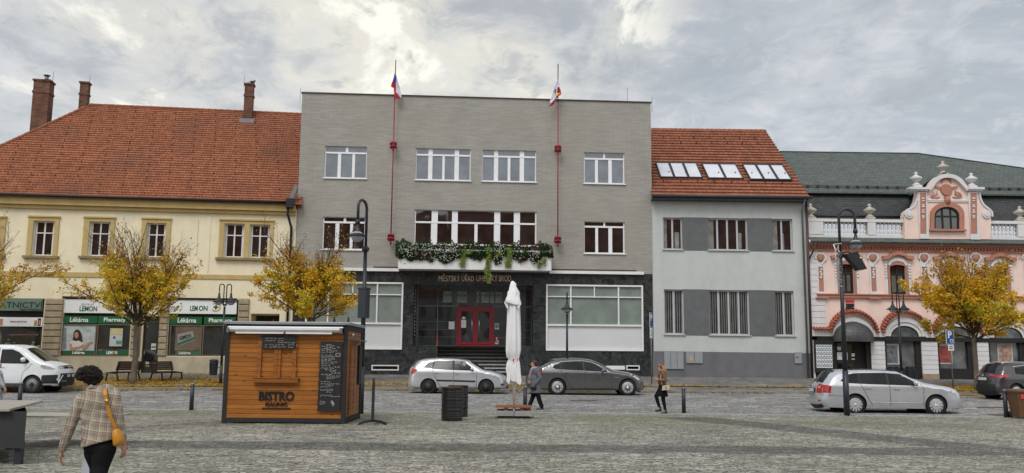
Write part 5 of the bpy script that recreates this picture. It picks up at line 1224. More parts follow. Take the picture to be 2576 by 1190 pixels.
# entrance: dome awning, doors, notice board
xm = U(2143.4, 830); R = (U(2194.5, 840) - U(2092, 840)) / 2; z0_ = Zc(859, 2143); z1_ = Zc(809, 2143); mb = MB(); nU, nV = 17, 8; vs = []; fs = []
for j in range(nV + 1):
 t = j / nV * pi / 2
 for i in range(nU + 1):
  a_ = pi * i / nU; rr_ = (R * (1 + .012 * (i % 2))) * cos(t)
  vs.append((xm - rr_ * cos(a_), -.1 - .85 * sin(a_) * cos(t) , z0_ + .12 + (z1_ - z0_ - .12) * sin(t)))
for j in range(nV):
 for i in range(nU): o_ = j * (nU + 1) + i; fs.append((o_, o_ + 1, o_ + nU + 2, o_ + nU + 1))
mb.add(vs, fs)
v2 = [(x, y, z - .14) for x, y, z in vs[:nU + 1]]; mb.add(vs[:nU + 1] + v2, [(i, i + 1, nU + 2 + i, nU + 1 + i) for i in range(nU)])
mb.build('dome_awning', mat('grey_awning', (.055, .057, .058), .5, var=.4, scale=4), pb, k_)
a, b = U(2092, 900), U(2191, 900); mb = MB(); mb.box(a, a + .25, -.04, .3, .6, z_beam0 - .002); mb.box(b - .25, b - .0, .0, .3, .6, z_beam0 - .002); mb.box(a + .25, b - .25, .2, .3, .6, z_beam0 - .002); dr = mb.build('entrance_door', m_dw, pb, k_)
g = MB(); g.add([(a + .4, .19, .95), (b - .9, .19, .95), (b - .9, .19, z_beam0 - .15), (a + .4, .19, z_beam0 - .15)], [(0, 1, 2, 3)]); g.build('pane', M['glass_r'], dr, k_)
mb = MB()
for x0, x1, y0, y1 in ((2108.5, 2118, 872, 881), (2108.5, 2121, 886, 905), (2128, 2135, 886, 905), (2145, 2153, 889, 897), (2145.5, 2153, 902, 905)): aa, bb, cc_, dd = Pr(x0, x1, y0, y1); mb.box(aa, bb, .16, .18, cc_, dd)
mb.build('door_notice', M['sign_white'], dr, k_)
aa, bb, cc_, dd = Pr(2047, 2095, 856, 928); mb = MB(); mb.box(aa, bb, -.16, -.05, cc_ - .2, dd); nb = mb.build('notice_board', mat('dark_green_board', (.012, .018, .014), .5), pb, k_)
aa, bb, cc_, dd = Pr(2050.5, 2091.5, 867, 926); mb = MB(); mc = MB()
for i in range(6):
 for j in range(6):
  x0, x1 = lerp(aa, bb, i / 6) + .012, lerp(aa, bb, (i + 1) / 6) - .012; z0, z1 = lerp(cc_, dd, j / 6) + .012, lerp(cc_, dd, (j + 1) / 6) - .012
  mb.box(x0, x1, -.175, -.16, z0, z1); mc.box(x0 + .02, x1 - .02, -.18, -.175, lerp(z0, z1, .35), lerp(z0, z1, .8))
cd = mb.build('notice_card', M['sign_white'], nb, k_); cd['kind'] = 'stuff'; mc.build('card_picture', mat('card_blue', (.15, .2, .27), .6, var=.7, scale=7), nb, k_)['kind'] = 'stuff'
# company sign: red over black square and two letters
aa, bb, cc_, dd = Pr(2127, 2146, 754.5, 772); mb = MB(); mb.box(aa, bb, -.16, -.02, lerp(cc_, dd, .5) + .01, dd); sg = mb.build('company_sign', mat('sign_red', (.52, .015, .02), .4), pb, k_)
mb = MB(); mb.box(aa, bb, -.155, -.02, cc_, lerp(cc_, dd, .5) - .002); mb.build('sign_lower_half', M['black'], sg, k_); mb = MB(); mb.box(aa, bb, -.163, -.02, lerp(cc_, dd, .47), lerp(cc_, dd, .52)); mb.build('sign_divider', m_wst, sg, k_)
A_, B_, C_, D_ = Pr(2126, 2149, 774, 783.5); text('lettering', 'KB', B_ - A_, D_ - C_, M['black'], sg, ((A_ + B_) / 2, -.10, (C_ + D_) / 2), ext=.05, shear=k_, bold=.03)
# brown downpipe between the houses
mb = MB(); zt3 = Zc(505, 2040); mb.tube([(.02, -.14, zt3), (.0, -.14, .8)], .075, 8); mb.tube([(.4, -.5, z_corn1), (.22, -.3, z_corn0 - .1), (.05, -.16, z_corn0 - .5)], .05, 6); mb.build('downpipe', mat('brown_downpipe', (.045, .018, .014), .5), pb, k_)
# ------------------------------------------------------------------ row of houses behind the viewer (mirrored in the panes)
opp = [('house with ochre front across the square', (.42, .30, .14), 14, 9.5), ('house with cream front across the square', (.5, .44, .33), 17, 10.5), ('house with grey front across the square', (.36, .36, .35), 13, 9), ('house with white front across the square', (.55, .53, .5), 18, 10), ('house with pale green front across the square', (.33, .38, .28), 15, 9.8), ('house with sand coloured front across the square', (.46, .38, .24), 20, 10.2)]
x = -42
for i, (lb, colr, w_, h_) in enumerate(opp):
 h_ += 2
 r = empty('opposite_house', (x + w_ / 2, -24, 0), 0, lb, 'house', 'houses across the square'); x += w_ + .3
 mb = MB(); holes = []
 for fl_ in range(2):
  for j in range(5): cxx = -w_ / 2 + w_ * (j + .5) / 5; holes.append((cxx - .6, cxx + .6, 4.4 + fl_ * 3.1, 6.2 + fl_ * 3.1))
 mb.box(-w_ / 2, w_ / 2, -10, 0, 0, h_); mb.build('wall', mat('opp_wall_%d' % i, colr, .9, var=.08), r)
 mw = MB(); mf = MB()
 for a, b, c, d in holes: mw.box(a, b, .0, .03, c, d); frame_rect(mf, a - .12, b + .12, c - .12, d + .12, .14, .0, .06)
 f = mf.build('window', M['oldwhite'], r); mw.build('pane', M['glass_r'], f)
 mb = MB(); mb.prism([(.7, h_ - .3), (-6, h_ + 12), (-12.7, h_ - .3)], -w_ / 2, w_ / 2); mb.v = [(y, x_, z) for x_, y, z in mb.v]; mb.build('roof', mat('opp_roof', (.28, .085, .05), .85, var=.35, scale=1.2), r)
# ------------------------------------------------------------------ lamps
def bell(mb, c, s=1.0):
 x, y, z = c
 mb.lathe([(.03 * s, z + .42 * s), (.045 * s, z + .40 * s), (.05 * s, z + .28 * s), (.075 * s, z + .18 * s), (.14 * s, z + .08 * s), (.25 * s, z + .02 * s), (.30 * s, z), (.29 * s, z - .03 * s), (.2 * s, z - .03 * s)], (x, y, 0), 18)
def arch_arm(x0, z0, x1, z1, zt, n=10):
 """cane shaped arm in the xz plane: up from (x0,z0), over zt, down to (x1,z1)"""
 r = (x1 - x0) / 2; xm = (x0 + x1) / 2; return [(x0, 0, z0)] + [(xm - r * cos(pi * i / n), 0, zt - abs(r) + abs(r) * sin(pi * i / n)) for i in range(n + 1)] + [(x1, 0, z1)]
m_lglass = mat('lamp_glass', (.38, .40, .42), .15, var=.1)
def double_lamp(loc, rz, H, label):
 r = empty('street_lamp', loc, rz, label, 'street lamp', 'double headed street lamps by the pavement')
 mb = MB(); mb.tube([(0, 0, -.05), (0, 0, .9)], [.075, .07], 12); mb.tube([(0, 0, .9), (0, 0, H - 1.05)], [.06, .05], 12); mb.lathe([(.09, H - 1.02), (.09, H - .94)], (0, 0, 0), 10); mb.build('pole', M['anthra'], r)
 mb = MB()
 for s in (-1, 1):
  mb.tube(arch_arm(s * .06, H - 1.0, s * .27, H - .38, H), .026, 8); mb.bar((s * .02, 0, H - .95), (s * .1, 0, H - .95), .05)
 mb.build('arm', M['anthra'], r)
 for s in (-1, 1):
  mb = MB(); bell(mb, (s * .27, 0, H - .82), 1.0); h = mb.build('lamp_head', M['anthra'], r)
  mb = MB(); mb.ball((s * .27, 0, H - .86), (.19, .19, .13), 14, 8); mb.build('bulb_glass', m_lglass, h)
 return r
Hd = 4.62
pA = G(554.5, 967); double_lamp(pA, radians(8), Hd + .05, 'double headed lamp post beside the pharmacy window and litter bin')
pB = Vector((P(2266, 900, 43.6).x, 43.6, gz(18, 43.6))); double_lamp(pB, 0, Hd + .1, 'double headed lamp post in front of the pink bank')
pC = Vector((P(1426.5, 900, 43.6).x, 43.6, gz(3, 43.6))); double_lamp(pC, radians(84), Hd - .05, 'double headed lamp post seen edge on before the big white window')
def tall_lamp(loc, rz, H, label):
 r = empty('street_lamp', loc, rz, label, 'street lamp', 'tall single headed lamp posts at the kerb')
 mb = MB(); mb.tube([(0, 0, -.05), (0, 0, 1.4)], [.095, .09], 14); mb.tube([(0, 0, 1.4), (0, 0, H - 1.55)], [.075, .055], 14); mb.lathe([(.06, H - 1.58), (.11, H - 1.54), (.12, H - 1.46), (.06, H - 1.40)], (0, 0, 0), 12); mb.build('pole', M['anthra'], r)
 mb = MB(); mb.tube(arch_arm(0, H - 1.45, .50, H - .75, H), .045, 10); mb.lathe([(.075, H - .78), (.08, H - .70), (.05, H - .64)], (.5, 0, 0), 10); mb.build('arm', M['anthra'], r)
 mb = MB(); bell(mb, (.5, 0, H - 1.13), .95); h = mb.build('lamp_head', M['anthra'], r)
 mb = MB(); mb.ball((.5, 0, H - 1.16), (.19, .19, .17), 16, 10); mb.build('bulb_glass', m_lglass, h)
 return r
pL2 = G(2131, 1046); H2 = P(2115, 526.5, pL2.y).z
l2 = tall_lamp(pL2, radians(-6), H2, 'tall lamp post in front of the silver estate car, carrying a wire star and loudspeaker')
l1y = 27.2; pL1 = Vector((P(906.5, 1040, l1y).x, l1y, 0)); H1 = P(910, 507, l1y).z
l1 = tall_lamp(pL1, radians(-112), H1, 'tall lamp post rising behind the wooden kiosk with a dark case on it')
za_, zb_ = P(908, 800, l1y).z, P(908, 728, l1y).z
mb = MB(); mb.box(-.13, .13, -.13, .13, za_, zb_); mb.box(-.15, .15, -.15, .15, zb_, zb_ + .05); o = mb.build('pole_case', M['anthra'], l1)
# loudspeaker on the lamp
sp_ = empty('loudspeaker', pL2 + Vector((.35, -.12, P(2140, 655, pL2.y).z)), 0, 'black outdoor loudspeaker tilted down on the right hand tall lamp post', 'loudspeaker')
mb = MB(); mb.prism([(-.28, .17), (.10, .26), (.38, -.30), (.12, -.34)], -.17, .17); mb.build('cabinet', M['blackm'], sp_)
mb = MB(); mb.tube([(-.35, .1, .22), (-.1, .1, .28), (.05, .1, .2)], .025, 6); mb.build('mounting_arm', M['blackm'], sp_); mb = MB(); mb.box(.16, .22, -.175, -.17, .04, .08); mb.build('label_plate', M['sign_white'], sp_)
# christmas star of white tinsel wire
st = empty('star_decoration', pL2 + Vector((-.32, -.05, P(2110, 640, pL2.y).z)), 0, 'unlit white wire shooting star decoration fixed to the tall lamp post', 'decoration')
mb = MB(); z0_ = P(2110, 640, pL2.y).z; q = lambda px, py: (P(px, py, pL2.y).x - st.location.x, 0, P(px, py, pL2.y).z - z0_)
zs2 = lambda x, y: q((3180 + x / 2.833) / 1.553, (780 + y / 2.833) / 1.553)
S = [(208, 495), (235, 570), (200, 612), (255, 600), (298, 605), (262, 560), (268, 505), (238, 560), (208, 495)]
mb.tube([zs2(*p) for p in S], .014, 5); mb.tube([zs2(208, 497), zs2(300, 488)], .012, 5); mb.tube([zs2(230, 600), zs2(238, 690)], .012, 5); mb.tube([zs2(278, 960), zs2(315, 962)], .012, 5); mb.build('star_frame', M['white'], st)
mb = MB(); rr = random.Random(4)
for j in range(420):
 t = rr.random(); x = lerp(262, 272, t) + rr.gauss(0, 18) * (1 - .35 * t) ; y = lerp(600, 960, t ** .9); p = Vector(zs2(x, y)); p.y = rr.uniform(-.06, .06); d = Vector((rr.uniform(-1, 1), rr.uniform(-1, 1), rr.uniform(-1, 1))).normalized() * rr.uniform(.02, .06); mb.tube([p, p + d], .006, 3, False)
mb.build('tinsel_tail', mat('tinsel', (.55, .52, .54), .5, var=.3, scale=20), st)['kind'] = 'stuff'
# ------------------------------------------------------------------ bollards, bins, signs
def bollard(loc, label, h=.83):
 r = empty('bollard', loc, 0, label, 'bollard', 'dark bollards along the near kerb')
 mb = MB(); mb.tube([(0, 0, -.03), (0, 0, h - .05)], [.068, .060], 14); mb.build('post', M['anthra'], r)
 mb = MB(); mb.lathe([(.062, h - .05), (.066, h - .03), (.055, h), (.02, h + .008)], (0, 0, 0), 14); mb.build('cap', M['zinc'], r); return r
bollard(G(1720.5, 1039), 'bollard standing right of the woman in the brown jacket'); bollard(Vector((P(1321, 1030, 28.3).x, 28.3, 0)), 'bollard partly behind the folded parasol, beside the woman in grey')
bollard(G(481, 1032), 'bollard between the woman in the checked jacket and the kiosk'); bollard(Vector((P(50, 1000, 27.6).x, 27.6, 0)), 'bollard at the front wheel of the white van'); bollard(G(2531.5, 1050), 'bollard near the brown wheelie bin', .86)
# pavement litter bins
def bin_on(loc, rz, label, s=1.0):
 r = empty('litter_bin', loc, rz, label, 'litter bin', 'dark litter bins on the pavement lamp posts')
 mb = MB(); a = .20 * s
 mb.lathe([(a * .8, 0), (a * .85, .02), (a, .70 * s), (a, .72 * s)], (0, 0, 0), 20)
 for k in range(20):
  t = 2 * pi * k / 20; mb.bar((a * .88 * cos(t), a * .88 * sin(t), .06), (a * 1.04 * cos(t), a * 1.04 * sin(t), .62 * s), .02)
 mb.build('bucket', M['anthra'], r); mb = MB(); mb.lathe([(a + .02, .70 * s), (a + .03, .75 * s), (a * .7, .80 * s), (a * .66, .77 * s)], (0, 0, 0), 20); mb.build('rim', M['anthra'], r)
 mb = MB(); mb.bar((a, 0, .35), (a + .16, 0, .35), .04); mb.bar((a, 0, .6), (a + .16, 0, .6), .04); mb.build('clamp', M['anthra'], r); return r
bin_on(pA + Vector((-.36, 0, .42)), 0, 'litter bin hung on the lamp post by the pharmacy', .92)
bin_on(pB + Vector((-.42, -.05, .35)), 0, 'left one of the two bins on the lamp post by the bank'); bin_on(pB + Vector((.42, -.05, .35)), pi, 'right one of the two bins on the lamp post by the bank')
# parking signs
def pole_sign(px, py, H, label, rz): 
 loc = G(px, py); r = empty('parking_sign', loc, rz, label, 'traffic sign'); mb = MB(); mb.tube([(0, 0, -.05), (0, 0, H)], .032, 10); mb.build('pole', M['zinc'], r); return r, loc
r, loc = pole_sign(2398.5, 986, 2.9, 'blue parking sign with white P on a grey pole under the yellow tree', radians(10))
s_ = loc.y / F; zt_ = P(2388, 830, loc.y).z - loc.z; zb_ = P(2388, 866, loc.y).z - loc.z; r.children[0].scale.z = 1
mb = MB(); mb.box(-.26, .16, -.05, -.035, zb_, zt_); pl = mb.build('sign_plate', M['sign_white'], r); mb = MB(); mb.box(-.24, .14, -.056, -.05, zb_ + .02, zt_ - .02); mb.build('blue_field', M['blue'], pl)
text('letter_p', 'P', .20, .34, M['sign_white'], pl, (-.06, -.062, lerp(zb_, zt_, .66)), bold=.03)
mb = MB(); z = lerp(zb_, zt_, .22); mb.ring(arc(.02, z, .09, .08, 0, 2 * pi, 14), arc(.02, z, .065, .055, 0, 2 * pi, 14), -.064, -.056); mb.box(-.05, .09, -.066, -.056, z + .05, z + .085); mb.build('disc_symbol', M['sign_white'], pl)
z0_, z1_ = P(2388, 882, loc.y).z - loc.z, P(2388, 867.5, loc.y).z - loc.z
mb = MB(); mb.box(-.17, .13, -.05, -.035, z0_, z1_); p2 = mb.build('lower_plate', M['sign_white'], r); text('lettering', 'ZÓNA 1', .22, .075, M['red'], p2, (-.02, -.054, lerp(z0_, z1_, .72)), bold=.02); mb = MB(); mb.box(-.12, .08, -.053, -.05, lerp(z0_, z1_, .25), lerp(z0_, z1_, .42)); mb.build('small_print', M['blackm'], p2)
r, loc = pole_sign(1639.5, 972, 3.55, 'narrow blue parking sign seen side on at the edge of the town hall', radians(62))
zt_, zb_ = P(1632, 787, loc.y).z - loc.z, P(1632, 823, loc.y).z - loc.z
mb = MB(); mb.box(-.30, .10, -.05, -.035, zb_, zt_); pl = mb.build('sign_plate', M['sign_white'], r); mb = MB(); mb.box(-.28, .08, -.056, -.05, zb_ + .02, zt_ - .02); mb.build('blue_field', M['blue'], pl); text('letter_p', 'P', .2, .32, M['sign_white'], pl, (-.1, -.062, lerp(zb_, zt_, .66)), bold=.03)
z0_, z1_ = P(1634, 851, loc.y).z - loc.z, P(1634, 825, loc.y).z - loc.z
mb = MB(); mb.box(-.28, .08, -.05, -.035, z0_, z1_); p2 = mb.build('lower_plate', M['sign_white'], r); mb = MB(); mb.ring(arc(-.1, lerp(z0_, z1_, .4), .1, .1, -2.6, .6, 12), arc(-.1, lerp(z0_, z1_, .4), .07, .07, -2.6, .6, 12), -.056, -.05); mb.box(-.12, -.08, -.056, -.05, lerp(z0_, z1_, .45), lerp(z0_, z1_, .8)); mb.build('wheelchair_symbol', M['blackm'], p2)
# benches
m_slat = mat('brown_slat', (.045, .024, .018), .6, var=.3, scale=8)
def bench(loc, rz, label):
 r = empty('bench', loc, rz, label, 'bench', 'benches among the fallen leaves'); L_ = 1.75
 mb = MB()
 for k in range(5): y = -.02 + k * .105; mb.box(-L_ / 2, L_ / 2, y, y + .085, .43 - .012 * (4 - k) , .465 - .012 * (4 - k))
 mb.build('seat', m_slat, r); mb = MB()
 for k in range(5):
  z = .52 + k * .085; y = .50 + k * .028; mb.add([(-L_ / 2, y, z), (L_ / 2, y, z), (L_ / 2, y + .025, z + .075), (-L_ / 2, y + .025, z + .075), (-L_ / 2, y + .03, z - .005), (L_ / 2, y + .03, z - .005), (L_ / 2, y + .055, z + .07), (-L_ / 2, y + .055, z + .07)], [(0, 1, 2, 3), (7, 6, 5, 4), (0, 4, 5, 1), (3, 2, 6, 7), (0, 3, 7, 4), (1, 5, 6, 2)])
 mb.build('backrest', m_slat, r)
 for s in (-1, 1):
  x = s * (L_ / 2 - .12); mb = MB(); mb.bar((x, -.02, .41), (x, -.08, .0), .05, .06, (1, 0, 0)); mb.bar((x, -.03, .40), (x, .52, .38), .05, .06, (1, 0, 0)); mb.bar((x, .50, .38), (x, .62, .0), .05, .06, (1, 0, 0)); mb.bar((x, .50, .38), (x, .64, .93), .045, .05, (1, 0, 0)); mb.build('leg', M['blackm'], r)
 return r
b1 = G(290, 960); bench(Vector((b1.x, b1.y + .3, gz(b1.x, b1.y + .3))), radians(255), 'bench left of the tree trunk with its slatted back turned to the square')
b2 = G(424, 960); bench(Vector((b2.x, b2.y + .3, gz(b2.x, b2.y + .3))), radians(75), 'bench right of the tree trunk, seat facing the lamp post')
# ------------------------------------------------------------------ kiosk
def plank_mat(name, base, dark, rh=.118, ax=(0, 2)):
 m, nt, b = new_mat(name); L = nt.links; tc, s, c = axes_vec(nt, ax)
 br = nn(nt, 'ShaderNodeTexBrick', inp={'Color1': rgba(base), 'Color2': rgba([v * .72 for v in base]), 'Mortar': rgba(dark), 'Scale': 1, 'Mortar Size': .006, 'Mortar Smooth': .4, 'Brick Width': 3.7, 'Row Height': rh}, offset=.35)
 L.new(c.outputs[0], br.inputs['Vector'])
 mp = nn(nt, 'ShaderNodeMapping'); mp.inputs['Scale'].default_value = (1, 1, 16); L.new(tc.outputs['Object'], mp.inputs[0])
 gr = nn(nt, 'ShaderNodeTexNoise', inp={'Scale': 1.6, 'Detail': 8, 'Roughness': .65, 'Distortion': .6}); L.new(mp.outputs[0], gr.inputs['Vector'])
 r = nn(nt, 'ShaderNodeMapRange', inp={'From Min': .3, 'From Max': .7, 'To Min': .68, 'To Max': 1.25}); L.new(gr.outputs[0], r.inputs[0])
 mx = nn(nt, 'ShaderNodeVectorMath', operation='SCALE'); L.new(br.outputs['Color'], mx.inputs[0]); L.new(r.outputs[0], mx.inputs['Scale'])
 vo = nn(nt, 'ShaderNodeTexVoronoi', inp={'Scale': 3.4, 'Randomness': 1}); mp2 = nn(nt, 'ShaderNodeMapping'); mp2.inputs['Scale'].default_value = (1, 1, 2.1); L.new(tc.outputs['Object'], mp2.inputs[0]); L.new(mp2.outputs[0], vo.inputs['Vector'])
 kr = nn(nt, 'ShaderNodeMapRange', inp={'From Min': .07, 'From Max': .19, 'To Min': .9, 'To Max': 0}); L.new(vo.outputs['Distance'], kr.inputs[0])
 mm = nn(nt, 'ShaderNodeMixRGB'); L.new(kr.outputs[0], mm.inputs[0]); L.new(mx.outputs[0], mm.inputs[1]); mm.inputs[2].default_value = rgba(dark)
 L.new(mm.outputs[0], b.inputs['Base Color']); b.inputs['Roughness'].default_value = .45
 bp = nn(nt, 'ShaderNodeBump', inp={'Strength': .7, 'Distance': .012}); bp.invert = True; L.new(br.outputs['Fac'], bp.inputs['Height']); L.new(bp.outputs[0], b.inputs['Normal']); return m
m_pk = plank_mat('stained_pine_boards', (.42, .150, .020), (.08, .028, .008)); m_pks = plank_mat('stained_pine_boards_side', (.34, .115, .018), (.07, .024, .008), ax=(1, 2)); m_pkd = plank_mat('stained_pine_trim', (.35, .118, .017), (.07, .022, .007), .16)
KY = 22.85; kx0, kx1 = P(560, 1000, KY).x, P(869, 1000, KY).x
kz0, kz1 = P(715, 1061, KY).z, P(715, 826, KY).z
kw = kx1 - kx0
kroot = empty('kiosk', (kx0, KY, 0), 0, 'small wooden bistro kiosk with black corner frames and rolled white awning', 'kiosk')
KD = 2.35
def kq(px, py, y=0.0): p = P(px, py, KY + y); return p.x - kx0, p.z
top = kz1 + .1
mb = MB(); mb.box(.05, kw - .05, .03, KD, .12, top - .02); mb.build('wall', m_pk, kroot)
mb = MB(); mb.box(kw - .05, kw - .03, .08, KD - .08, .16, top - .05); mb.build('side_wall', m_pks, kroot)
mb = MB(); f = .10
for x in (0, kw - f):
 mb.box(x, x + f, 0, f, .0, top)
 mb.box(x, x + f, KD - f, KD + .0, .0, top)
mb.box(f, kw - f, .0, f - .02, .03, .14); mb.box(f, kw - f, .0, f - .02, top - .14, top - .0); mb.box(kw - f + .01, kw - .001, f, KD - f, .03, .14); mb.box(kw - f + .01, kw - .001, f, KD - f, top - .14, top); mb.build('corner_frame', M['blackm'], kroot)
mb = MB(); mb.box(-.04, kw + .04, -.06, KD + .06, top + .002, top + .035); mb.box(-.06, kw + .06, -.08, KD + .08, top + .037, top + .07); mb.build('roof', mat('pale_roof_sheet', (.40, .41, .42), .5, var=.1), kroot)
mb = MB()
for x, y in ((kw - .35, -.02), (kw + .01, -.02), (.7, KD * .8), (kw * .45, KD * .9)): mb.tube([(x, y, top + .06), (x, y, top + .2)], [.035, .02], 8)
mb.tube([(kw * .62, KD * .6, top + .05), (kw * .62, KD * .6, top + .55)], .03, 8); mb.build('roof_bracket', M['blackm'], kroot)
# awning
x0, z1_ = kq(578, 820.5); x1, z0_ = kq(864.5, 836); mb = MB(); mb.prism([(-.0, z0_ - .02), (-.14, z0_), (-.19, lerp(z0_, z1_, .35)), (-.19, lerp(z0_, z1_, .75)), (-.12, z1_), (0, z1_)], x0, x1); mb.v = [(y, x, z) for x, y, z in mb.v]; aw = mb.build('awning_case', M['upvc'], kroot)
mb = MB(); xa, _ = kq(597, 838); xb, _ = kq(717, 838); xc, _ = kq(722, 838); xd, _ = kq(838, 838); mb.box(xa, xb, -.16, -.10, z0_ - .055, z0_ - .012); mb.box(xc, xd, -.16, -.10, z0_ - .055, z0_ - .012); mb.build('awning_bar', M['upvc'], aw)
mb = MB()
for x in (x0 + .0, x1 - .05): mb.box(x - .02, x + .05, -.2, .0, z0_ - .03, z0_ + .1)
mb.build('awning_bracket', M['zinc'], aw)
# shutters
def kr(x0, x1, y0, y1): a, zt = kq(x0, (y0 + y1) / 2)[0], kq((x0 + x1) / 2, y0)[1]; return a, kq(x1, (y0 + y1) / 2)[0], kq((x0 + x1) / 2, y1)[1], zt
a, b, c, d = kr(648, 746, 848, 950); mb = MB(); mb.box(a, a + .10, -.03, .03, c, d); mb.box(b - .10, b, -.03, .03, c, d); mm_ = (a + b) / 2 + .02
mb.box(mm_ - .10, mm_ - .004, -.025, .03, c, d); mb.box(mm_ + .004, mm_ + .08, -.025, .03, c, d); sh = mb.build('shutter', m_pkd, kroot)
mb = MB()
for x in (a - .015, b - .0):
 for z in (c + .18, d - .25): mb.box(x, x + .02, -.04, -.01, z, z + .07)
mb.build('hinge', M['chrome'], sh)
a, b, c, d = kr(637, 753, 952, 962); mb = MB(); mb.box(a, b, -.11, .03, d, d + .025); mb.box(a + .02, b - .02, -.10, .03, c, d - .002); mb.build('counter_ledge', m_pkd, kroot)
# chalk boards
m_board = mat('chalkboard', (.013, .013, .014), .6, var=.2); m_chalk = mat('chalk', (.50, .50, .50), .8)
def scribble(mb, x0, x1, z, h, rr, y=-.05):
 x = x0
 while x < x1:
  w = rr.uniform(.035, .09); n = max(3, int(w / .012)); pts = [(x + w * i / n, y, z + h * rr.uniform(-.5, .5)) for i in range(n + 1)]; 
  for p, q in zip(pts, pts[1:]): mb.bar(p, q, .007, .004, (0, 1, 0))
  x += w + rr.uniform(.012, .03)
a, b, c, d = kr(661, 745.5, 844.5, 876.5); mb = MB(); mb.box(a, b, -.075, -.03, c, d); bd = mb.build('menu_board', m_board, kroot); mb = MB(); rr = random.Random(8)
mb.k = 0
for cx_, w in ((.10, .10), (.23, .16), (.48, .24), (.78, .18)):
 for j in range(5):
  if cx_ < .3 and j == 2: continue
  if cx_ > .7 and j < 2: continue
  scribble(mb, a + cx_ * (b - a), a + (cx_ + w * rr.uniform(.6, 1)) * (b - a), d - .07 - j * .055, .022, rr, -.079)
mb.build('chalk_lettering', m_chalk, bd)['kind'] = 'stuff'
a, b, c, d = kr(801, 859, 859, 1033); mb = MB(); mb.prism([kq(807.5, 859.5), kq(862, 859.5), kq(856, 1034), kq(799, 1033)], -.045, .0); bd = mb.build('menu_board', m_board, kroot); mb = MB(); rr = random.Random(9)
zk = lambda x, y: kq((1180 + x / 2.975) / 1.553, (1250 + y / 2.975) / 1.553)
for x0_, x1_, y_, h in ((285, 335, 285, .02), (285, 375, 300, .02), (285, 350, 315, .02), (285, 390, 331, .02), (285, 345, 346, .02), (285, 420, 360, .02), (285, 380, 377, .02), (230, 272, 308, .035), (232, 268, 335, .02), (232, 268, 352, .02), (232, 265, 375, .02), (228, 335, 408, .03), (228, 365, 425, .022), (228, 365, 441, .022), (228, 370, 457, .022), (228, 310, 470, .022), (228, 400, 489, .022), (228, 385, 509, .022), (228, 315, 531, .02), (228, 380, 560, .04), (385, 445, 548, .045), (275, 410, 580, .02), (330, 400, 596, .02), (225, 330, 632, .035), (350, 435, 620, .05), (290, 440, 650, .02), (290, 435, 665, .02), (285, 380, 682, .02), (222, 320, 716, .022), (220, 430, 741, .022), (275, 345, 758, .02), (220, 325, 776, .022), (217, 260, 812, .035), (285, 365, 805, .02), (285, 365, 820, .02), (285, 350, 838, .02), (215, 345, 878, .045), (340, 430, 888, .022), (213, 285, 944, .03), (210, 285, 962, .02), (210, 235, 975, .02)):
 p = zk(x0_, y_); q = zk(x1_, y_); scribble(mb, p[0], q[0], p[1], h, rr, -.05)
for pl in ([(398, 390), (440, 388), (452, 405), (440, 422), (398, 424), (398, 390)], [(345, 940), (375, 985)], [(352, 935), (382, 980)], [(340, 950), (368, 1005)], [(412, 312), (440, 326)]):
 pp = [zk(*p) for p in pl]; 
 for p, q in zip(pp, pp[1:]): mb.bar((p[0], -.05, p[1]), (q[0], -.05, q[1]), .010, .004, (0, 1, 0))
mb.build('chalk_lettering', m_chalk, bd)['kind'] = 'stuff'
for s, x0_, x1_, y0_, y1_, bo in (('BISTRO', 651, 739.5, 984.5, 1008, .03), ('KAUNIC', 667.5, 723, 1012, 1022, .025)):
 a, b, c, d = kr(x0_, x1_, y0_, y1_); text('lettering', s, b - a, d - c, M['black'], kroot, ((a + b) / 2, .02, (c + d) / 2), ext=.02, bold=bo)
a, b, c, d = kr(659.5, 730.5, 1026, 1028.3); mb = MB(); mb.box(a, b, .0, .03, c, d); mb.build('underline', M['black'], kroot)
# side door, lamp ledge, board
mb = MB(); xs = kw; 
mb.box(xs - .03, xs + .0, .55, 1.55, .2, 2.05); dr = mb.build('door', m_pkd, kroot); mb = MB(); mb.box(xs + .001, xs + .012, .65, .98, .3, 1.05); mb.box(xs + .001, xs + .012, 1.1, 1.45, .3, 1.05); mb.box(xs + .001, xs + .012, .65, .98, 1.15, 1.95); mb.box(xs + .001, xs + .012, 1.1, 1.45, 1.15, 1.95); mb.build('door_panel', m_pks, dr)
mb = MB(); mb.box(xs, xs + .22, .6, 1.7, 2.10, 2.13); mb.bar((xs, .8, 1.98), (xs + .2, .8, 2.1), .02); mb.build('door_canopy', M['zinc'], kroot)
mb = MB(); mb.box(xs - .03, xs + .03, 1.75, 2.2, .95, 2.0); mb.build('menu_board', m_board, kroot)
mb = MB(); mb.ball((xs + .05, .45, 2.25), .045); mb.ball((xs + .05, 2.0, 2.3), .045); mb.build('wall_light', M['chrome'], kroot)
# ------------------------------------------------------------------ board stand seen edge on
p = G(937, 1067); r = empty('board_stand', p, radians(97), 'thin black advertising board on arched feet, seen edge on beside the kiosk', 'sign stand')
mb = MB(); H_ = P(941, 951, p.y).z; n = 10
v = arc(0, .35, .0, 0, 0, 1, 1)
mb.prism([(-.30, .12), (.30, .12), (.30, H_ - .1)] + arc(0, H_ - .1, .30, .1, 0, pi, 8) , -.03, .03); mb.build('board', M['blackm'], r)
for s in (-1, 1):
 mb = MB(); mb.tube([(s * .24, -.36, .0), (s * .24, -.2, .06), (s * .24, 0, .085), (s * .24, .2, .06), (s * .24, .36, .0)], .018, 8); mb.bar((s * .24, 0, .08), (s * .24, 0, .2), .035); mb.build('foot', M['blackm'], r)
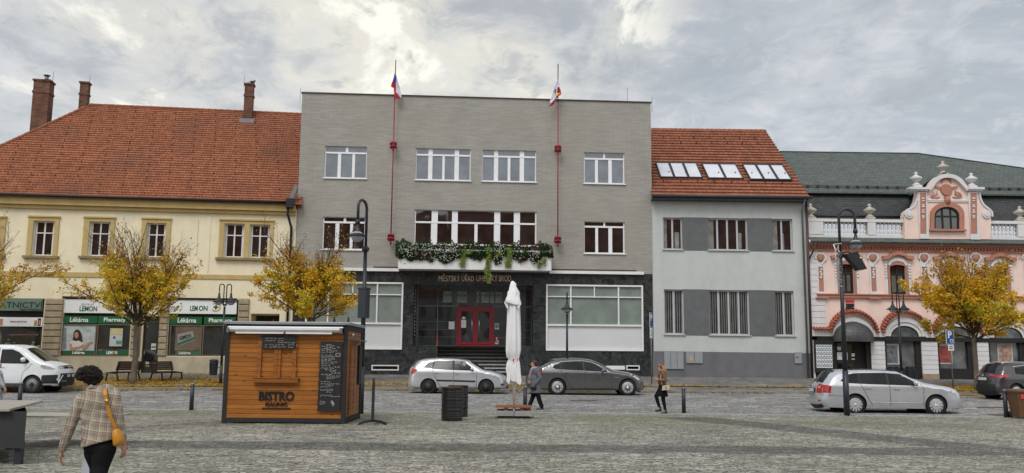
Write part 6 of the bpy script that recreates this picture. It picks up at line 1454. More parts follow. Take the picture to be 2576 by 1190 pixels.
# ------------------------------------------------------------------ oil drums
def drum(p, label):
 r = empty('oil_drum', p, 0, label, 'oil drum', 'black oil drum tables'); R = .287; H_ = .89; pr = [(R * .98, .0), (R, .02)]
 for t in (.32, .64):
  pr += [(R, H_ * t - .03), (R + .014, H_ * t), (R, H_ * t + .03)]
 for t in (.1, .16, .22, .44, .5, .55, .74, .8, .86): pr += [(R, H_ * t - .012), (R + .006, H_ * t), (R, H_ * t + .012)]
 pr = sorted(pr, key=lambda q: q[1]) + [(R, H_ - .03), (R + .012, H_ - .015), (R + .01, H_), (R - .02, H_ - .005)]
 mb = MB(); mb.lathe(pr, (0, 0, 0), 32); mb.build('drum', mat('drum_black', (.014, .014, .015), .38, var=.35, scale=5), r); mb = MB(); mb.lathe([(R - .01, H_), (R - .01, H_ + .012)], (0, 0, 0), 28); mb.build('lid', mat('lid_brown', (.085, .06, .04), .7), r); return r
p1 = G(1135, 1060); p1.y += .28; drum(Vector((p1.x, p1.y, 0)), 'front black ribbed oil drum left of the parasol'); p2_ = G(1153, 1050); drum(Vector((P(1151.5, 1050, p2_.y + .28).x, p2_.y + .28, 0)), 'rear black oil drum mostly hidden behind the front one')
# ------------------------------------------------------------------ folded parasol
pY = 26.1; px_ = P(1293, 1030, pY).x; par = empty('parasol', (px_, pY, 0), 0, 'tall folded white parasol on a white pole with wood topped concrete base', 'parasol')
def pq(px, py): p = P(px, py, pY); return p.x - px_, p.z
mb = MB(); mb.tube([(0, 0, .25), (0, 0, pq(1293, 712)[1])], .034, 12); mb.build('pole', M['white'], par)
def folded(name, pts, depth, nf, amp, seed, m):
 """pts: (left px, right px, py) rings; a pleated hanging cloth"""
 rr = random.Random(seed); mb = MB(); N = nf * 6; vs = []; ph = [rr.uniform(0, 6.28) for _ in range(4)]
 for i, (l, r_, y) in enumerate(pts):
  xl, z = pq(l, y); xr, _ = pq(r_, y); cx_ = (xl + xr) / 2; w = (xr - xl) / 2
  for k in range(N):
   a = 2 * pi * k / N; f = 1 - amp * (.5 + .5 * cos(nf * a + ph[0] + .25 * sin(i * .9))) * min(1, i * .35) + .04 * sin(3 * a + i * .6 + ph[1])
   vs.append((cx_ + w * f * cos(a), w * depth * f * sin(a), z + (.03 * sin(nf * a * .5 + ph[2]) if i == len(pts) - 1 else 0)))
 fs = [(i * N + k, i * N + (k + 1) % N, (i + 1) * N + (k + 1) % N, (i + 1) * N + k) for i in range(len(pts) - 1) for k in range(N)]
 mb.add(vs, fs, True); return mb.build(name, m, par)
m_can = mat('white_canvas', (.80, .80, .82), .85, var=.04, scale=2, bump=.15, bscale=12)
folded('canopy', [(1289, 1298, 719), (1276, 1308, 735), (1275, 1308, 765), (1274, 1309.5, 800), (1272, 1311, 840), (1271, 1311.5, 880), (1273, 1308, 897), (1279, 1306, 903), (1275, 1309, 912), (1272, 1311, 928), (1275, 1312, 945), (1277, 1311, 957)], 1.0, 8, .26, 1, m_can)
folded('top_flap', [(1288, 1291, 707), (1285, 1295, 709), (1280.5, 1299, 722), (1276, 1304, 737), (1269, 1310, 752), (1265, 1313, 762), (1266.5, 1313.5, 765)], 1.0, 4, .16, 2, m_can)
mb = MB()
for pts in ([(1276, 935), (1284, 930), (1284, 955), (1280, 966), (1274, 958)], [(1296, 925), (1306, 925), (1312, 958), (1308, 969), (1300, 962), (1294, 950)], [(1268, 760), (1276, 763), (1279, 778), (1274, 775)], [(1302, 765), (1311, 765), (1305, 778), (1300, 772)]):
 mb.prism([pq(*q_) for q_ in pts], -.19, -.18)
mb.build('cloth_tail', m_can, par)
mb = MB()
for pts in ([(1288.5, 905), (1294, 902), (1294.5, 905), (1289, 907.5)], [(1290.5, 905), (1293, 905), (1292.5, 911), (1290.5, 911)], [(1300, 902), (1302, 901), (1303, 909), (1300.8, 910)]): mb.prism([pq(*q_) for q_ in pts], -.222, -.215)
mb.build('red_print', mat('red_print', (.5, .01, .03), .6), par)
# base: concrete slabs on feet with a plank top
mb = MB(); zc0, zc1 = .05, .2
for sx in (-1, 1):
 for sy in (-1, 1): mb.box(min(sx * .01, sx * .51), max(sx * .01, sx * .51), min(sy * .01, sy * .5), max(sy * .01, sy * .5), .07, .145); mb.box(min(sx * .02, sx * .50), max(sx * .02, sx * .50), min(sy * .02, sy * .49), max(sy * .02, sy * .49), .147, .215)
mb.build('concrete_slab', mat('slab_concrete', (.30, .30, .29), .9, var=.15, bump=.3), par)
mb = MB(); mb.box(-.45, .45, -.44, .44, .0, .065); mb.build('base_frame', M['blackm'], par)
mb = MB()
for k in range(6): y = -.50 + k * .168; mb.box(-.53, .50, y, y + .160, .30, .335)
pt = [( -.53, -.5), (.5, -.5)]
tp = mb.build('wooden_top', M['wood'], par); mb = MB(); mb.box(-.28, -.18, -.45, .45, .217, .298); mb.box(.18, .28, -.45, .45, .217, .298); mb.build('bearer', M['wood'], tp)
# ------------------------------------------------------------------ trestle counter at the left edge
tr = empty('counter_table', (0, 0, 0), 0, 'dark grey market counter with a pale plywood top at the lower left corner', 'table')
mb = MB(); zt_ = .84
def tg(px, py, z): d = ray(px, py); t = (z - CAMZ) / d.z; return CAM + d * t
q1, q2 = tg(108, 1007.5, zt_), tg(24, 1029, zt_); 
mb.add([q2, q1, Vector((-12, q1.y, zt_)), Vector((-12, q2.y, zt_))], [(0, 1, 2, 3)]); n0 = [q2, q1, Vector((-12, q1.y, zt_)), Vector((-12, q2.y, zt_))]; lo = [Vector((p.x, p.y, zt_ - .035)) for p in n0]
mb.add(lo + n0, [(0, 1, 5, 4), (1, 2, 6, 5), (2, 3, 7, 6), (3, 0, 4, 7), (3, 2, 1, 0)]); mb.build('table_top', mat('plywood', (.36, .33, .28), .7, var=.15), tr)
xr = P(64, 1080, q2.y + .1).x; yb = q1.y - .15; xb = lerp(q2.x, q1.x, .8) - .45
mb = MB(); zl, zh = P(64, 1128, q2.y + .1).z, zt_ - .037
c4 = [(-12, q2.y + .1), (xr, q2.y + .1), (xb, yb), (-12, yb)]; mb.add([(x, y, zl) for x, y in c4] + [(x, y, zh) for x, y in c4], [(0, 1, 5, 4), (1, 2, 6, 5), (2, 3, 7, 6), (3, 0, 4, 7), (3, 2, 1, 0)]); mb.build('front_panel', mat('counter_grey', (.030, .032, .036), .6, var=.12), tr)
for xx, yy in ((xr - .12, q2.y + .2), (xb - .12, yb - .1), (-9, q2.y + .2)): mb = MB(); mb.box(xx - .05, xx + .05, yy - .05, yy + .05, 0, zl + .1); mb.build('leg', M['anthra'], tr)
mb = MB(); zz_ = .55; s1 = tg(88, 1037, zz_); s2 = tg(65, 1046, zz_); mb.box(xr, s1.x, s2.y, s1.y, zz_ - .03, zz_); mb.build('side_shelf', MATS['plywood'], tr)
# brown wheelie bin at the right edge
bY = 27.6; bx = P(2562, 1055, bY).x; wb = empty('wheelie_bin', (bx + .32, bY + .3, 0), 0, 'brown wheelie bin with a small red sticker cut by the right edge', 'wheelie bin')
mb = MB(); v = [(-.22, -.22, .04), (.24, -.22, .04), (.24, .26, .04), (-.22, .26, .04), (-.29, -.29, .80), (.29, -.29, .80), (.29, .33, .80), (-.29, .33, .80)]; mb.add(v, [(0, 3, 2, 1), (4, 5, 6, 7), (0, 1, 5, 4), (1, 2, 6, 5), (2, 3, 7, 6), (3, 0, 4, 7)]); m_bb = mat('brown_plastic', (.13, .06, .025), .5, var=.08); mb.build('body', m_bb, wb)
mb = MB(); mb.box(-.33, .33, -.33, .37, .802, .84); mb.add([(-.31, -.31, .842), (.31, -.31, .842), (.31, .35, .842), (-.31, .35, .842), (-.22, -.2, .89), (.22, -.2, .89), (.22, .25, .89), (-.22, .25, .89)], [(4, 5, 6, 7), (0, 1, 5, 4), (1, 2, 6, 5), (2, 3, 7, 6), (3, 0, 4, 7)]); mb.build('lid', m_bb, wb)
mb = MB(); mb.box(-.2, -.06, -.305, -.285, .60, .74); mb.build('sticker', mat('red_sticker', (.5, .05, .05), .5), wb)
for s in (-1, 1): mb = MB(); mb.lathe([(.1, -.03), (.1, .03)], (s * .22, .3, .1), 14, 'x'); mb.build('wheel', M['rubber'], wb)
# pigeon on the chimney and on the gable
def bird(loc, rz, label, s=1):
 mb = MB(); mb.ball((0, 0, .10 * s), (.14 * s, .065 * s, .075 * s), 10, 7); mb.ball((.13 * s, 0, .2 * s), .04 * s, 8, 6); mb.tube([(.09 * s, 0, .13 * s), (.125 * s, 0, .19 * s)], .045 * s, 8); mb.bar((-.1 * s, 0, .09 * s), (-.28 * s, 0, .03 * s), .06 * s, .02 * s); mb.tube([(.16 * s, 0, .2 * s), (.2 * s, 0, .19 * s)], [.012 * s, .003 * s], 5); mb.bar((0, .02, 0), (0, .02, .05 * s), .01); mb.bar((0, -.02, 0), (0, -.02, .05 * s), .01)
 o = mb.build('pigeon', mat('pigeon_grey', (.04, .042, .05), .7), None); o.location = loc; o.rotation_euler = (0, 0, rz); return tag(o, label, 'bird')
pz = P(638, 209, 54.0); q = LH.uz(634, 209, 5.95); w_ = LH.O + LH.U * q[0] + LH.N * 6.1 + Vector((0, 0, q[1] + LH.k * q[0])); bird(w_, radians(35), 'small dark bird on the right hand chimney of the red roof', 1.15)
q = gp(2371, 441); bird(PB.O + Vector((q[0] + .05, gy - .12, q[1] + k_ * q[0] - .02)), radians(20), 'dark pigeon resting at the foot of the top urn on the gable', 1.0)
# ------------------------------------------------------------------ cars
def paint(name, col, flake=.5, rough=.28, coat=1.0):
 m = mat(name, col, rough, metal=flake, var=.05, scale=2.5, coat=coat); 
 nt = m.node_tree; b = nt.nodes['Principled BSDF']; L = nt.links
 # road dust towards the sills
 tc = nn(nt, 'ShaderNodeTexCoord'); s = nn(nt, 'ShaderNodeSeparateXYZ'); L.new(tc.outputs['Object'], s.inputs[0])
 r = nn(nt, 'ShaderNodeMapRange', inp={'From Min': .15, 'From Max': .75, 'To Min': .55, 'To Max': .0}); L.new(s.outputs[2], r.inputs[0])
 n = nn(nt, 'ShaderNodeTexNoise', inp={'Scale': 6, 'Detail': 6}); L.new(tc.outputs['Object'], n.inputs['Vector'])
 mu = nn(nt, 'ShaderNodeMath', operation='MULTIPLY'); L.new(r.outputs[0], mu.inputs[0]); L.new(n.outputs[0], mu.inputs[1])
 src = b.inputs['Base Color'].links[0].from_socket; mx = nn(nt, 'ShaderNodeMixRGB'); L.new(mu.outputs[0], mx.inputs[0]); L.new(src, mx.inputs[1]); mx.inputs[2].default_value = (.10, .095, .085, 1); L.new(mx.outputs[0], b.inputs['Base Color'])
 r2 = nn(nt, 'ShaderNodeMapRange', inp={'From Min': 0, 'From Max': .4, 'To Min': rough, 'To Max': .6}); L.new(mu.outputs[0], r2.inputs[0]); L.new(r2.outputs[0], b.inputs['Roughness'])
 return m
m_cg = glass_mat('car_glass', (.012, .013, .013), .06, .28, .02); m_tl = mat('tail_lamp', (.42, .008, .01), .15, var=.25, scale=12, coat=1); m_hl = mat('head_lamp', (.55, .57, .58), .12, metal=.4, var=.35, scale=14, coat=1)
m_trim = mat('black_trim', (.014, .014, .015), .6, var=.15); m_plate = mat('number_plate', (.62, .63, .62), .5); m_rimd = mat('dark_rim', (.035, .035, .037), .5, metal=.4); m_fog = mat('amber_lamp', (.5, .2, .03), .2)
m_seam = mat('panel_gap', (.02, .02, .02), .8); m_crease = None
class Car:
 def __init__(s, keys, hw, belt, tum, wx, wr, sill=.2, name='parked_car', kk=5):
  s.k = kk; s.out = smooth_line(keys, kk); s.L = max(p[0] for p in s.out); s.hwid = hw; s.belt = belt; s.tum = tum; s.wx = wx; s.wr = wr; s.sill = sill
  n = 120; s.zt = []
  for i in range(n + 1):
   x = s.L * i / n; best = 0
   for (a, b), (c, d) in zip(s.out, s.out[1:]):
    if min(a, c) - 1e-6 <= x <= max(a, c) + 1e-6:
     z = max(b, d) if abs(c - a) < 1e-6 else b + (d - b) * (x - a) / (c - a); best = max(best, z)
   s.zt.append(best)
  s.xl = []
  for i in range(41):
   z = 2.2 * i / 40; xs = []
   for (a, b), (c, d) in zip(s.out, s.out[1:]):
    if min(b, d) <= z <= max(b, d) and abs(d - b) > 1e-6: xs.append(a + (c - a) * (z - b) / (d - b))
   s.xl.append((min(xs), max(xs)) if xs else (None, None))
 def ztop(s, x):
  t = max(0, min(.9999, x / s.L)) * 120; i = int(t); return lerp(s.zt[i], s.zt[min(120, i + 1)], t - i)
 def y(s, x, z):
  w = s.hwid
  if x < .6: w *= 1 - .11 * (max(0, .6 - x) / .6) ** 2.2
  if x > s.L - .85: w *= 1 - .17 * ((x - s.L + .85) / .85) ** 2.2
  t = z - s.belt
  if t > -.08:
   u = t + .08; w -= s.tum * (u * u / .32 if u < .16 else u - .08)
  elif z < .55: w -= .05 * ((.55 - z) / .35) ** 2
  w -= .012 * math.exp(-((z - (s.belt - .10)) / .03) ** 2) * 0
  d = s.ztop(x) - z
  if d < .09: w -= .075 * (1 - max(0, d) / .09) ** 2
  i = max(0, min(40, int(round(z / 2.2 * 40)))); a, b = s.xl[i]
  if a is not None:
   for dd in (x - a, b - x):
    if dd < .16: w -= .12 * (1 - max(0, dd) / .16) ** 2
  return max(.05, w)
 def patch(s, poly, off, name, m, par, side=-1, step=.09, k=None, thick=0):
  q = [Vector(p) for p in poly]; dense = []
  for a, b in zip(q, q[1:] + q[:1]):
   n = max(1, int((b - a).length / step)); dense += [a.lerp(b, i / n) for i in range(n)]
  x0, x1 = min(p.x for p in q), max(p.x for p in q); z0, z1 = min(p.y for p in q), max(p.y for p in q)
  def inside(x, z):
   c = False
   for a, b in zip(dense, dense[1:] + dense[:1]):
    if (a.y > z) != (b.y > z) and x < (b.x - a.x) * (z - a.y) / (b.y - a.y) + a.x: c = not c
   return c
  inner = []
  nx, nz = max(1, int((x1 - x0) / step)), max(1, int((z1 - z0) / step))
  for i in range(nx):
   for j in range(nz):
    x, z = lerp(x0, x1, (i + .5) / nx), lerp(z0, z1, (j + .5) / nz)
    if inside(x, z) and min((Vector((x, z)) - p).length for p in dense) > step * .4: inner.append(Vector((x, z)))
  r = delaunay_2d_cdt(dense + inner, [], [list(range(len(dense)))], 1, 1e-5)
  mb = MB(); mb.add([(v.x, side * (s.y(v.x, v.y) + off), v.y) for v in r[0]], [tuple(f) for f in r[2]], True)
  return mb.build(name, m, par)
 def cap(s, t0, t1, s0, s1, off, name, m, par, ns=10, bul=.05, mb=None):
  """patch of the top/front/rear skin: t in key units along the outline, s across (-1..1)"""
  own = mb is None; mb = mb or MB(); i0, i1 = t0 * s.k, t1 * s.k; n = max(1, int(round(i1 - i0)))
  vs = []
  for i in range(n + 1):
   f = lerp(i0, i1, i / n); j = min(len(s.out) - 2, int(f)); fr = f - j; a, b = s.out[j], s.out[j + 1]; p = Vector((lerp(a[0], b[0], fr), lerp(a[1], b[1], fr)))
   jm, jp = max(0, j - 1), min(len(s.out) - 1, j + 2); t = Vector((s.out[jp][0] - s.out[jm][0], s.out[jp][1] - s.out[jm][1])).normalized(); nr = Vector((-t.y, t.x))
   w = s.y(p.x, p.y); bb = .035 + .11 * abs(nr.x) ** 1.5
   for q in range(ns + 1):
    c = lerp(s0, s1, q / ns); o = bb * (1 - abs(c) ** 2.2) + off; vs.append((p.x + nr.x * o, c * w, p.y + nr.y * o))
  fs = [(i * (ns + 1) + q, i * (ns + 1) + q + 1, (i + 1) * (ns + 1) + q + 1, (i + 1) * (ns + 1) + q) for i in range(n) for q in range(ns)]
  mb.add(vs, fs, True)
  return mb.build(name, m, par) if own else mb
 def body(s, m, root):
  bot = []; L = s.L; f0 = s.out[-1]; r0 = s.out[0]
  pts = [(f0[0], f0[1])]
  for wx in reversed(s.wx):
   R = s.wr + .055; zc = s.wr; a = math.asin(max(-1, min(1, (s.sill - zc) / R)))
   n = 14; pts += [(wx + R * cos(lerp(a, pi - a, i / n)), zc + R * sin(lerp(a, pi - a, i / n))) for i in range(n + 1)]
  loop = [tuple(p) for p in s.out] + pts[1:]
  loop = [(x, z) for x, z in loop]
  mb = MB()
  parts = []
  q = [Vector(p) for p in loop]; dense = []
  for a, b in zip(q, q[1:] + q[:1]):
   n = max(1, int((b - a).length / .12)); dense += [a.lerp(b, i / n) for i in range(n)]
  def inside(x, z):
   c = False
   for a, b in zip(dense, dense[1:] + dense[:1]):
    if (a.y > z) != (b.y > z) and x < (b.x - a.x) * (z - a.y) / (b.y - a.y) + a.x: c = not c
   return c
  inner = []; st = .065
  for i in range(1, int(L / st)):
   for j in range(1, int(2.0 / st)):
    x, z = i * st, j * st
    if inside(x, z) and min((Vector((x, z)) - p).length_squared for p in dense) > (st * .5) ** 2: inner.append(Vector((x, z)))
  r = delaunay_2d_cdt(dense + inner, [], [list(range(len(dense)))], 1, 1e-5)
  for side in (-1, 1): mb.add([(v.x, side * s.y(v.x, v.y), v.y) for v in r[0]], [tuple(f) for f in r[2]], True)
  s.cap(0, (len(s.out) - 1) / s.k, -1, 1, 0, None, None, None, 14, mb=mb)
  # inner wheel houses and floor
  o = mb.build('body', m, root)
  g = MB(); w = s.hwid - .12; g.box(.25, L - .25, -w, w, s.sill + .0, s.sill + .06)
  for wx in s.wx: 
   for sd in (-1, 1): g.lathe([(s.wr + .06, min(sd * (s.hwid - .07), sd * (s.hwid - .32))), (s.wr + .06, max(sd * (s.hwid - .07), sd * (s.hwid - .32)))], (wx, 0, s.wr + .0), 18, 'y')
  g.build('underbody', m_trim, root); return o
 def wheels(s, root, style, ymul=1):
  for wx in s.wx:
   for sd in (-1, 1):
    r = s.wr; yo = sd * (s.hwid - .03); mb = MB()
    mb.lathe([(r * .70, yo), (r * .76, yo + sd * .012), (r * .93, yo + sd * .0), (r * .99, yo - sd * .03), (r, yo - sd * .08), (r, yo - sd * .14), (r * .97, yo - sd * .19), (r * .6, yo - sd * .2)], (wx, 0, r - .012), 28, 'y'); ty = mb.build('wheel', M['rubber'], root)
    mb = MB(); z = r - .012; rr_ = r * .73
    if style == 'steel': mb.lathe([(rr_, yo + sd * .003), (rr_ * .92, yo - sd * .03), (rr_ * .7, yo - sd * .015), (rr_ * .45, yo + sd * .0), (rr_ * .2, yo - sd * .01), (.01, yo - sd * .01)], (wx, 0, z), 24, 'y'); rm = mb.build('rim', m_rimd, ty)
    elif style == 'van':
     mb.lathe([(rr_, yo + sd * .004), (rr_ * .93, yo - sd * .02), (rr_ * .62, yo - sd * .01), (rr_ * .40, yo + sd * .004)], (wx, 0, z), 28, 'y'); rm = mb.build('rim', mat('steel_rim', (.30, .30, .29), .4, metal=.6), ty)
     mb = MB(); mb.lathe([(rr_ * .42, yo + sd * .01), (rr_ * .36, yo + sd * .03), (.01, yo + sd * .035)], (wx, 0, z), 18, 'y')
     for k in range(12):
      a = 2 * pi * k / 12; c = (wx + rr_ * .76 * cos(a), yo - sd * .002, z + rr_ * .76 * sin(a)); mb.ball(c, (.02, .012, .02), 6, 4)
     mb.build('hub_cap', m_trim, rm)
    else:
     n = {'vane': 12, 'multi': 9, 'five': 10}[style]
     mb.lathe([(rr_ * 1.02, yo + sd * .006), (rr_ * .94, yo - sd * .0), (rr_ * .92, yo - sd * .04), (rr_ * .97, yo - sd * .04)], (wx, 0, z), 30, 'y')
     for k in range(n):
      a = 2 * pi * k / n; c, sn = cos(a), sin(a)
      if style == 'multi':
       for da in (-.17, .17):
        a2 = a + da; mid = (wx + rr_ * .5 * c, yo + sd * .0, z + rr_ * .5 * sn); mb.bar((wx + rr_ * .2 * c, yo, z + rr_ * .2 * sn), mid, .034, .02, (0, 1, 0)); mb.bar(mid, (wx + rr_ * .94 * cos(a2), yo, z + rr_ * .94 * sin(a2)), .028, .02, (0, 1, 0))
      else: mb.bar((wx + rr_ * .25 * c, yo, z + rr_ * .25 * sn), (wx + rr_ * .94 * cos(a + .06), yo, z + rr_ * .94 * sin(a + .06)), .042 if style == 'vane' else .034, .02, (0, 1, 0))
     mb.lathe([(rr_ * .28, yo - sd * .01), (rr_ * .25, yo + sd * .012), (.005, yo + sd * .014)], (wx, 0, z), 14, 'y'); rm = mb.build('rim', mat('silver_rim', (.58, .59, .60), .35, metal=.35), ty)
     mb = MB(); mb.lathe([(rr_ * .9, yo - sd * .03), (.01, yo - sd * .03)], (wx, 0, z), 20, 'y'); mb.build('brake_disc', M['blackm'], rm)
 def line(s, pts, name, m, par, r=.007, side=-1, off=.004, dens=.12):
  q = [Vector(p) for p in pts]; dn = []
  for a, b in zip(q, q[1:]):
   n = max(1, int((b - a).length / dens)); dn += [a.lerp(b, i / n) for i in range(n)]
  dn.append(q[-1]); mb = MB(); mb.tube([(p.x, side * (s.y(p.x, p.y) + off), p.y) for p in dn], r, 5); return mb.build(name, m, par)
def mirror(root, car, x, z, m, side=-1, s=1.0):
 y = side * (car.y(x, z)); mb = MB(); mb.ball((x, y + side * .13, z + .06), (.075 * s, .11 * s, .075 * s), 12, 8); mb.bar((x + .02, y, z), (x + .02, y + side * .1, z + .03), .04); mb.build('wing_mirror', m, root)
def handle(door, car, x, z, m, side=-1):
 y = side * (car.y(x, z) + .03); mb = MB(); mb.bar((x - .09, y, z), (x + .09, y, z), .022, .028); mb.build('handle', m, door)
def plate(root, car, x, z, front, label=''):
 mb = MB(); 
 if front: mb.box(x, x + .02, -.26, .26, z, z + .11)
 else: mb.box(x - .02, x, -.26, .26, z, z + .11)
 p = mb.build('number_plate', m_plate, root); sg = 1 if front else -1; xx = x + .022 if front else x - .022
 if label: text('lettering', label, .40, .07, m_trim, p, (xx, 0, z + .055), rot=(pi / 2, 0, pi / 2 * sg), ext=.003)
 mb = MB(); mb.box(xx - .003, xx + .003, (-.26 if not front else -.26) , -.22, z + .005, z + .105) if front else mb.box(xx - .003, xx + .003, .22, .26, z + .005, z + .105); mb.build('plate_band', M['blue'], p)
def place(px, pz_, Y, car, xref, rz=0, zoff=0, name='car', label='', cat='car', group='cars parked in front of the buildings', zz=None):
 """put the car so that its near side at local x=xref meets print column px at depth Y"""
 p = P(px, pz_, Y); root = empty(name, (0, 0, 0), rz, label, cat, group)
 loc = Vector((p.x, Y, 0)) - Matrix.Rotation(rz, 3, 'Z') @ Vector((xref, -car.hwid, 0)); ctr = loc + Matrix.Rotation(rz, 3, 'Z') @ Vector((car.L / 2, 0, 0))
 loc.z = gz(ctr.x, min(ctr.y, kerbY(ctr.x) - .05)) if zz is None else zz; root.location = loc; return root
# silver small estate
c = Car([(.05, .24), (.0, .42), (.02, .62), (.07, .9), (.12, 1.06), (.30, 1.30), (.50, 1.445), (.9, 1.50), (1.55, 1.515), (2.2, 1.485), (2.62, 1.40), (3.0, 1.18), (3.32, 1.01), (3.6, .97), (3.9, .87), (4.12, .73), (4.22, .55), (4.24, .36), (4.2, .22)], .84, .95, .42, (.865, 3.40), .305)
r = place(1077, 985, 39.45, c, .865, label='silver compact estate car with black side strips, steel wheels and red rear lamp'); m_sil = paint('silver_paint', (.64, .66, .69), .6, .26)
bd = c.body(m_sil, r); c.wheels(r, 'steel')
c.cap(10.15, 11.85, -.93, .93, .006, 'windscreen', m_cg, bd); c.cap(4.3, 6.2, -.86, .86, .006, 'rear_window', m_cg, bd); c.cap(17.0, 17.6, -.7, .7, .01, 'grille', m_trim, bd); c.cap(15.4, 16.1, -.5, .5, .008, 'grille', m_trim, bd)
for sd in (-1, 1):
 c.patch([(.98, 1.07), (1.08, 1.40), (1.2, 1.415), (1.92, 1.43), (2.44, 1.40), (2.80, 1.13), (2.87, .995), (2.0, 1.015)], .006, 'window_band', m_trim, bd, sd)
 c.patch([(.60, 1.11), (.84, 1.345), (1.08, 1.40), (.98, 1.09)], .006, 'side_window', m_cg, bd, sd)
 d1 = c.patch([(1.02, 1.06), (1.14, 1.445), (1.95, 1.47), (1.955, .30), (1.42, .30), (1.22, .62)], .003, 'rear_door', m_sil, bd, sd); d2 = c.patch([(1.975, .30), (1.97, 1.47), (2.42, 1.44), (2.92, 1.08), (2.98, .9), (2.96, .30)], .003, 'front_door', m_sil, bd, sd)
 c.patch([(1.04, 1.085), (1.14, 1.40), (1.91, 1.42), (1.91, 1.04)], .010, 'door_window', m_cg, d1, sd); c.patch([(1.99, 1.03), (2.0, 1.42), (2.42, 1.39), (2.78, 1.12), (2.84, 1.01)], .010, 'door_window', m_cg, d2, sd)
 for pl in ([(1.00, 1.07), (1.2, .62), (1.41, .28)], [(1.965, .28), (1.96, 1.46)], [(2.97, .28), (2.99, .9), (2.93, 1.08)], [(1.4, .29), (2.97, .29)]): c.line(pl, 'panel_seam', m_seam, bd, .007, sd)
 c.patch([(1.22, .53), (1.22, .60), (1.95, .59), (1.95, .52)], .018, 'rub_strip', m_trim, d1, sd); c.patch([(1.98, .515), (1.98, .59), (2.93, .57), (2.93, .50)], .018, 'rub_strip', m_trim, d2, sd)
 handle(d1, c, 1.22, .90, m_sil, sd); handle(d2, c, 2.12, .88, m_sil, sd); mirror(bd, c, 2.78, 1.03, m_sil, sd)
 c.patch([(.06, .86), (.10, 1.06), (.34, 1.06), (.36, .98), (.16, .82)], .010, 'tail_lamp', m_tl, bd, sd, .05); c.patch([(3.74, .77), (3.82, .86), (4.06, .76), (4.15, .64), (4.0, .64)], .010, 'headlamp', m_hl, bd, sd, .05); c.patch([(4.04, .36), (4.06, .44), (4.18, .44), (4.18, .37)], .008, 'fog_lamp', m_trim, bd, sd, .05)
plate(bd, c, 4.37, .42, True)
# dark grey fastback
c = Car([(.06, .24), (0, .40), (.0, .62), (.05, .86), (.14, .99), (.33, 1.10), (.6, 1.26), (.95, 1.43), (1.4, 1.53), (1.95, 1.56), (2.48, 1.53), (2.84, 1.44), (3.3, 1.22), (3.7, 1.05), (3.95, 1.02), (4.45, .93), (4.78, .80), (4.95, .62), (4.99, .42), (4.96, .26), (4.88, .17)], .93, .98, .46, (1.24, 4.31), .345)
r = place(1402.5, 988, 39.3, c, 1.24, label='dark grey fastback saloon with chrome window line and bright multi spoke wheels'); m_bm = paint('dark_grey_metallic', (.15, .155, .155), .75, .24)
bd = c.body(m_bm, r); c.wheels(r, 'multi')
c.cap(11.1, 12.9, -.93, .93, .006, 'windscreen', m_cg, bd); c.cap(4.7, 6.7, -.82, .82, .006, 'rear_window', m_cg, bd); c.cap(8.2, 9.8, -.8, .8, .005, 'sunroof', m_cg, bd)
c.cap(16.3, 17.0, -.32, -.04, .012, 'grille', m_trim, bd); c.cap(16.3, 17.0, .04, .32, .012, 'grille', m_trim, bd); c.cap(18.1, 18.8, -.7, .7, .01, 'air_intake', m_trim, bd)
for sd in (-1, 1):
 d1 = c.patch([(1.38, 1.08), (1.42, 1.44), (2.38, 1.50), (2.47, .30), (1.86, .30), (1.62, .70)], .003, 'rear_door', m_bm, bd, sd); d2 = c.patch([(2.49, .30), (2.40, 1.50), (2.8, 1.42), (3.42, 1.06), (3.6, .9), (3.6, .30)], .003, 'front_door', m_bm, bd, sd)
 c.patch([(1.36, 1.07), (1.38, 1.40), (1.98, 1.45), (2.4, 1.45), (2.74, 1.40), (3.04, 1.27), (3.42, 1.03), (3.44, .99), (2.4, 1.035)], .006, 'window_band', m_trim, bd, sd)
 c.patch([(1.02, 1.19), (1.10, 1.27), (1.38, 1.375), (1.36, 1.09), (1.14, 1.11)], .008, 'side_window', m_cg, bd, sd)
 c.patch([(1.40, 1.085), (1.42, 1.38), (1.98, 1.43), (2.32, 1.43), (2.38, 1.05)], .009, 'door_window', m_cg, d1, sd); c.patch([(2.44, 1.05), (2.42, 1.43), (2.72, 1.38), (3.02, 1.26), (3.36, 1.05), (3.40, 1.0)], .009, 'door_window', m_cg, d2, sd)
 c.line([(.99, 1.15), (1.0, 1.20), (1.10, 1.30), (1.40, 1.42), (1.95, 1.465), (2.4, 1.465), (2.75, 1.41), (3.04, 1.29), (3.40, 1.06), (3.55, .97), (2.4, 1.03), (1.4, 1.07), (1.10, 1.10), (.99, 1.15)], 'window_trim', M['chrome'], bd, .015, sd, .008)
 for pl in ([(1.36, 1.07), (1.6, .70), (1.85, .28)], [(2.48, .28), (2.42, 1.04)], [(3.62, .28), (3.62, .92)], [(1.85, .29), (3.6, .29)]): c.line(pl, 'panel_seam', m_seam, bd, .007, sd)
 handle(d1, c, 1.60, .965, M['chrome'], sd); handle(d2, c, 2.68, .945, M['chrome'], sd); mirror(bd, c, 3.22, 1.0, m_trim if False else m_bm, sd)
 c.patch([(.04, .86), (.12, 1.0), (.42, 1.04), (.62, 1.03), (.52, .92), (.3, .85)], .010, 'tail_lamp', m_tl, bd, sd, .05); c.patch([(4.52, .83), (4.60, .86), (4.80, .76), (4.90, .64), (4.74, .68)], .010, 'headlamp', m_hl, bd, sd, .05); c.patch([(3.72, .76), (3.74, .79), (3.92, .785), (3.92, .755)], .012, 'wing_badge', M['chrome'], bd, sd, .05)
mb = MB(); mb.prism([(1.0, 1.47), (1.08, 1.56), (1.22, 1.57), (1.28, 1.54)], -.03, .03); mb.build('aerial_fin', M['chrome'], bd)
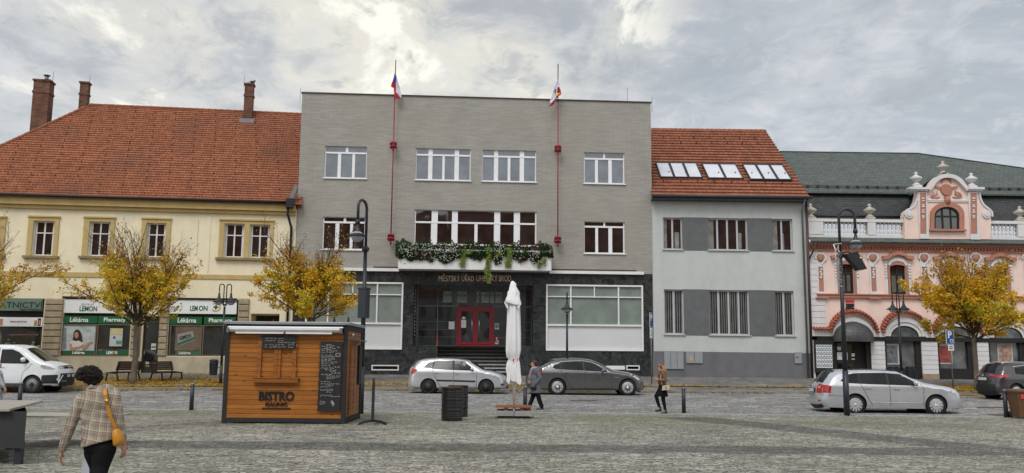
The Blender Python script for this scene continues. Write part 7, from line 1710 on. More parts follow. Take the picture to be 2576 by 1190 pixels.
# silver estate on the road
c = Car([(.08, .22), (.0, .36), (.0, .58), (.04, .84), (.10, .98), (.30, 1.24), (.46, 1.385), (.72, 1.44), (1.3, 1.46), (2.0, 1.455), (2.6, 1.40), (3.05, 1.20), (3.5, 1.03), (3.75, .99), (4.2, .92), (4.50, .82), (4.63, .64), (4.66, .40), (4.6, .22)], .905, .94, .45, (1.04, 3.72), .322)
r = place(2154, 1036, 30.25, c, 1.04, radians(-1.5), label='silver estate car on the road behind the lamp post, seen from its rear corner', zz=-.055); 
bd = c.body(m_sil, r); c.wheels(r, 'vane')
c.cap(10.2, 11.8, -.93, .93, .006, 'windscreen', m_cg, bd); c.cap(4.05, 5.75, -.86, .86, .008, 'rear_window', m_cg, bd); c.cap(.0, .8, -.95, .95, .012, 'bumper_trim', m_trim, bd); c.cap(5.8, 6.3, -.9, .9, .02, 'roof_spoiler', m_trim, bd)
for s0, s1 in ((-.99, -.60), (.60, .99)): c.cap(2.35, 3.85, s0, s1, .014, 'tail_lamp', m_tl, bd, 4)
for s0, s1 in ((-.90, -.70), (.70, .90)): c.cap(2.95, 3.3, s0, s1, .018, 'reverse_lamp', m_hl, bd, 3); c.cap(1.25, 1.45, s0, s1, .014, 'reflector', m_tl, bd, 3)
mb = MB(); mb.box(-.155, -.12, -.29, .29, .70, .84); mb.build('plate_frame', m_trim, bd); plate(bd, c, -.155, .715, False); mb = MB(); mb.lathe([(.045, -.13), (.045, -.115)], (0, 0, .93), 14, 'x'); mb.build('badge', M['chrome'], bd)
mb = MB(); mb.bar((-.02, -.25, 1.03), (.08, .2, 1.12), .02); mb.build('wiper', m_trim, bd)
for sd in (-1, 1):
 c.patch([(1.18, 1.02), (1.19, 1.365), (2.12, 1.38), (2.6, 1.34), (3.10, 1.06), (3.15, .965), (2.2, .99)], .006, 'window_band', m_trim, bd, sd)
 c.patch([(.58, 1.10), (.80, 1.30), (1.10, 1.36), (1.20, 1.355), (1.20, 1.04), (.74, 1.055)], .008, 'side_window', m_cg, bd, sd)
 d1 = c.patch([(1.24, 1.03), (1.26, 1.42), (2.16, 1.42), (2.2, .30), (1.62, .30), (1.44, .62)], .003, 'rear_door', m_sil, bd, sd); d2 = c.patch([(2.22, .30), (2.18, 1.42), (2.62, 1.37), (3.2, 1.06), (3.3, .88), (3.28, .30)], .003, 'front_door', m_sil, bd, sd)
 c.patch([(1.25, 1.04), (1.27, 1.36), (2.12, 1.365), (2.13, 1.01)], .009, 'door_window', m_cg, d1, sd); c.patch([(2.20, 1.005), (2.20, 1.365), (2.58, 1.325), (3.06, 1.06), (3.12, .98)], .009, 'door_window', m_cg, d2, sd)
 for pl in ([(1.22, 1.03), (1.42, .62), (1.61, .28)], [(2.21, .28), (2.19, 1.02)], [(3.30, .28), (3.32, .88), (3.22, 1.03)], [(.0, .62), (.5, .60), (.7, .6)]): c.line(pl, 'panel_seam', m_seam, bd, .006, sd)
 c.line([(1.6, .40), (3.28, .38)], 'sill_crease', m_sil, bd, .014, sd)
 c.line([(.74, 1.045), (1.5, 1.01), (2.4, .99), (3.14, .97)], 'window_trim', m_trim, bd, .012, sd, .008)
 handle(d1, c, 1.47, .87, m_sil, sd); handle(d2, c, 2.42, .855, m_sil, sd); mirror(bd, c, 3.02, .99, m_sil, sd)
 c.patch([(.02, .70), (.06, .955), (.26, .935), (.22, .70)], .014, 'tail_lamp', m_tl, bd, sd, .05); c.patch([(4.18, .77), (4.26, .85), (4.52, .75), (4.58, .63), (4.4, .66)], .010, 'headlamp', m_hl, bd, sd, .05)
 c.line([(.85, 1.46), (1.0, 1.475), (2.3, 1.465), (2.5, 1.42)], 'roof_rail', m_trim, bd, .016, sd, -.05)
# dark crossover at the right edge
c = Car([(.10, .24), (.0, .40), (.0, .66), (.02, .92), (.10, 1.06), (.28, 1.34), (.42, 1.49), (.70, 1.54), (1.2, 1.555), (2.0, 1.55), (2.5, 1.45), (2.85, 1.22), (3.2, 1.04), (3.7, .95), (4.0, .80), (4.14, .58), (4.16, .36), (4.1, .24)], .87, 1.0, .42, (.80, 3.34), .335)
r = place(2560, 1000, 38.4, c, .80, radians(9), label='dark brown grey crossover car cut by the right edge, with silver roof bars'); m_pg = paint('brown_grey_metallic', (.08, .076, .082), .8, .26)
bd = c.body(m_pg, r); c.wheels(r, 'five'); c.cap(4.1, 5.75, -.84, .84, .008, 'rear_window', m_cg, bd); c.cap(5.8, 6.2, -.85, .85, .03, 'roof_spoiler', m_pg, bd); c.cap(9.2, 11.4, -.93, .93, .006, 'windscreen', m_cg, bd)
c.cap(.0, 2.0, -.97, .97, .012, 'bumper_trim', m_trim, bd)
for s0, s1 in ((-.99, -.55), (.55, .99)): c.cap(3.2, 3.75, s0, s1, .02, 'tail_lamp', m_tl, bd, 5)
plate(bd, c, -.16, .82, False, '6Z1 4178' if False else ''); mb = MB(); mb.lathe([(.04, -.15), (.05, -.13)], (0, 0, 1.01), 12, 'x'); mb.build('badge', M['chrome'], bd)
for sd in (-1, 1):
 c.patch([(.02, .92), (.06, 1.05), (.40, 1.06), (.55, 1.02), (.3, .93)], .014, 'tail_lamp', m_tl, bd, sd, .05); c.patch([(.82, 1.10), (.86, 1.35), (1.1, 1.40), (1.2, 1.08)], .008, 'side_window', m_cg, bd, sd)
 c.patch([(1.12, .05 + 1.03), (1.16, 1.42), (2.42, 1.38), (3.0, 1.06)], .008, 'side_window', m_cg, bd, sd); c.line([(.80, 1.40), (1.3, 1.46), (2.2, 1.455)], 'window_trim', M['chrome'], bd, .02, sd)
 c.line([(.5, 1.545), (.9, 1.60), (2.0, 1.60), (2.4, 1.50)], 'roof_bar', M['chrome'], bd, .02, sd, -.06)
 c.patch([(1.28, .24), (1.28, .42), (2.86, .42), (2.86, .24)], .012, 'sill_trim', m_trim, bd, sd); handle(bd, c, 1.4, .93, m_pg, sd); mirror(bd, c, 2.6, 1.05, m_pg, sd)
# white van
c = Car([(.02, .30), (.0, .5), (.0, 1.1), (.05, 1.5), (.15, 1.80), (.5, 1.88), (1.6, 1.90), (2.8, 1.90), (3.2, 1.87), (3.5, 1.75), (3.95, 1.46), (4.3, 1.25), (4.5, 1.20), (4.75, 1.11), (4.90, .97), (4.96, .78), (4.96, .45), (4.92, .26)], .96, 1.18, .16, (.78, 4.02), .335, .27)
r = place(78, 985, 36.35, c, 4.02, radians(1), label='white delivery van with black front bumper parked by the jeweller', cat='van'); m_wv = paint('white_van_paint', (.74, .76, .78), .0, .3)
bd = c.body(m_wv, r); c.wheels(r, 'van'); c.cap(9.05, 11.15, -.90, .90, .008, 'windscreen', m_cg, bd)
c.cap(15.05, 17, -1, 1, .012, 'bumper', m_trim, bd, 16); c.cap(13.7, 14.35, -.62, .62, .016, 'grille', m_trim, bd); c.cap(13.95, 14.08, -.62, .62, .026, 'grille_bar', M['chrome'], bd)
for s0, s1 in ((-1.0, -.60), (.60, 1.0)): c.cap(13.5, 14.3, s0, s1, .014, 'headlamp', m_hl, bd, 5)
mb = MB(); mb.tube([(5.02, -.0, .98), (5.045, 0, .98)], .065, 14); mb.build('badge', M['chrome'], bd); plate(bd, c, 5.10, .62, True, '')
for s in (-1, 1): c.cap(15.9, 15.98, s * .45 if s > 0 else -.85, .85 if s > 0 else s * .45, .03, 'bumper_trim', M['chrome'], bd, 4); mb = MB(); mb.bar((5.02, s * .50, .70), (4.97, s * .72, .40), .035); mb.build('bumper_trim', M['white'], bd); mb = MB(); mb.ball((4.93, s * .75, .52), .04, 8, 6); mb.build('fog_lamp', m_hl, bd)
c.cap(16.6, 16.75, -.45, .45, .03, 'bumper_trim', M['chrome'], bd, 4)
for sd in (-1, 1):
 d2 = c.patch([(2.62, .32), (2.62, 1.78), (3.2, 1.80), (3.50, 1.66), (3.95, 1.28), (3.98, 1.15), (3.62, .80), (3.56, .32)], .003, 'front_door', m_wv, bd, sd)
 c.patch([(2.68, 1.16), (2.68, 1.72), (3.10, 1.73), (3.38, 1.62), (3.84, 1.27), (3.86, 1.20), (3.76, 1.15)], .010, 'door_window', m_cg, d2, sd); c.patch([(1.3, 1.18), (1.3, 1.70), (2.52, 1.72), (2.52, 1.17)], .010, 'side_window', m_cg, bd, sd)
 for pl in ([(2.6, .3), (2.6, 1.8)], [(3.56, .3), (3.62, .8), (3.99, 1.16)], [(1.2, .9), (2.6, .9)]): c.line(pl, 'panel_seam', m_seam, bd, .006, sd)
 c.patch([(4.38, .62), (4.42, .70), (4.94, .72), (4.94, .27), (4.42, .27), (4.40, .4)], .012, 'bumper_corner', m_trim, bd, sd, .06)
 c.patch([(4.30, 1.04), (4.36, 1.11), (4.62, 1.06), (4.84, .97), (4.80, .92), (4.45, .96)], .012, 'headlamp', m_hl, bd, sd, .05)
 mirror(bd, c, 3.66, 1.26, m_wv, sd, 1.25); handle(d2, c, 2.78, 1.02, m_wv, sd)
 c.line([(.0 + 1.2, .34), (3.5, .34)], 'sill_trim', m_trim, bd, .03, sd)
mb = MB(); mb.tube([(3.1, -.2, 1.90), (2.9, -.22, 2.15)], .008, 5); mb.build('aerial', m_trim, bd)
# ------------------------------------------------------------------ golden hornbeam-like street trees
def leaf_mat(name, c1, c2, c3):
 m, nt, b = new_mat(name); L = nt.links
 tc = nn(nt, 'ShaderNodeTexCoord'); n = nn(nt, 'ShaderNodeTexNoise', inp={'Scale': 1.1, 'Detail': 5, 'Roughness': .7}); L.new(tc.outputs['Object'], n.inputs['Vector'])
 wn = nn(nt, 'ShaderNodeTexNoise', inp={'Scale': 14, 'Detail': 2}); L.new(tc.outputs['Object'], wn.inputs['Vector'])
 a = nn(nt, 'ShaderNodeMath', operation='MULTIPLY_ADD'); a.inputs[1].default_value = .5; L.new(wn.outputs[0], a.inputs[0]); L.new(n.outputs[0], a.inputs[2])
 cr = nn(nt, 'ShaderNodeValToRGB'); e = cr.color_ramp.elements; e[0].position = .55; e[0].color = rgba(c1); e[1].position = .95; e[1].color = rgba(c3); q = e.new(.74); q.color = rgba(c2); L.new(a.outputs[0], cr.inputs[0])
 L.new(cr.outputs[0], b.inputs['Base Color']); b.inputs['Roughness'].default_value = .6; b.inputs['Specular IOR Level'].default_value = .3
 tr = nn(nt, 'ShaderNodeBsdfTranslucent'); L.new(cr.outputs[0], tr.inputs[0]); ms = nn(nt, 'ShaderNodeMixShader'); ms.inputs[0].default_value = .35
 out = [n_ for n_ in nt.nodes if n_.type == 'OUTPUT_MATERIAL'][0]; L.new(b.outputs[0], ms.inputs[1]); L.new(tr.outputs[0], ms.inputs[2]); L.new(ms.outputs[0], out.inputs[0]); return m
m_gold = leaf_mat('golden_leaf', (.66, .38, .022), (.78, .51, .03), (.83, .61, .06)); m_green = leaf_mat('green_gold_leaf', (.36, .34, .03), (.56, .47, .035), (.68, .55, .045)); m_rust_l = leaf_mat('rusty_leaf', (.34, .16, .03), (.52, .30, .03), (.64, .42, .04))
def tree(loc, forkh, zlo, zhi, rx, label, seed, dens=1.0, bare=.5, zmid=None, green=.5, trunk_r=.13, skew=0.0, lobe=0):
 """crown envelope: half width rx, from zlo (underside) to zhi (top twigs) above the ground"""
 rr = random.Random(seed); r = empty('street_tree', loc, 0, label, 'tree', 'young golden trees along the pavement')
 zc = zmid or lerp(zlo, zhi, .42)
 def env(d):   # distance from the fork to the envelope in direction d
  # ellipsoid-like body around (0,0,zc)
  best = 0
  for t in [i * .15 for i in range(1, 60)]:
   p = Vector((0, 0, forkh)) + d * t; rz = (zhi - zc) if p.z > zc else (zc - zlo); q = (p.x - skew * max(0, 1 - abs(p.z - zc) / 3)) ** 2 + p.y ** 2
   if q / rx ** 2 + ((p.z - zc) / rz) ** 2 <= 1 or t < .5: best = t
  return best
 tb = MB(); pts = [Vector((0, 0, -.1)), Vector((.01, 0, .3)), Vector((.03, .02, forkh * .5)), Vector((0, 0, forkh)), Vector((0, 0, forkh + .45))]
 tb.tube(pts, [trunk_r * 1.5, trunk_r * 1.08, trunk_r * .95, trunk_r * 1.0, trunk_r * .6], 12); trunk = tb.build('trunk', M['bark'], r)
 lb = MB(); tips = []
 def branch(p, d, ln, r0, lvl):
  n = max(2, int(ln / .3)); P_ = [p]; D_ = d.copy(); cur = p.copy()
  for i in range(n):
   D_ = (D_ + Vector((rr.gauss(0, .09), rr.gauss(0, .09), rr.gauss(0, .06) + (.025 if lvl == 0 else .05))) ).normalized(); cur = cur + D_ * (ln / n); P_.append(cur.copy())
  lb.tube(P_, [max(.004, r0 * (1 - .82 * i / n)) for i in range(n + 1)], 6 if lvl == 0 else (4 if lvl == 1 else 3), False)
  for i in range(1, n + 1): tips.append((P_[i], lvl, (P_[i] - P_[i - 1]).normalized()))
  if lvl < 3:
   m_ = int(ln / (.26 if lvl == 0 else .21 if lvl == 1 else .3)) + 1
   for j in range(m_):
    t = lerp(.15, .97, (j + rr.random() * .6) / m_); k = min(n - 1, int(t * n)); q = P_[k].lerp(P_[k + 1], t * n - k)
    ax = (P_[k + 1] - P_[k]).normalized(); side = ax.orthogonal().normalized(); side = Matrix.Rotation(rr.uniform(0, 6.28), 3, ax) @ side
    dd = (ax * .75 + side * .62 + Vector((0, 0, .22))).normalized(); l2 = ln * (1 - t * .55) * (rr.uniform(.30, .5) if lvl == 0 else rr.uniform(.28, .5))
    if l2 > .16: branch(q, dd, min(l2, 1.5 if lvl == 0 else .8), r0 * (1 - .7 * t) * .45, lvl + 1)
 nl = 19
 for i in range(nl):
  az = i * 2.39996 + rr.uniform(-.25, .25); el = radians(lerp(8, 84, (i / (nl - 1)) ** .85)) + rr.uniform(-.06, .06)
  d = Vector((cos(az) * cos(el), sin(az) * cos(el), sin(el))); ln = env(d) * rr.uniform(.92, 1.08) * (1.12 if el < .8 else 1)
  d2 = (d + Vector((0, 0, .12 if el < .7 else .0))).normalized(); start = Vector((0, 0, forkh + rr.uniform(-.1, .45)))
  branch(start, (d2 * .8 + d * .2), ln, .045 * (1.3 if el > 1.1 else 1), 0)
 lbo = lb.build('branches', M['twig'], r)
 lm = MB()
 for p, lvl, ax in tips:
  if lvl == 0 and rr.random() < .5: continue
  h = (p.z - zlo) / (zhi - zlo); rad = sqrt(p.x ** 2 + p.y ** 2) / rx
  nz = mnoise.noise(p * .9 + Vector((seed * 3.1, 0, 0))); nz2 = mnoise.noise(p * 2.6 + Vector((seed, 5, 0)))
  pr = 1.0 if h < bare else max(.03, 1 - (h - bare) * 3.2)
  pr *= max(.0, min(1, .56 + nz * 1.25 + nz2 * 1.5)); 
  if lobe: pr *= 1 - .55 * max(0, min(1, (-p.x * lobe) / rx))
  pr *= dens; pr *= .55 + .6 * min(1, rad)
  nlf = (8.0 if lvl >= 2 else 5) * pr; nlf = int(nlf) + (rr.random() < nlf % 1)
  for _ in range(nlf):
   q = p + Vector((rr.gauss(0, .085), rr.gauss(0, .085), rr.gauss(0, .06))); s = rr.uniform(.045, .082)
   nv = Vector((rr.gauss(0, .7), rr.gauss(0, .7), rr.uniform(.1, 1.2))).normalized(); x = nv.orthogonal().normalized(); x = Matrix.Rotation(rr.uniform(0, 6.28), 3, nv) @ x; y = nv.cross(x)
   g = green * (1.25 - h * 2.2) + nz * .9 + rr.uniform(-.25, .25); lm.k = 1 if g > .42 else (2 if h > bare + .08 or rr.random() < .07 else 0)
   lm.add([q - x * s, q - y * s * .62 + nv * s * .12, q + x * s, q + y * s * .62 + nv * s * .12], [(0, 1, 2, 3)])
 c = lm.build('crown', [m_gold, m_green, m_rust_l], r); return r, len(lm.f)
TY = 43.4
def tspec(px_trunk, py_base=966):
 p = G(px_trunk, py_base); return p
t1 = tspec(334.5, 966); s1_ = t1.y / F; hz1 = lambda py, Y: P(334, py, Y).z
zg = t1.z
def hh(px, py, loc): return P(px, py, loc.y).z - loc.z
print(tree(t1, hh(334, 826, t1), hh(334, 846, t1), hh(345, 562, t1), 178 * s1_, 'golden tree with bare upper twigs between the two benches', 3, 1.05, .47, hh(334, 740, t1), .50, .135, .1, 1)[1])
t2 = Vector((P(775, 900, 42.9).x, 42.9, gz(-10, 42.9)))
print(tree(t2, hh(775, 812, t2) , hh(775, 838, t2), hh(770, 572, t2), 140 * s1_, 'dense yellow tree rising behind the roof of the kiosk', 8, 1.6, .52, hh(775, 735, t2), .25, .13, -.1)[1])
t0 = Vector((P(-105, 900, 42.0).x, 42.0, gz(-26, 42.0)))
print(tree(t0, hh(-105, 822, t0), hh(-105, 842, t0), hh(-105, 548, t0), 172 * t0.y / F, 'golden tree mostly outside the left edge of the picture', 14, 1.2, .45, hh(-105, 735, t0), .3, .13)[1])
t3 = G(2458, 984)
print(tree(t3, hh(2458, 862, t3), hh(2458, 878, t3), hh(2475, 640, t3), 150 * t3.y / F, 'dense golden tree in front of the pink bank beside the parking sign', 21, 1.9, .66, hh(2458, 775, t3), .30, .12, -.2)[1])
# ------------------------------------------------------------------ fallen leaves
rr = random.Random(12); lf = MB()
def strew(n, fx, fy, s0=.04, s1=.08):
 for _ in range(n):
  x = fx(); y = fy(x)
  if mnoise.noise(Vector((x * .55, y * 1.3, 2))) + rr.uniform(-.35, .35) < -.12: continue
  z = gz(x, y) + (.018 if y > kerbY(x) else .012) + rr.uniform(.005, .05); s = rr.uniform(s0, s1); a = rr.uniform(0, 6.28); c, sn = cos(a) * s, sin(a) * s; t = rr.uniform(-.5, .5) * s
  lf.k = 0 if rr.random() < .8 else 1; lf.add([(x - c, y - sn, z), (x + sn * .6, y - c * .6, z + abs(t)), (x + c, y + sn, z + t * .5 + .004), (x - sn * .6, y + c * .6, z)], [(0, 1, 2, 3)])
strew(15000, lambda: rr.uniform(-24, -9.0), lambda x: kerbY(x) + .3 + rr.random() ** 1.2 * 5.2)
strew(1600, lambda: rr.uniform(-24, -8), lambda x: kerbY(x) - abs(rr.gauss(0, .25)))
strew(2000, lambda: rr.uniform(-24, -10), lambda x: lerp(kerbY(x), wallY(x), rr.random()))
strew(3400, lambda: rr.uniform(-9.0, 6), lambda x: kerbY(x) + 1.6 + rr.gauss(0, .6) * (1 - max(0, x) * .06))
strew(1100, lambda: rr.uniform(6, 16.5), lambda x: kerbY(x) + 1.95 + rr.gauss(0, .10)); strew(1300, lambda: rr.uniform(-9, 16.5), lambda x: kerbY(x) - abs(rr.gauss(0, .10)))
strew(8500, lambda: rr.gauss(20.6, 1.9), lambda x: kerbY(x) + .1 + rr.random() ** 1.3 * 4.2); strew(1500, lambda: rr.uniform(17, 27), lambda x: kerbY(x) - abs(rr.gauss(0, .35)))
strew(500, lambda: rr.uniform(-20, 22), lambda x: rr.uniform(30, 41), .02, .04); strew(260, lambda: rr.uniform(-14, 16), lambda x: rr.uniform(13, 28), .015, .03)
m_fall = leaf_mat('fallen_leaf', (.50, .27, .02), (.66, .42, .03), (.72, .5, .06)); m_fall2 = leaf_mat('fallen_leaf_brown', (.30, .14, .03), (.42, .22, .03), (.5, .28, .04))
o = lf.build('fallen_leaves', [m_fall, m_fall2]); tag(o, 'golden fallen leaves strewn along the kerb and under the trees', 'fallen leaves', None, 'stuff')
# tufts of grass and moss in the joints near the kerb, kiosk and lamp foot
gr = MB()
def tuft(x, y, n, sp, h):
 for _ in range(n):
  px, py = x + rr.gauss(0, sp), y + rr.gauss(0, sp * .6); a = rr.uniform(0, 6.28); hh_ = h * rr.uniform(.4, 1); gr.add([(px - .006, py, .0), (px + .006, py, .0), (px + cos(a) * .02, py + sin(a) * .02, hh_)], [(0, 1, 2)])
tuft(pL2.x, pL2.y, 160, .16, .05); tuft(px_, 25.7, 500, .5, .035); tuft(kx0 + 1.6, KY - .05, 420, 1.1, .035); tuft(-4.3, 22.9, 140, .4, .03)
o = gr.build('joint_grass', mat('joint_grass_green', (.09, .13, .035), .8, var=.3, scale=6)); tag(o, 'thin green grass growing in the joints of the paving', 'grass', None, 'stuff')
# separate pieces that can be told apart become parts of their own
def split_loose(o):
 me = o.data; bm = bmesh.new(); bm.from_mesh(me); seen = set(); isl = []
 for v in bm.verts:
  if v.index in seen: continue
  st_, g_ = [v], []
  seen.add(v.index)
  while st_:
   a = st_.pop(); g_.append(a.index)
   for e in a.link_edges:
    b_ = e.other_vert(a)
    if b_.index not in seen: seen.add(b_.index); st_.append(b_)
  isl.append(set(g_))
 bm.free()
 for k, g_ in enumerate(isl[1:]):
  b2 = bmesh.new(); b2.from_mesh(me); bmesh.ops.delete(b2, geom=[v for v in b2.verts if v.index not in g_], context='VERTS'); m2 = bpy.data.meshes.new(me.name); b2.to_mesh(m2); b2.free()
  for m_ in me.materials: m2.materials.append(m_)
  c = bpy.data.objects.new(o.name.split('.')[0], m2); COL.objects.link(c); c.parent = o.parent; c.matrix_local = o.matrix_local.copy()
 b2 = bmesh.new(); b2.from_mesh(me); bmesh.ops.delete(b2, geom=[v for v in b2.verts if v.index not in isl[0]], context='VERTS'); b2.to_mesh(me); b2.free()
SPL = {'curtain', 'clamp', 'corner_frame', 'ledge', 'door_notice', 'notice', 'cable_duct', 'cloth_tail', 'display_tray', 'roof_bracket', 'wall_light', 'awning_bar', 'awning_bracket', 'hinge', 'lightning_rod', 'drain_spout', 'side_glazing', 'bearer', 'road_patch', 'bay_line', 'quoins', 'concrete_slab', 'notice_card', 'card_picture', 'snow_guard'}
for o in [o for o in bpy.data.objects if o.type == 'MESH' and o.name.split('.')[0] in SPL and not o.get('kind') == 'stuff']: split_loose(o)
for o in bpy.data.objects:
 if o.name.split('.')[0] in ('road_patch', 'bay_line'): o['kind'] = 'structure'
# ------------------------------------------------------------------ people
def capsule(mb, a, b, ra, rb, n=12):
 a, b = Vector(a), Vector(b); mb.tube([a, b], [ra, rb], n); mb.ball(a, ra, n, 8); mb.ball(b, rb, n, 8)
def ell_(mb, c, r, rot=None, n=18, m=12):
 s = len(mb.v); mb.ball((0, 0, 0), r, n, m); M_ = Matrix.Translation(Vector(c)) @ (rot.to_4x4() if rot else Matrix.Identity(4)); mb.xf(M_, s)
def chain(mb, pts, n=12):
 for (a, ra), (b, rb) in zip(pts, pts[1:]): capsule(mb, a, b, ra, rb, n)
def remesh(mb, name, mats, parent, voxel, smooth=4, pick=None, extra=None):
 me = bpy.data.meshes.new('tmp'); me.from_pydata(mb.v, [], mb.f); bm = bmesh.new(); bm.from_mesh(me); bmesh.ops.recalc_face_normals(bm, faces=bm.faces); bm.to_mesh(me); bm.free()
 ob = bpy.data.objects.new('tmp', me); COL.objects.link(ob); md = ob.modifiers.new('r', 'REMESH'); md.mode = 'VOXEL'; md.voxel_size = voxel; md.use_smooth_shade = True
 if smooth: s = ob.modifiers.new('s', 'SMOOTH'); s.factor = .5; s.iterations = smooth
 dg = bpy.context.evaluated_depsgraph_get(); m2 = bpy.data.meshes.new_from_object(ob.evaluated_get(dg)); bpy.data.objects.remove(ob)
 if extra:   # fingers and other fine pieces joined to the same mesh without remeshing
  bm = bmesh.new(); bm.from_mesh(m2); e = bpy.data.meshes.new('e'); e.from_pydata(extra.v, [], extra.f); bm.from_mesh(e); bmesh.ops.recalc_face_normals(bm, faces=bm.faces); bm.to_mesh(m2); bm.free()
 m2.materials.clear()
 for m in mats: m2.materials.append(m)
 for p in m2.polygons: p.use_smooth = True; p.material_index = pick(p.center) if pick else 0
 m2.name = name; o = bpy.data.objects.new(name, m2); COL.objects.link(o); o.parent = parent; return o
def hand(mb, w, d, pn, s=1.0, curl=.5, thumb_side=1):
 """w wrist, d direction of the fingers, pn direction the palm faces"""
 w, d, pn = Vector(w), Vector(d).normalized(), Vector(pn).normalized(); sd = d.cross(pn).normalized() * thumb_side; pn = sd.cross(d).normalized() * (1 if thumb_side > 0 else -1)
 R3 = Matrix((sd, pn, d)).transposed()
 ell_(mb, w + d * .045 * s, (.040 * s, .016 * s, .052 * s), R3, 12, 8); capsule(mb, w - d * .02 * s, w + d * .02 * s, .026 * s, .024 * s, 10)
 for i, (off, ln) in enumerate(((.028, .070), (.010, .078), (-.009, .072), (-.027, .056))):
  p = w + d * .085 * s + sd * off * s; dd = d.copy(); r = .0088 * s
  for j, f in enumerate((.45, .32, .23)):
   dd = (dd * cos(curl * (.6 + .2 * j)) + pn * sin(curl * (.6 + .2 * j))).normalized(); q = p + dd * ln * f * s; capsule(mb, p, q, r, r * .9, 7); p = q; r *= .92
 p = w + d * .03 * s + sd * .036 * s; dd = (d * .7 + sd * .7 + pn * .25).normalized()
 for f in (.034, .026): q = p + dd * f * s; capsule(mb, p, q, .011 * s, .0095 * s, 7); p = q; dd = (dd + d * .4 + pn * .2).normalized()
def face(mb, c, fwd, up_, s=1.0):
 """head with nose, chin, brow, ears"""
 c, f, u = Vector(c), Vector(fwd).normalized(), Vector(up_).normalized(); sd = f.cross(u).normalized(); u = sd.cross(f); R3 = Matrix((sd, f, u)).transposed()
 ell_(mb, c + u * .02 * s, (.074 * s, .092 * s, .10 * s), R3); ell_(mb, c - u * .045 * s + f * .018 * s, (.056 * s, .068 * s, .07 * s), R3)
 ell_(mb, c + f * .094 * s - u * .018 * s, (.012 * s, .02 * s, .022 * s), R3, 8, 6); ell_(mb, c + f * .088 * s - u * .0 * s, (.010 * s, .012 * s, .03 * s), R3, 8, 6)
 ell_(mb, c + f * .068 * s - u * .095 * s, (.022 * s, .022 * s, .018 * s), R3, 8, 6); ell_(mb, c + f * .084 * s - u * .058 * s, (.022 * s, .010 * s, .009 * s), R3, 8, 6)
 for k in (-1, 1): ell_(mb, c + sd * k * .075 * s - f * .005 * s - u * .005 * s, (.010 * s, .018 * s, .03 * s), R3, 8, 6)
def eyes(parent, c, fwd, up_, s=1.0):
 c, f, u = Vector(c), Vector(fwd).normalized(), Vector(up_).normalized(); sd = f.cross(u).normalized(); u = sd.cross(f)
 for k in (-1, 1):
  mb = MB(); mb.ball(c + f * .080 * s + sd * k * .030 * s + u * .008 * s, .0105 * s, 8, 6); mb.build('eye', M['blackm'], parent)
 mb = MB(); 
 mb.bar(c + f * .092 * s + sd * .022 * s - u * .058 * s, c + f * .092 * s - sd * .022 * s - u * .058 * s, .007 * s); mb.build('lips', mat('lip_red', (.28, .07, .06), .5), parent)
m_skin = mat('skin', (.50, .27, .19), .55, var=.08, scale=12); m_hairb = mat('dark_curly_hair', (.014, .010, .008), .8, var=.5, scale=30, bump=1.0, bscale=60, spec=.25)
# plaid cloth
m, nt3, b = new_mat('checked_tweed'); Lk = nt3.links
def Mq(op, a, b_=None, c_=None):
 n = nn(nt3, 'ShaderNodeMath', operation=op)
 for i, x in enumerate((a, b_, c_)):
  if x is None: continue
  if isinstance(x, (int, float)): n.inputs[i].default_value = x
  else: Lk.new(x, n.inputs[i])
 return n.outputs[0]
tc = nn(nt3, 'ShaderNodeTexCoord'); mpp = nn(nt3, 'ShaderNodeMapping'); mpp.inputs['Rotation'].default_value = (0, -.16, 0); Lk.new(tc.outputs['Object'], mpp.inputs[0]); s_ = nn(nt3, 'ShaderNodeSeparateXYZ'); Lk.new(mpp.outputs[0], s_.inputs[0])
wob = nn(nt3, 'ShaderNodeTexNoise', inp={'Scale': 5, 'Detail': 2}); Lk.new(tc.outputs['Object'], wob.inputs['Vector']); wv = Mq('MULTIPLY', Mq('SUBTRACT', wob.outputs[0], .5), .03)
def stripes(coord, per, w, ph): 
 t = Mq('FRACT', Mq('ADD', Mq('DIVIDE', Mq('ADD', coord, wv), per), ph)); return Mq('LESS_THAN', Mq('ABSOLUTE', Mq('SUBTRACT', t, .5)), w / per / 2)
X3 = Mq('ADD', s_.outputs[0], Mq('MULTIPLY', s_.outputs[1], .8)); Z3 = s_.outputs[2]
col = None
def mx3(f, a, c, k=1):
 n = nn(nt3, 'ShaderNodeMixRGB'); ff = Mq('MULTIPLY', f, k); Lk.new(ff, n.inputs[0])
 if isinstance(a, tuple): n.inputs[1].default_value = rgba(a)
 else: Lk.new(a, n.inputs[1])
 n.inputs[2].default_value = rgba(c); return n.outputs[0]
col = mx3(Mq('ADD', stripes(X3, .095, .045, .1), stripes(Z3, .095, .045, .3)), (.40, .35, .28), (.29, .265, .225), .40)
for per_, w_, ph_, c_, k_2 in ((.095, .006, .28, (.14, .08, .06), .6), (.095, .006, .46, (.14, .08, .06), .5), (.095, .005, .86, (.62, .56, .46), .8), (.095, .004, .0, (.22, .07, .04), .7)):
 col = mx3(stripes(X3, per_, w_, ph_), col, c_, k_2); col = mx3(stripes(Z3, per_, w_, ph_ + .1), col, c_, k_2)
fn = nn(nt3, 'ShaderNodeTexNoise', inp={'Scale': 160, 'Detail': 2}); Lk.new(tc.outputs['Object'], fn.inputs['Vector']); fr_ = nn(nt3, 'ShaderNodeMapRange', inp={'From Min': .3, 'From Max': .7, 'To Min': .72, 'To Max': 1.25}); Lk.new(fn.outputs[0], fr_.inputs[0])
sc3 = nn(nt3, 'ShaderNodeVectorMath', operation='SCALE'); Lk.new(col, sc3.inputs[0]); Lk.new(fr_.outputs[0], sc3.inputs['Scale']); Lk.new(sc3.outputs[0], b.inputs['Base Color']); b.inputs['Roughness'].default_value = .95; b.inputs['Specular IOR Level'].default_value = .1
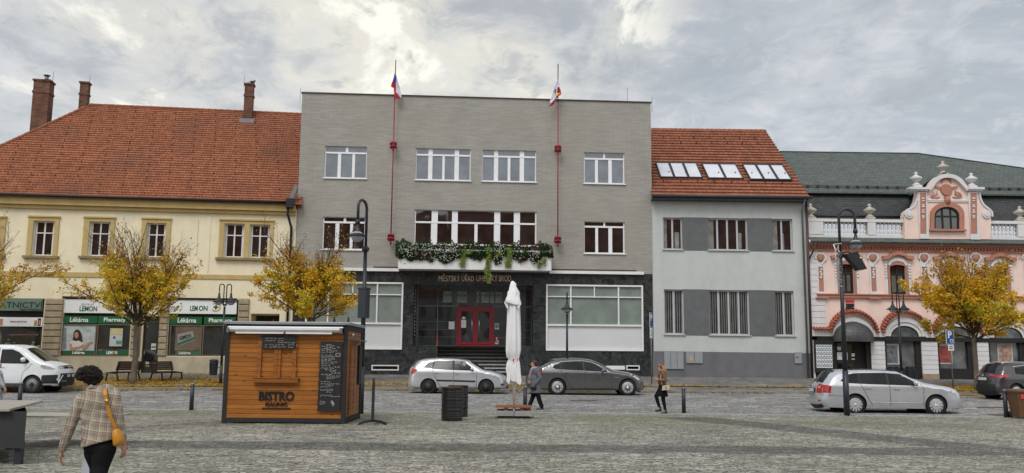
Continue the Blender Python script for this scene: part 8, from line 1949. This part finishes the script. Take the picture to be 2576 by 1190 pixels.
n5 = nn(nt3, 'ShaderNodeTexNoise', inp={'Scale': 7, 'Detail': 3}); Lk.new(tc.outputs['Object'], n5.inputs['Vector']); bp5 = nn(nt3, 'ShaderNodeBump', inp={'Strength': .6, 'Distance': .03}); Lk.new(n5.outputs[0], bp5.inputs['Height']); Lk.new(bp5.outputs[0], b.inputs['Normal'])
m_tweed = m
m_blkc = mat('black_cloth', (.010, .010, .012), .95, var=.2, scale=4, spec=.15); m_shoe = mat('black_shoe', (.012, .011, .011), .35)
# --- woman in the checked jacket, walking away to the left
WY = 9.3
ox = P(240, 1000, WY).x; w1 = empty('person', (ox, WY, 0), 0, 'woman with short dark curls in a checked tweed jacket and black trousers, walking away', 'person')
def q1_(px, py, dy=0.0): p = P(px, py, WY); return Vector((p.x - ox, dy, p.z))
hf = Vector((-.62, .62, -.42)).normalized(); hu = Vector((-.28, .22, .9)).normalized(); hc = q1_(223, 950, .02)
mb = MB(); face(mb, hc, hf, hu, 1.02); chain(mb, [(q1_(229, 962, .0), .056), (q1_(238, 982, -.01), .06)])
# lower body carriers under the clothes
anL, anR = Vector((q1_(226, 1190).x, .16, .09)), Vector((q1_(262, 1190).x, -.26, .12))
kL, kR = Vector((q1_(236, 1190).x, .10, .47)), Vector((q1_(257, 1190).x, -.06, .46)); hL, hR = q1_(232, 1132, .03), q1_(266, 1126, -.02)
chain(mb, [(q1_(238, 990, 0), .06), (q1_(246, 1060, 0), .075), (q1_(250, 1115, 0), .09)]); chain(mb, [(hL, .08), (kL, .05), (anL, .035)]); chain(mb, [(hR, .08), (kR, .05), (anR, .035)])
wl, wr = q1_(157, 1134, -.02), q1_(307, 1116, .03)
chain(mb, [(q1_(203, 1006, -.01), .045), (q1_(183, 1064, -.03), .036), (wl, .024)]); chain(mb, [(q1_(291, 993, -.02), .045), (q1_(303, 1062, .0), .036), (wr, .024)])
ex = MB(); hand(ex, wl, (-.12, .1, -1), (.9, .3, 0), 1.0, .55, -1); hand(ex, wr, (.12, .1, -1), (-.9, .2, 0), 1.0, .6, 1)
remesh(mb, 'body', [m_skin], w1, .0085, 3, extra=ex)
mb = MB(); rr = random.Random(6); hcc = q1_(225, 943.5, -.01); rx_, ry_, rz_ = .112, .115, .084
ell_(mb, hcc, (rx_ * .92, ry_ * .92, rz_ * .92))
for i in range(620):
 u = rr.uniform(-1, 1); a = rr.uniform(0, 6.28); c_ = sqrt(1 - u * u); d = Vector((c_ * cos(a), c_ * sin(a), u))
 if d.z < -.5 and d.dot(hf) > -.1: continue
 if d.dot(hf) > .55 and d.z < .1: continue
 p = hcc + Vector((d.x * rx_, d.y * ry_, d.z * rz_)) * rr.uniform(.93, 1.12); mb.ball(p, rr.uniform(.008, .017), 6, 4)
for px, py, dy, r in ((249, 957, -.02, .035), (243, 962, -.06, .033), (234, 962, -.07, .030), (252, 950, .0, .036), (199, 940, .03, .03), (195, 946, .03, .022), (197, 953, .04, .016), (226, 957, -.075, .03), (216, 952, -.08, .025), (209, 957, -.06, .012)): mb.ball(q1_(px, py, dy), r, 8, 6)
remesh(mb, 'hair', [m_hairb], w1, .0055, 0)
mb = MB()
ell_(mb, q1_(246, 1013, 0), (.185, .118, .17)); ell_(mb, q1_(246, 1050, .0), (.170, .115, .17)); ell_(mb, q1_(249, 1085, .0), (.182, .132, .13))
chain(mb, [(q1_(207, 1006, 0), .060), (q1_(222, 996, 0), .075), (q1_(245, 988, 0), .085), (q1_(268, 985, 0), .08), (q1_(287, 990, 0), .062)])
chain(mb, [(q1_(233, 978, -.01), .060), (q1_(241, 990, -.01), .085)])
chain(mb, [(q1_(205, 1008, -.01), .066), (q1_(194, 1036, -.02), .062), (q1_(184, 1064, -.03), .055), (q1_(171, 1098, -.03), .050), (q1_(159, 1130, -.02), .040)], 16)
chain(mb, [(q1_(289, 996, -.02), .066), (q1_(297, 1030, -.03), .060), (q1_(301, 1062, -.01), .052), (q1_(305, 1090, .01), .046), (q1_(306, 1110, .03), .040)], 16)
# flared hem: slanted skirt of the jacket
sv = len(mb.v); N = 24; rings = []
for t, (lx, rx2, ly, ry2, dp) in enumerate(((213, 285, 1062, 1050, .118), (208, 291, 1096, 1080, .14), (205, 297, 1128, 1102, .158))):
 a_, b_ = q1_(lx, ly), q1_(rx2, ry2); c_ = (a_ + b_) / 2; hw_ = (b_ - a_) / 2
 for k in range(N): an = 2 * pi * k / N; rings.append(c_ + hw_ * cos(an) + Vector((0, dp * sin(an), 0)))
mb.add(rings, [(i * N + k, i * N + (k + 1) % N, (i + 1) * N + (k + 1) % N, (i + 1) * N + k) for i in range(2) for k in range(N)] + [tuple(range(N - 1, -1, -1)), tuple(2 * N + k for k in range(N))])
jk = remesh(mb, 'jacket', [m_tweed], w1, .010, 3)
mb = MB(); mb.tube([q1_(224, 986, .06), q1_(226, 976, -.03), q1_(238, 972, -.075), q1_(249, 975, -.05), q1_(254, 982, .05)], [.016, .022, .026, .022, .016], 10); mb.build('collar', m_tweed, jk)
mb = MB(); ell_(mb, q1_(251, 1118, .0), (.168, .135, .13))
chain(mb, [(q1_(236, 1138, .02), .105), (Vector((kL.x + .005, .08, .52)), .082), (Vector((anL.x, .15, .14)), .068)], 16); chain(mb, [(q1_(265, 1130, -.02), .115), (Vector((kR.x + .0, -.05, .52)), .082), (Vector((anR.x, -.25, .17)), .068)], 16)
remesh(mb, 'trousers', [m_blkc], w1, .011, 4)
for nm_, an in (('shoe', anL), ('shoe', anR)):
 mb = MB(); fd = Vector((-.65, .75, 0)).normalized(); mb.tube([an + Vector((0, 0, -.02)) - fd * .07, an - fd * .03 - Vector((0, 0, .05)), an + fd * .06 - Vector((0, 0, .055)), an + fd * .15 - Vector((0, 0, .065)), an + fd * .19 - Vector((0, 0, .07))], [.03, .042, .04, .036, .018], 12); mb.build(nm_, m_shoe, w1)
# shoulder bag: a thing of its own
sb = empty('shoulder_bag', (ox, WY, 0), 0, 'mustard yellow crossbody bag hanging at the hip of the woman in the checked jacket', 'bag')
m_bag = mat('mustard_leather', (.55, .23, .015), .42, var=.08, scale=6); mb = MB()
bp_ = [(1000, 830), (1012, 812), (1035, 806), (1052, 822), (1070, 855), (1088, 895), (1086, 915), (1070, 938), (1035, 955), (1010, 950), (1003, 900)]
zh = lambda x, y: (x * .2966, 837 + y * .2966)
q_ = [q1_(*zh(*p)) for p in bp_]; n = len(q_); c_ = sum(q_, Vector()) / n; vs = []
for dy, sc_ in ((-.155, .80), (-.14, .96), (-.10, 1.02), (-.06, .96), (-.045, .8)): vs += [c_ + (p - c_) * sc_ + Vector((0, dy, 0)) for p in q_]
mb.add(vs, [(i * n + k, i * n + (k + 1) % n, (i + 1) * n + (k + 1) % n, (i + 1) * n + k) for i in range(4) for k in range(n)] + [tuple(range(n - 1, -1, -1)), tuple(4 * n + k for k in range(n))], True); bg_ = mb.build('pouch', m_bag, sb)
mb = MB(); st_ = [(905, 462, .10), (925, 475, -.10), (945, 520, -.145), (958, 572, -.145), (968, 640, -.14), (985, 700, -.14), (1002, 740, -.13), (1015, 790, -.12), (1022, 812, -.11)]
pp = [q1_(*zh(x, y), dy) for x, y, dy in st_]; vs = []; 
for p in pp: vs += [p + Vector((-.017, 0, 0)), p + Vector((.017, 0, .0)), p + Vector((.017, .006, 0)), p + Vector((-.017, .006, 0))]
mb.add(vs, [(4 * i + a, 4 * i + b2, 4 * i + 4 + b2, 4 * i + 4 + a) for i in range(len(pp) - 1) for a, b2 in ((0, 1), (1, 2), (2, 3), (3, 0))]); mb.build('strap', m_bag, sb); mb = MB(); mb.lathe([(.02, -.012), (.02, .0)], q1_(*zh(960, 573), -.152), 12, 'y'); mb.build('strap_buckle', mat('brass', (.6, .42, .15), .3, metal=.9), sb)
# white carrier bag she holds in front
cb = empty('carrier_bag', (ox, WY, 0), 0, 'white plastic carrier bag held on the far side of the woman in the checked jacket', 'bag')
mb = MB(); pts_ = [q1_(*zh(*p)) for p in ((695, 1035), (715, 1005), (755, 1060), (770, 1290), (665, 1310), (680, 1120))]; mb.add([p + Vector((-.03, .10, 0)) for p in pts_] + [p + Vector((-.03, .16, 0)) for p in pts_], [tuple(range(6)), tuple(range(11, 5, -1))] + [(i, i + 6, (i + 1) % 6 + 6, (i + 1) % 6) for i in range(6)]); mb.build('sack', mat('pale_plastic', (.55, .6, .68), .4, var=.15, scale=8), cb)
mb = MB(); mb.add([q1_(*zh(*p)) + Vector((0, .14, 0)) for p in ((688, 835), (700, 850), (700, 925), (660, 915), (664, 872))], [(0, 1, 2, 3, 4)]); mb.build('handle', MATS['pale_plastic'], cb)
# --- generic dressed walker seen from the side -------------------------------------------------
def zk_(x, y): return (1223.4 + .2 * x, 869.3 + .2 * y)
gl = G(1350, 1030); w2 = empty('person', (gl.x, gl.y, gl.z), 0, 'woman with short dark hair in a grey coat walking left beside the parasol', 'person')
def q2_(x, y, dy=0): p = P(*zk_(x, y), gl.y); return Vector((p.x - gl.x, dy, p.z - gl.z))
m_coat = mat('grey_wool_coat', (.115, .13, .15), .95, var=.3, scale=30, bump=.3); m_hair2 = mat('dark_brown_hair', (.03, .014, .010), .5, var=.4, scale=40)
hc2 = q2_(598, 232); mb = MB(); face(mb, hc2, (-1, -.12, -.05), (0, 0, 1), 1.0); chain(mb, [(q2_(608, 262), .05), (q2_(622, 290), .058)]); chain(mb, [(q2_(625, 300), .10), (q2_(622, 420), .11), (q2_(620, 560), .11)])
fa, ra = q2_(540, 772, .06), q2_(700, 778, -.06); chain(mb, [(q2_(605, 580, .07), .075), (q2_(574, 680, .07), .05), (fa, .035)]); chain(mb, [(q2_(640, 580, -.07), .075), (q2_(672, 690, -.07), .05), (ra, .035)])
wr2 = q2_(597, 500, -.20); chain(mb, [(q2_(632, 315, -.14), .045), (q2_(672, 405, -.22), .036), (wr2, .025)]); wr3 = q2_(560, 440, .2); chain(mb, [(q2_(620, 315, .14), .045), (q2_(620, 410, .2), .036), (wr3, .025)])
ex = MB(); hand(ex, wr2, (-.6, 0, -.8), (-.4, .9, 0), 1, .7, 1); hand(ex, wr3, (-.6, 0, -.7), (-.4, -.9, 0), 1, .7, -1); bd_ = remesh(mb, 'body', [m_skin], w2, .011, 3, extra=ex); eyes(bd_, hc2, (-1, -.12, -.05), (0, 0, 1))
mb = MB(); ell_(mb, q2_(612, 218), (.10, .092, .10)); ell_(mb, q2_(628, 240), (.065, .085, .075)); ell_(mb, q2_(590, 205), (.07, .075, .05)); remesh(mb, 'hair', [m_hair2], w2, .012, 2)
mb = MB(); ell_(mb, q2_(625, 330, 0), (.125, .19, .16)); ell_(mb, q2_(620, 420, 0), (.125, .18, .22)); ell_(mb, q2_(622, 520), (.145, .20, .2)); chain(mb, [(q2_(628, 305, -.13), .075), (q2_(628, 305, .13), .075)]); 
sv = []; N = 20
for xa, xb, y_, dp in ((568, 685, 430, .17), (553, 690, 520, .20), (547, 695, 598, .21)):
 a_, b_ = q2_(xa, y_), q2_(xb, y_); c_ = (a_ + b_) / 2
 for k in range(N): an = 2 * pi * k / N; sv.append(c_ + Vector(((b_.x - a_.x) / 2 * cos(an), dp * sin(an), 0)))
mb.add(sv, [(i * N + k, i * N + (k + 1) % N, (i + 1) * N + (k + 1) % N, (i + 1) * N + k) for i in range(2) for k in range(N)] + [tuple(range(N - 1, -1, -1)), tuple(2 * N + k for k in range(N))])
for sy in (-1, 1): chain(mb, [(q2_(635, 312, sy * .14), .075), ((q2_(676, 405, -.22) if sy < 0 else q2_(620, 410, .2)), .062), ((q2_(608, 488, -.20) if sy < 0 else q2_(565, 435, .2)), .05)])
chain(mb, [(q2_(650, 275), .06), (q2_(680, 300), .07), (q2_(650, 320), .07)])
ct = remesh(mb, 'coat', [m_coat], w2, .014, 3)
mb = MB(); mb.tube([q2_(590, 275, -.05), q2_(572, 300, -.05), q2_(560, 340, -.03), q2_(552, 390, .0), q2_(548, 420, .0)], [.04, .05, .04, .035, .02], 10); mb.tube([q2_(592, 275, .05), q2_(600, 285, -.07), q2_(625, 278, -.08), q2_(640, 272, 0)], .032, 8); mb.build('scarf', mat('lilac_scarf', (.32, .31, .36), .9, var=.4, scale=14), w2)
mb = MB(); chain(mb, [(q2_(605, 590, .07), .095), (q2_(574, 680, .07), .075), (q2_(542, 760, .06), .068)]); chain(mb, [(q2_(640, 590, -.07), .095), (q2_(668, 690, -.07), .078), (q2_(696, 762, -.06), .072)]); ell_(mb, q2_(622, 580), (.13, .17, .1)); remesh(mb, 'trousers', [m_blkc], w2, .014, 3)
for an in (fa, ra): mb = MB(); mb.tube([an + Vector((.05, 0, -.04)), an + Vector((-.02, 0, -.055)), an + Vector((-.10, 0, -.06)), an + Vector((-.19, 0, -.065))], [.03, .045, .04, .02], 10); mb.build('shoe', m_shoe, w2)
hb = empty('handbag', (gl.x, gl.y, gl.z), 0, 'black handbag carried by the woman in the grey coat', 'bag'); mb = MB(); c_ = q2_(590, 528, -.22); ell_(mb, c_, (.12, .045, .085)); remesh(mb, 'pouch', [M['black']], hb, .012, 2); mb = MB(); mb.tube([c_ + Vector((-.06, 0, .06)), c_ + Vector((-.03, 0, .16)), c_ + Vector((.03, 0, .16)), c_ + Vector((.06, 0, .06))], .008, 6); mb.build('handle', M['black'], hb)
# --- woman in the brown leather jacket
g3 = G(1664, 1041); w3 = empty('person', (g3.x, g3.y, g3.z), 0, 'fair haired woman in a brown leather jacket, black skirt and boots', 'person')
def q3_(x, y, dy=0): p = P(*zk_(x, y), g3.y); return Vector((p.x - g3.x, dy, p.z - g3.z))
m_lea = mat('brown_leather', (.14, .055, .026), .38, var=.3, scale=12, bump=.4, bscale=18); m_blond = mat('blonde_hair', (.36, .22, .10), .5, var=.4, scale=30); m_fringe = mat('auburn_fringe', (.16, .06, .025), .5, var=.3, scale=30)
hc3 = q3_(2190, 275); hd3 = (-.92, -.38, -.02); mb = MB(); face(mb, hc3, hd3, (0, 0, 1), .98); chain(mb, [(q3_(2198, 300), .048), (q3_(2206, 325), .055)]); chain(mb, [(q3_(2208, 340), .1), (q3_(2205, 420), .1), (q3_(2212, 520), .11)])
f3, r3 = q3_(2185, 800, .06), q3_(2248, 828, -.06); chain(mb, [(q3_(2190, 550, .07), .07), (q3_(2140, 640, .06), .05), (f3, .035)]); chain(mb, [(q3_(2222, 550, -.07), .07), (q3_(2222, 680, -.06), .05), (r3, .035)])
wa = q3_(2150, 425, -.16); chain(mb, [(q3_(2210, 345, -.14), .042), (q3_(2238, 440, -.2), .034), (wa, .024)]); wb_ = q3_(2150, 415, .08); chain(mb, [(q3_(2200, 345, .14), .042), (q3_(2205, 440, .17), .034), (wb_, .024)])
ex = MB(); hand(ex, wa, (-.9, .2, .25), (0, .9, .3), .95, .8, 1); hand(ex, wb_, (-.9, -.2, .25), (0, -.9, .3), .95, .8, -1); bd_ = remesh(mb, 'body', [m_skin], w3, .011, 3, extra=ex); eyes(bd_, hc3, hd3, (0, 0, 1), .98)
mb = MB(); ell_(mb, q3_(2202, 262), (.098, .10, .105)); chain(mb, [(q3_(2218, 270, -.04), .07), (q3_(2238, 310, -.05), .06), (q3_(2256, 345, -.05), .035)]); chain(mb, [(q3_(2220, 275, .05), .07), (q3_(2232, 320, .06), .05)]); chain(mb, [(q3_(2212, 290, -.08), .035), (q3_(2216, 330, -.09), .03)])
fr_x = q3_(2186, 262).x; hz_ = q3_(2186, 248).z; remesh(mb, 'hair', [m_blond, m_fringe], w3, .012, 2, pick=lambda c: 1 if (c.x < fr_x + .05 or c.z > hz_ - .01) else 0)
mb = MB(); mb.tube([q3_(2160, 256, -.08), q3_(2168, 250, -.02), q3_(2168, 250, .04), q3_(2170, 256, .08)], .022, 8); mb.build('fringe', m_fringe, w3)
mb = MB(); ell_(mb, q3_(2208, 370), (.12, .17, .15)); ell_(mb, q3_(2205, 440), (.125, .165, .15)); ell_(mb, q3_(2210, 480), (.135, .165, .07)); chain(mb, [(q3_(2210, 340, -.12), .068), (q3_(2208, 340, .12), .068)])
chain(mb, [(q3_(2212, 348, -.14), .07), (q3_(2240, 440, -.2), .062), (q3_(2165, 432, -.16), .048)]); chain(mb, [(q3_(2202, 348, .14), .07), (q3_(2208, 440, .17), .06), (q3_(2165, 420, .08), .048)]); jk3 = remesh(mb, 'jacket', [m_lea], w3, .014, 2)
mb = MB(); mb.tube([q3_(2180, 318, -.05), q3_(2190, 312, -.09), q3_(2215, 315, -.09), q3_(2225, 320, 0)], .03, 8); mb.build('fur_collar', mat('fur_collar_cream', (.38, .24, .13), .9, var=.4, scale=20), jk3)
mb = MB(); sv = []; N = 20
for xa, xb, y_, dp in ((2168, 2250, 495, .15), (2158, 2272, 570, .18), (2150, 2288, 640, .2)):
 a_, b_ = q3_(xa, y_), q3_(xb, y_); c_ = (a_ + b_) / 2
 for k in range(N): an = 2 * pi * k / N; sv.append(c_ + Vector(((b_.x - a_.x) / 2 * cos(an), dp * sin(an), .0)))
mb.add(sv, [(i * N + k, i * N + (k + 1) % N, (i + 1) * N + (k + 1) % N, (i + 1) * N + k) for i in range(2) for k in range(N)] + [tuple(range(N - 1, -1, -1)), tuple(2 * N + k for k in range(N))]); remesh(mb, 'skirt', [m_blkc], w3, .014, 2)
mb = MB(); chain(mb, [(q3_(2190, 560, .07), .085), (q3_(2140, 635, .06), .066), (q3_(2160, 710, .06), .056), (q3_(2183, 780, .06), .042)]); chain(mb, [(q3_(2222, 560, -.07), .085), (q3_(2220, 680, -.06), .064), (q3_(2235, 740, -.06), .056), (q3_(2246, 808, -.06), .042)]); remesh(mb, 'tights', [m_blkc], w3, .012, 2)
for an in (f3, r3):
 mb = MB(); mb.tube([an + Vector((.01, 0, .06)), an + Vector((.02, 0, -.02)), an + Vector((-.04, 0, -.045)), an + Vector((-.10, 0, -.055)), an + Vector((-.16, 0, -.06))], [.045, .048, .042, .036, .018], 10); mb.box(an.x + .01, an.x + .05, an.y - .02, an.y + .02, an.z - .11 + .03, an.z - .03); mb.build('boot', m_shoe, w3)
hb = empty('shoulder_bag', (g3.x, g3.y, g3.z), 0, 'small cream bag at the hip of the woman in the brown leather jacket', 'bag'); mb = MB(); a_, b_ = q3_(2192, 565, 0), q3_(2288, 492, 0); mb.prism([(a_.x, a_.z + .01), (b_.x - .03, a_.z + .04), (b_.x, b_.z - .03), (b_.x - .03, b_.z), (a_.x + .02, b_.z - .03)], -.30, -.22); mb.build('pouch', mat('cream_leather', (.58, .47, .34), .5), hb); mb = MB(); mb.tube([Vector((a_.x + .03, -.24, b_.z - .03)), q3_(2180, 430, -.19), q3_(2188, 345, -.13)], .008, 6); mb.tube([Vector((b_.x - .03, -.24, b_.z)), q3_(2225, 430, -.2), q3_(2215, 340, -.15)], .008, 6); mb.build('strap', MATS['cream_leather'], hb)
mb = MB(); mb.box((a_.x + b_.x) / 2 - .015, (a_.x + b_.x) / 2 + .015, -.305, -.30, (a_.z + b_.z) / 2 - .03, (a_.z + b_.z) / 2 + .04); mb.build('clasp', M['blackm'], hb)
# --- person cut by the left edge
Y4 = 27.8; g4x = P(-6, 1000, Y4).x; w4 = empty('person', (g4x, Y4, 0), 0, 'person in a light grey hooded top cut by the left edge behind the counter', 'person')
def q4_(px, py, dy=0): p = P(px, py, Y4); return Vector((p.x - g4x, dy, p.z))
hd4 = (.8, -.3, -.5); hc4 = q4_(-4, 921); mb = MB(); face(mb, hc4, hd4, (.4, 0, .9), .98); chain(mb, [(q4_(-8, 928), .05), (q4_(-9, 938), .06), (q4_(-10, 965), .11), (q4_(-12, 985), .11)])
for s in (-1, 1): chain(mb, [(q4_(-12 + s * 2, 985, s * .08), .08), (Vector((q4_(-10 + s * 6, 1000).x, s * .08, .48)), .052), (Vector((q4_(-12 + s * 10, 1000).x, s * .08, .1)), .036)])
wr4 = q4_(20, 973, -.2); chain(mb, [(q4_(-5, 938, -.15), .045), (q4_(9, 956, -.2), .038), (wr4, .025)]); wr5 = q4_(4, 980, .15); chain(mb, [(q4_(-9, 938, .15), .045), (q4_(-4, 960, .2), .038), (wr5, .025)])
ex = MB(); hand(ex, wr4, (.6, -.1, -.8), (-.6, 0, -.5), 1.0, .5, 1); hand(ex, wr5, (.4, 0, -.9), (-.6, 0, -.5), 1.0, .5, -1); bd_ = remesh(mb, 'body', [m_skin], w4, .012, 3, extra=ex); eyes(bd_, hc4, hd4, (.4, 0, .9))
mb = MB(); ell_(mb, q4_(-8, 918), (.11, .11, .12)); remesh(mb, 'hair', [m_fringe], w4, .013, 2)
mb = MB(); ell_(mb, q4_(-8, 945), (.17, .2, .17)); ell_(mb, q4_(-10, 968), (.17, .19, .2)); ell_(mb, q4_(-12, 984), (.18, .19, .1)); chain(mb, [(q4_(-5, 938, -.14), .085), (q4_(9, 956, -.2), .075), (q4_(18, 970, -.2), .05)]); chain(mb, [(q4_(-9, 938, .15), .085), (q4_(-4, 960, .2), .07), (q4_(3, 977, .15), .05)]); chain(mb, [(q4_(-12, 928), .07), (q4_(-16, 936), .08)]); remesh(mb, 'hooded_top', [mat('light_grey_jersey', (.36, .38, .40), .95, var=.15, scale=10, bump=.3)], w4, .015, 3)
mb = MB()
for s in (-1, 1): chain(mb, [(q4_(-12 + s * 2, 985, s * .08), .11), (Vector((q4_(-10 + s * 6, 1000).x, s * .08, .48)), .08), (Vector((q4_(-12 + s * 10, 1000).x, s * .08, .12)), .065)])
remesh(mb, 'trousers', [mat('pale_trousers', (.30, .32, .34), .9, var=.1)], w4, .015, 3)
for s in (-1, 1): an = Vector((q4_(-12 + s * 10, 1000).x, s * .08, .09)); mb = MB(); mb.tube([an + Vector((-.05, 0, -.03)), an + Vector((.02, 0, -.045)), an + Vector((.12, 0, -.05)), an + Vector((.18, 0, -.06))], [.035, .045, .04, .02], 10); mb.build('shoe', m_shoe, w4)
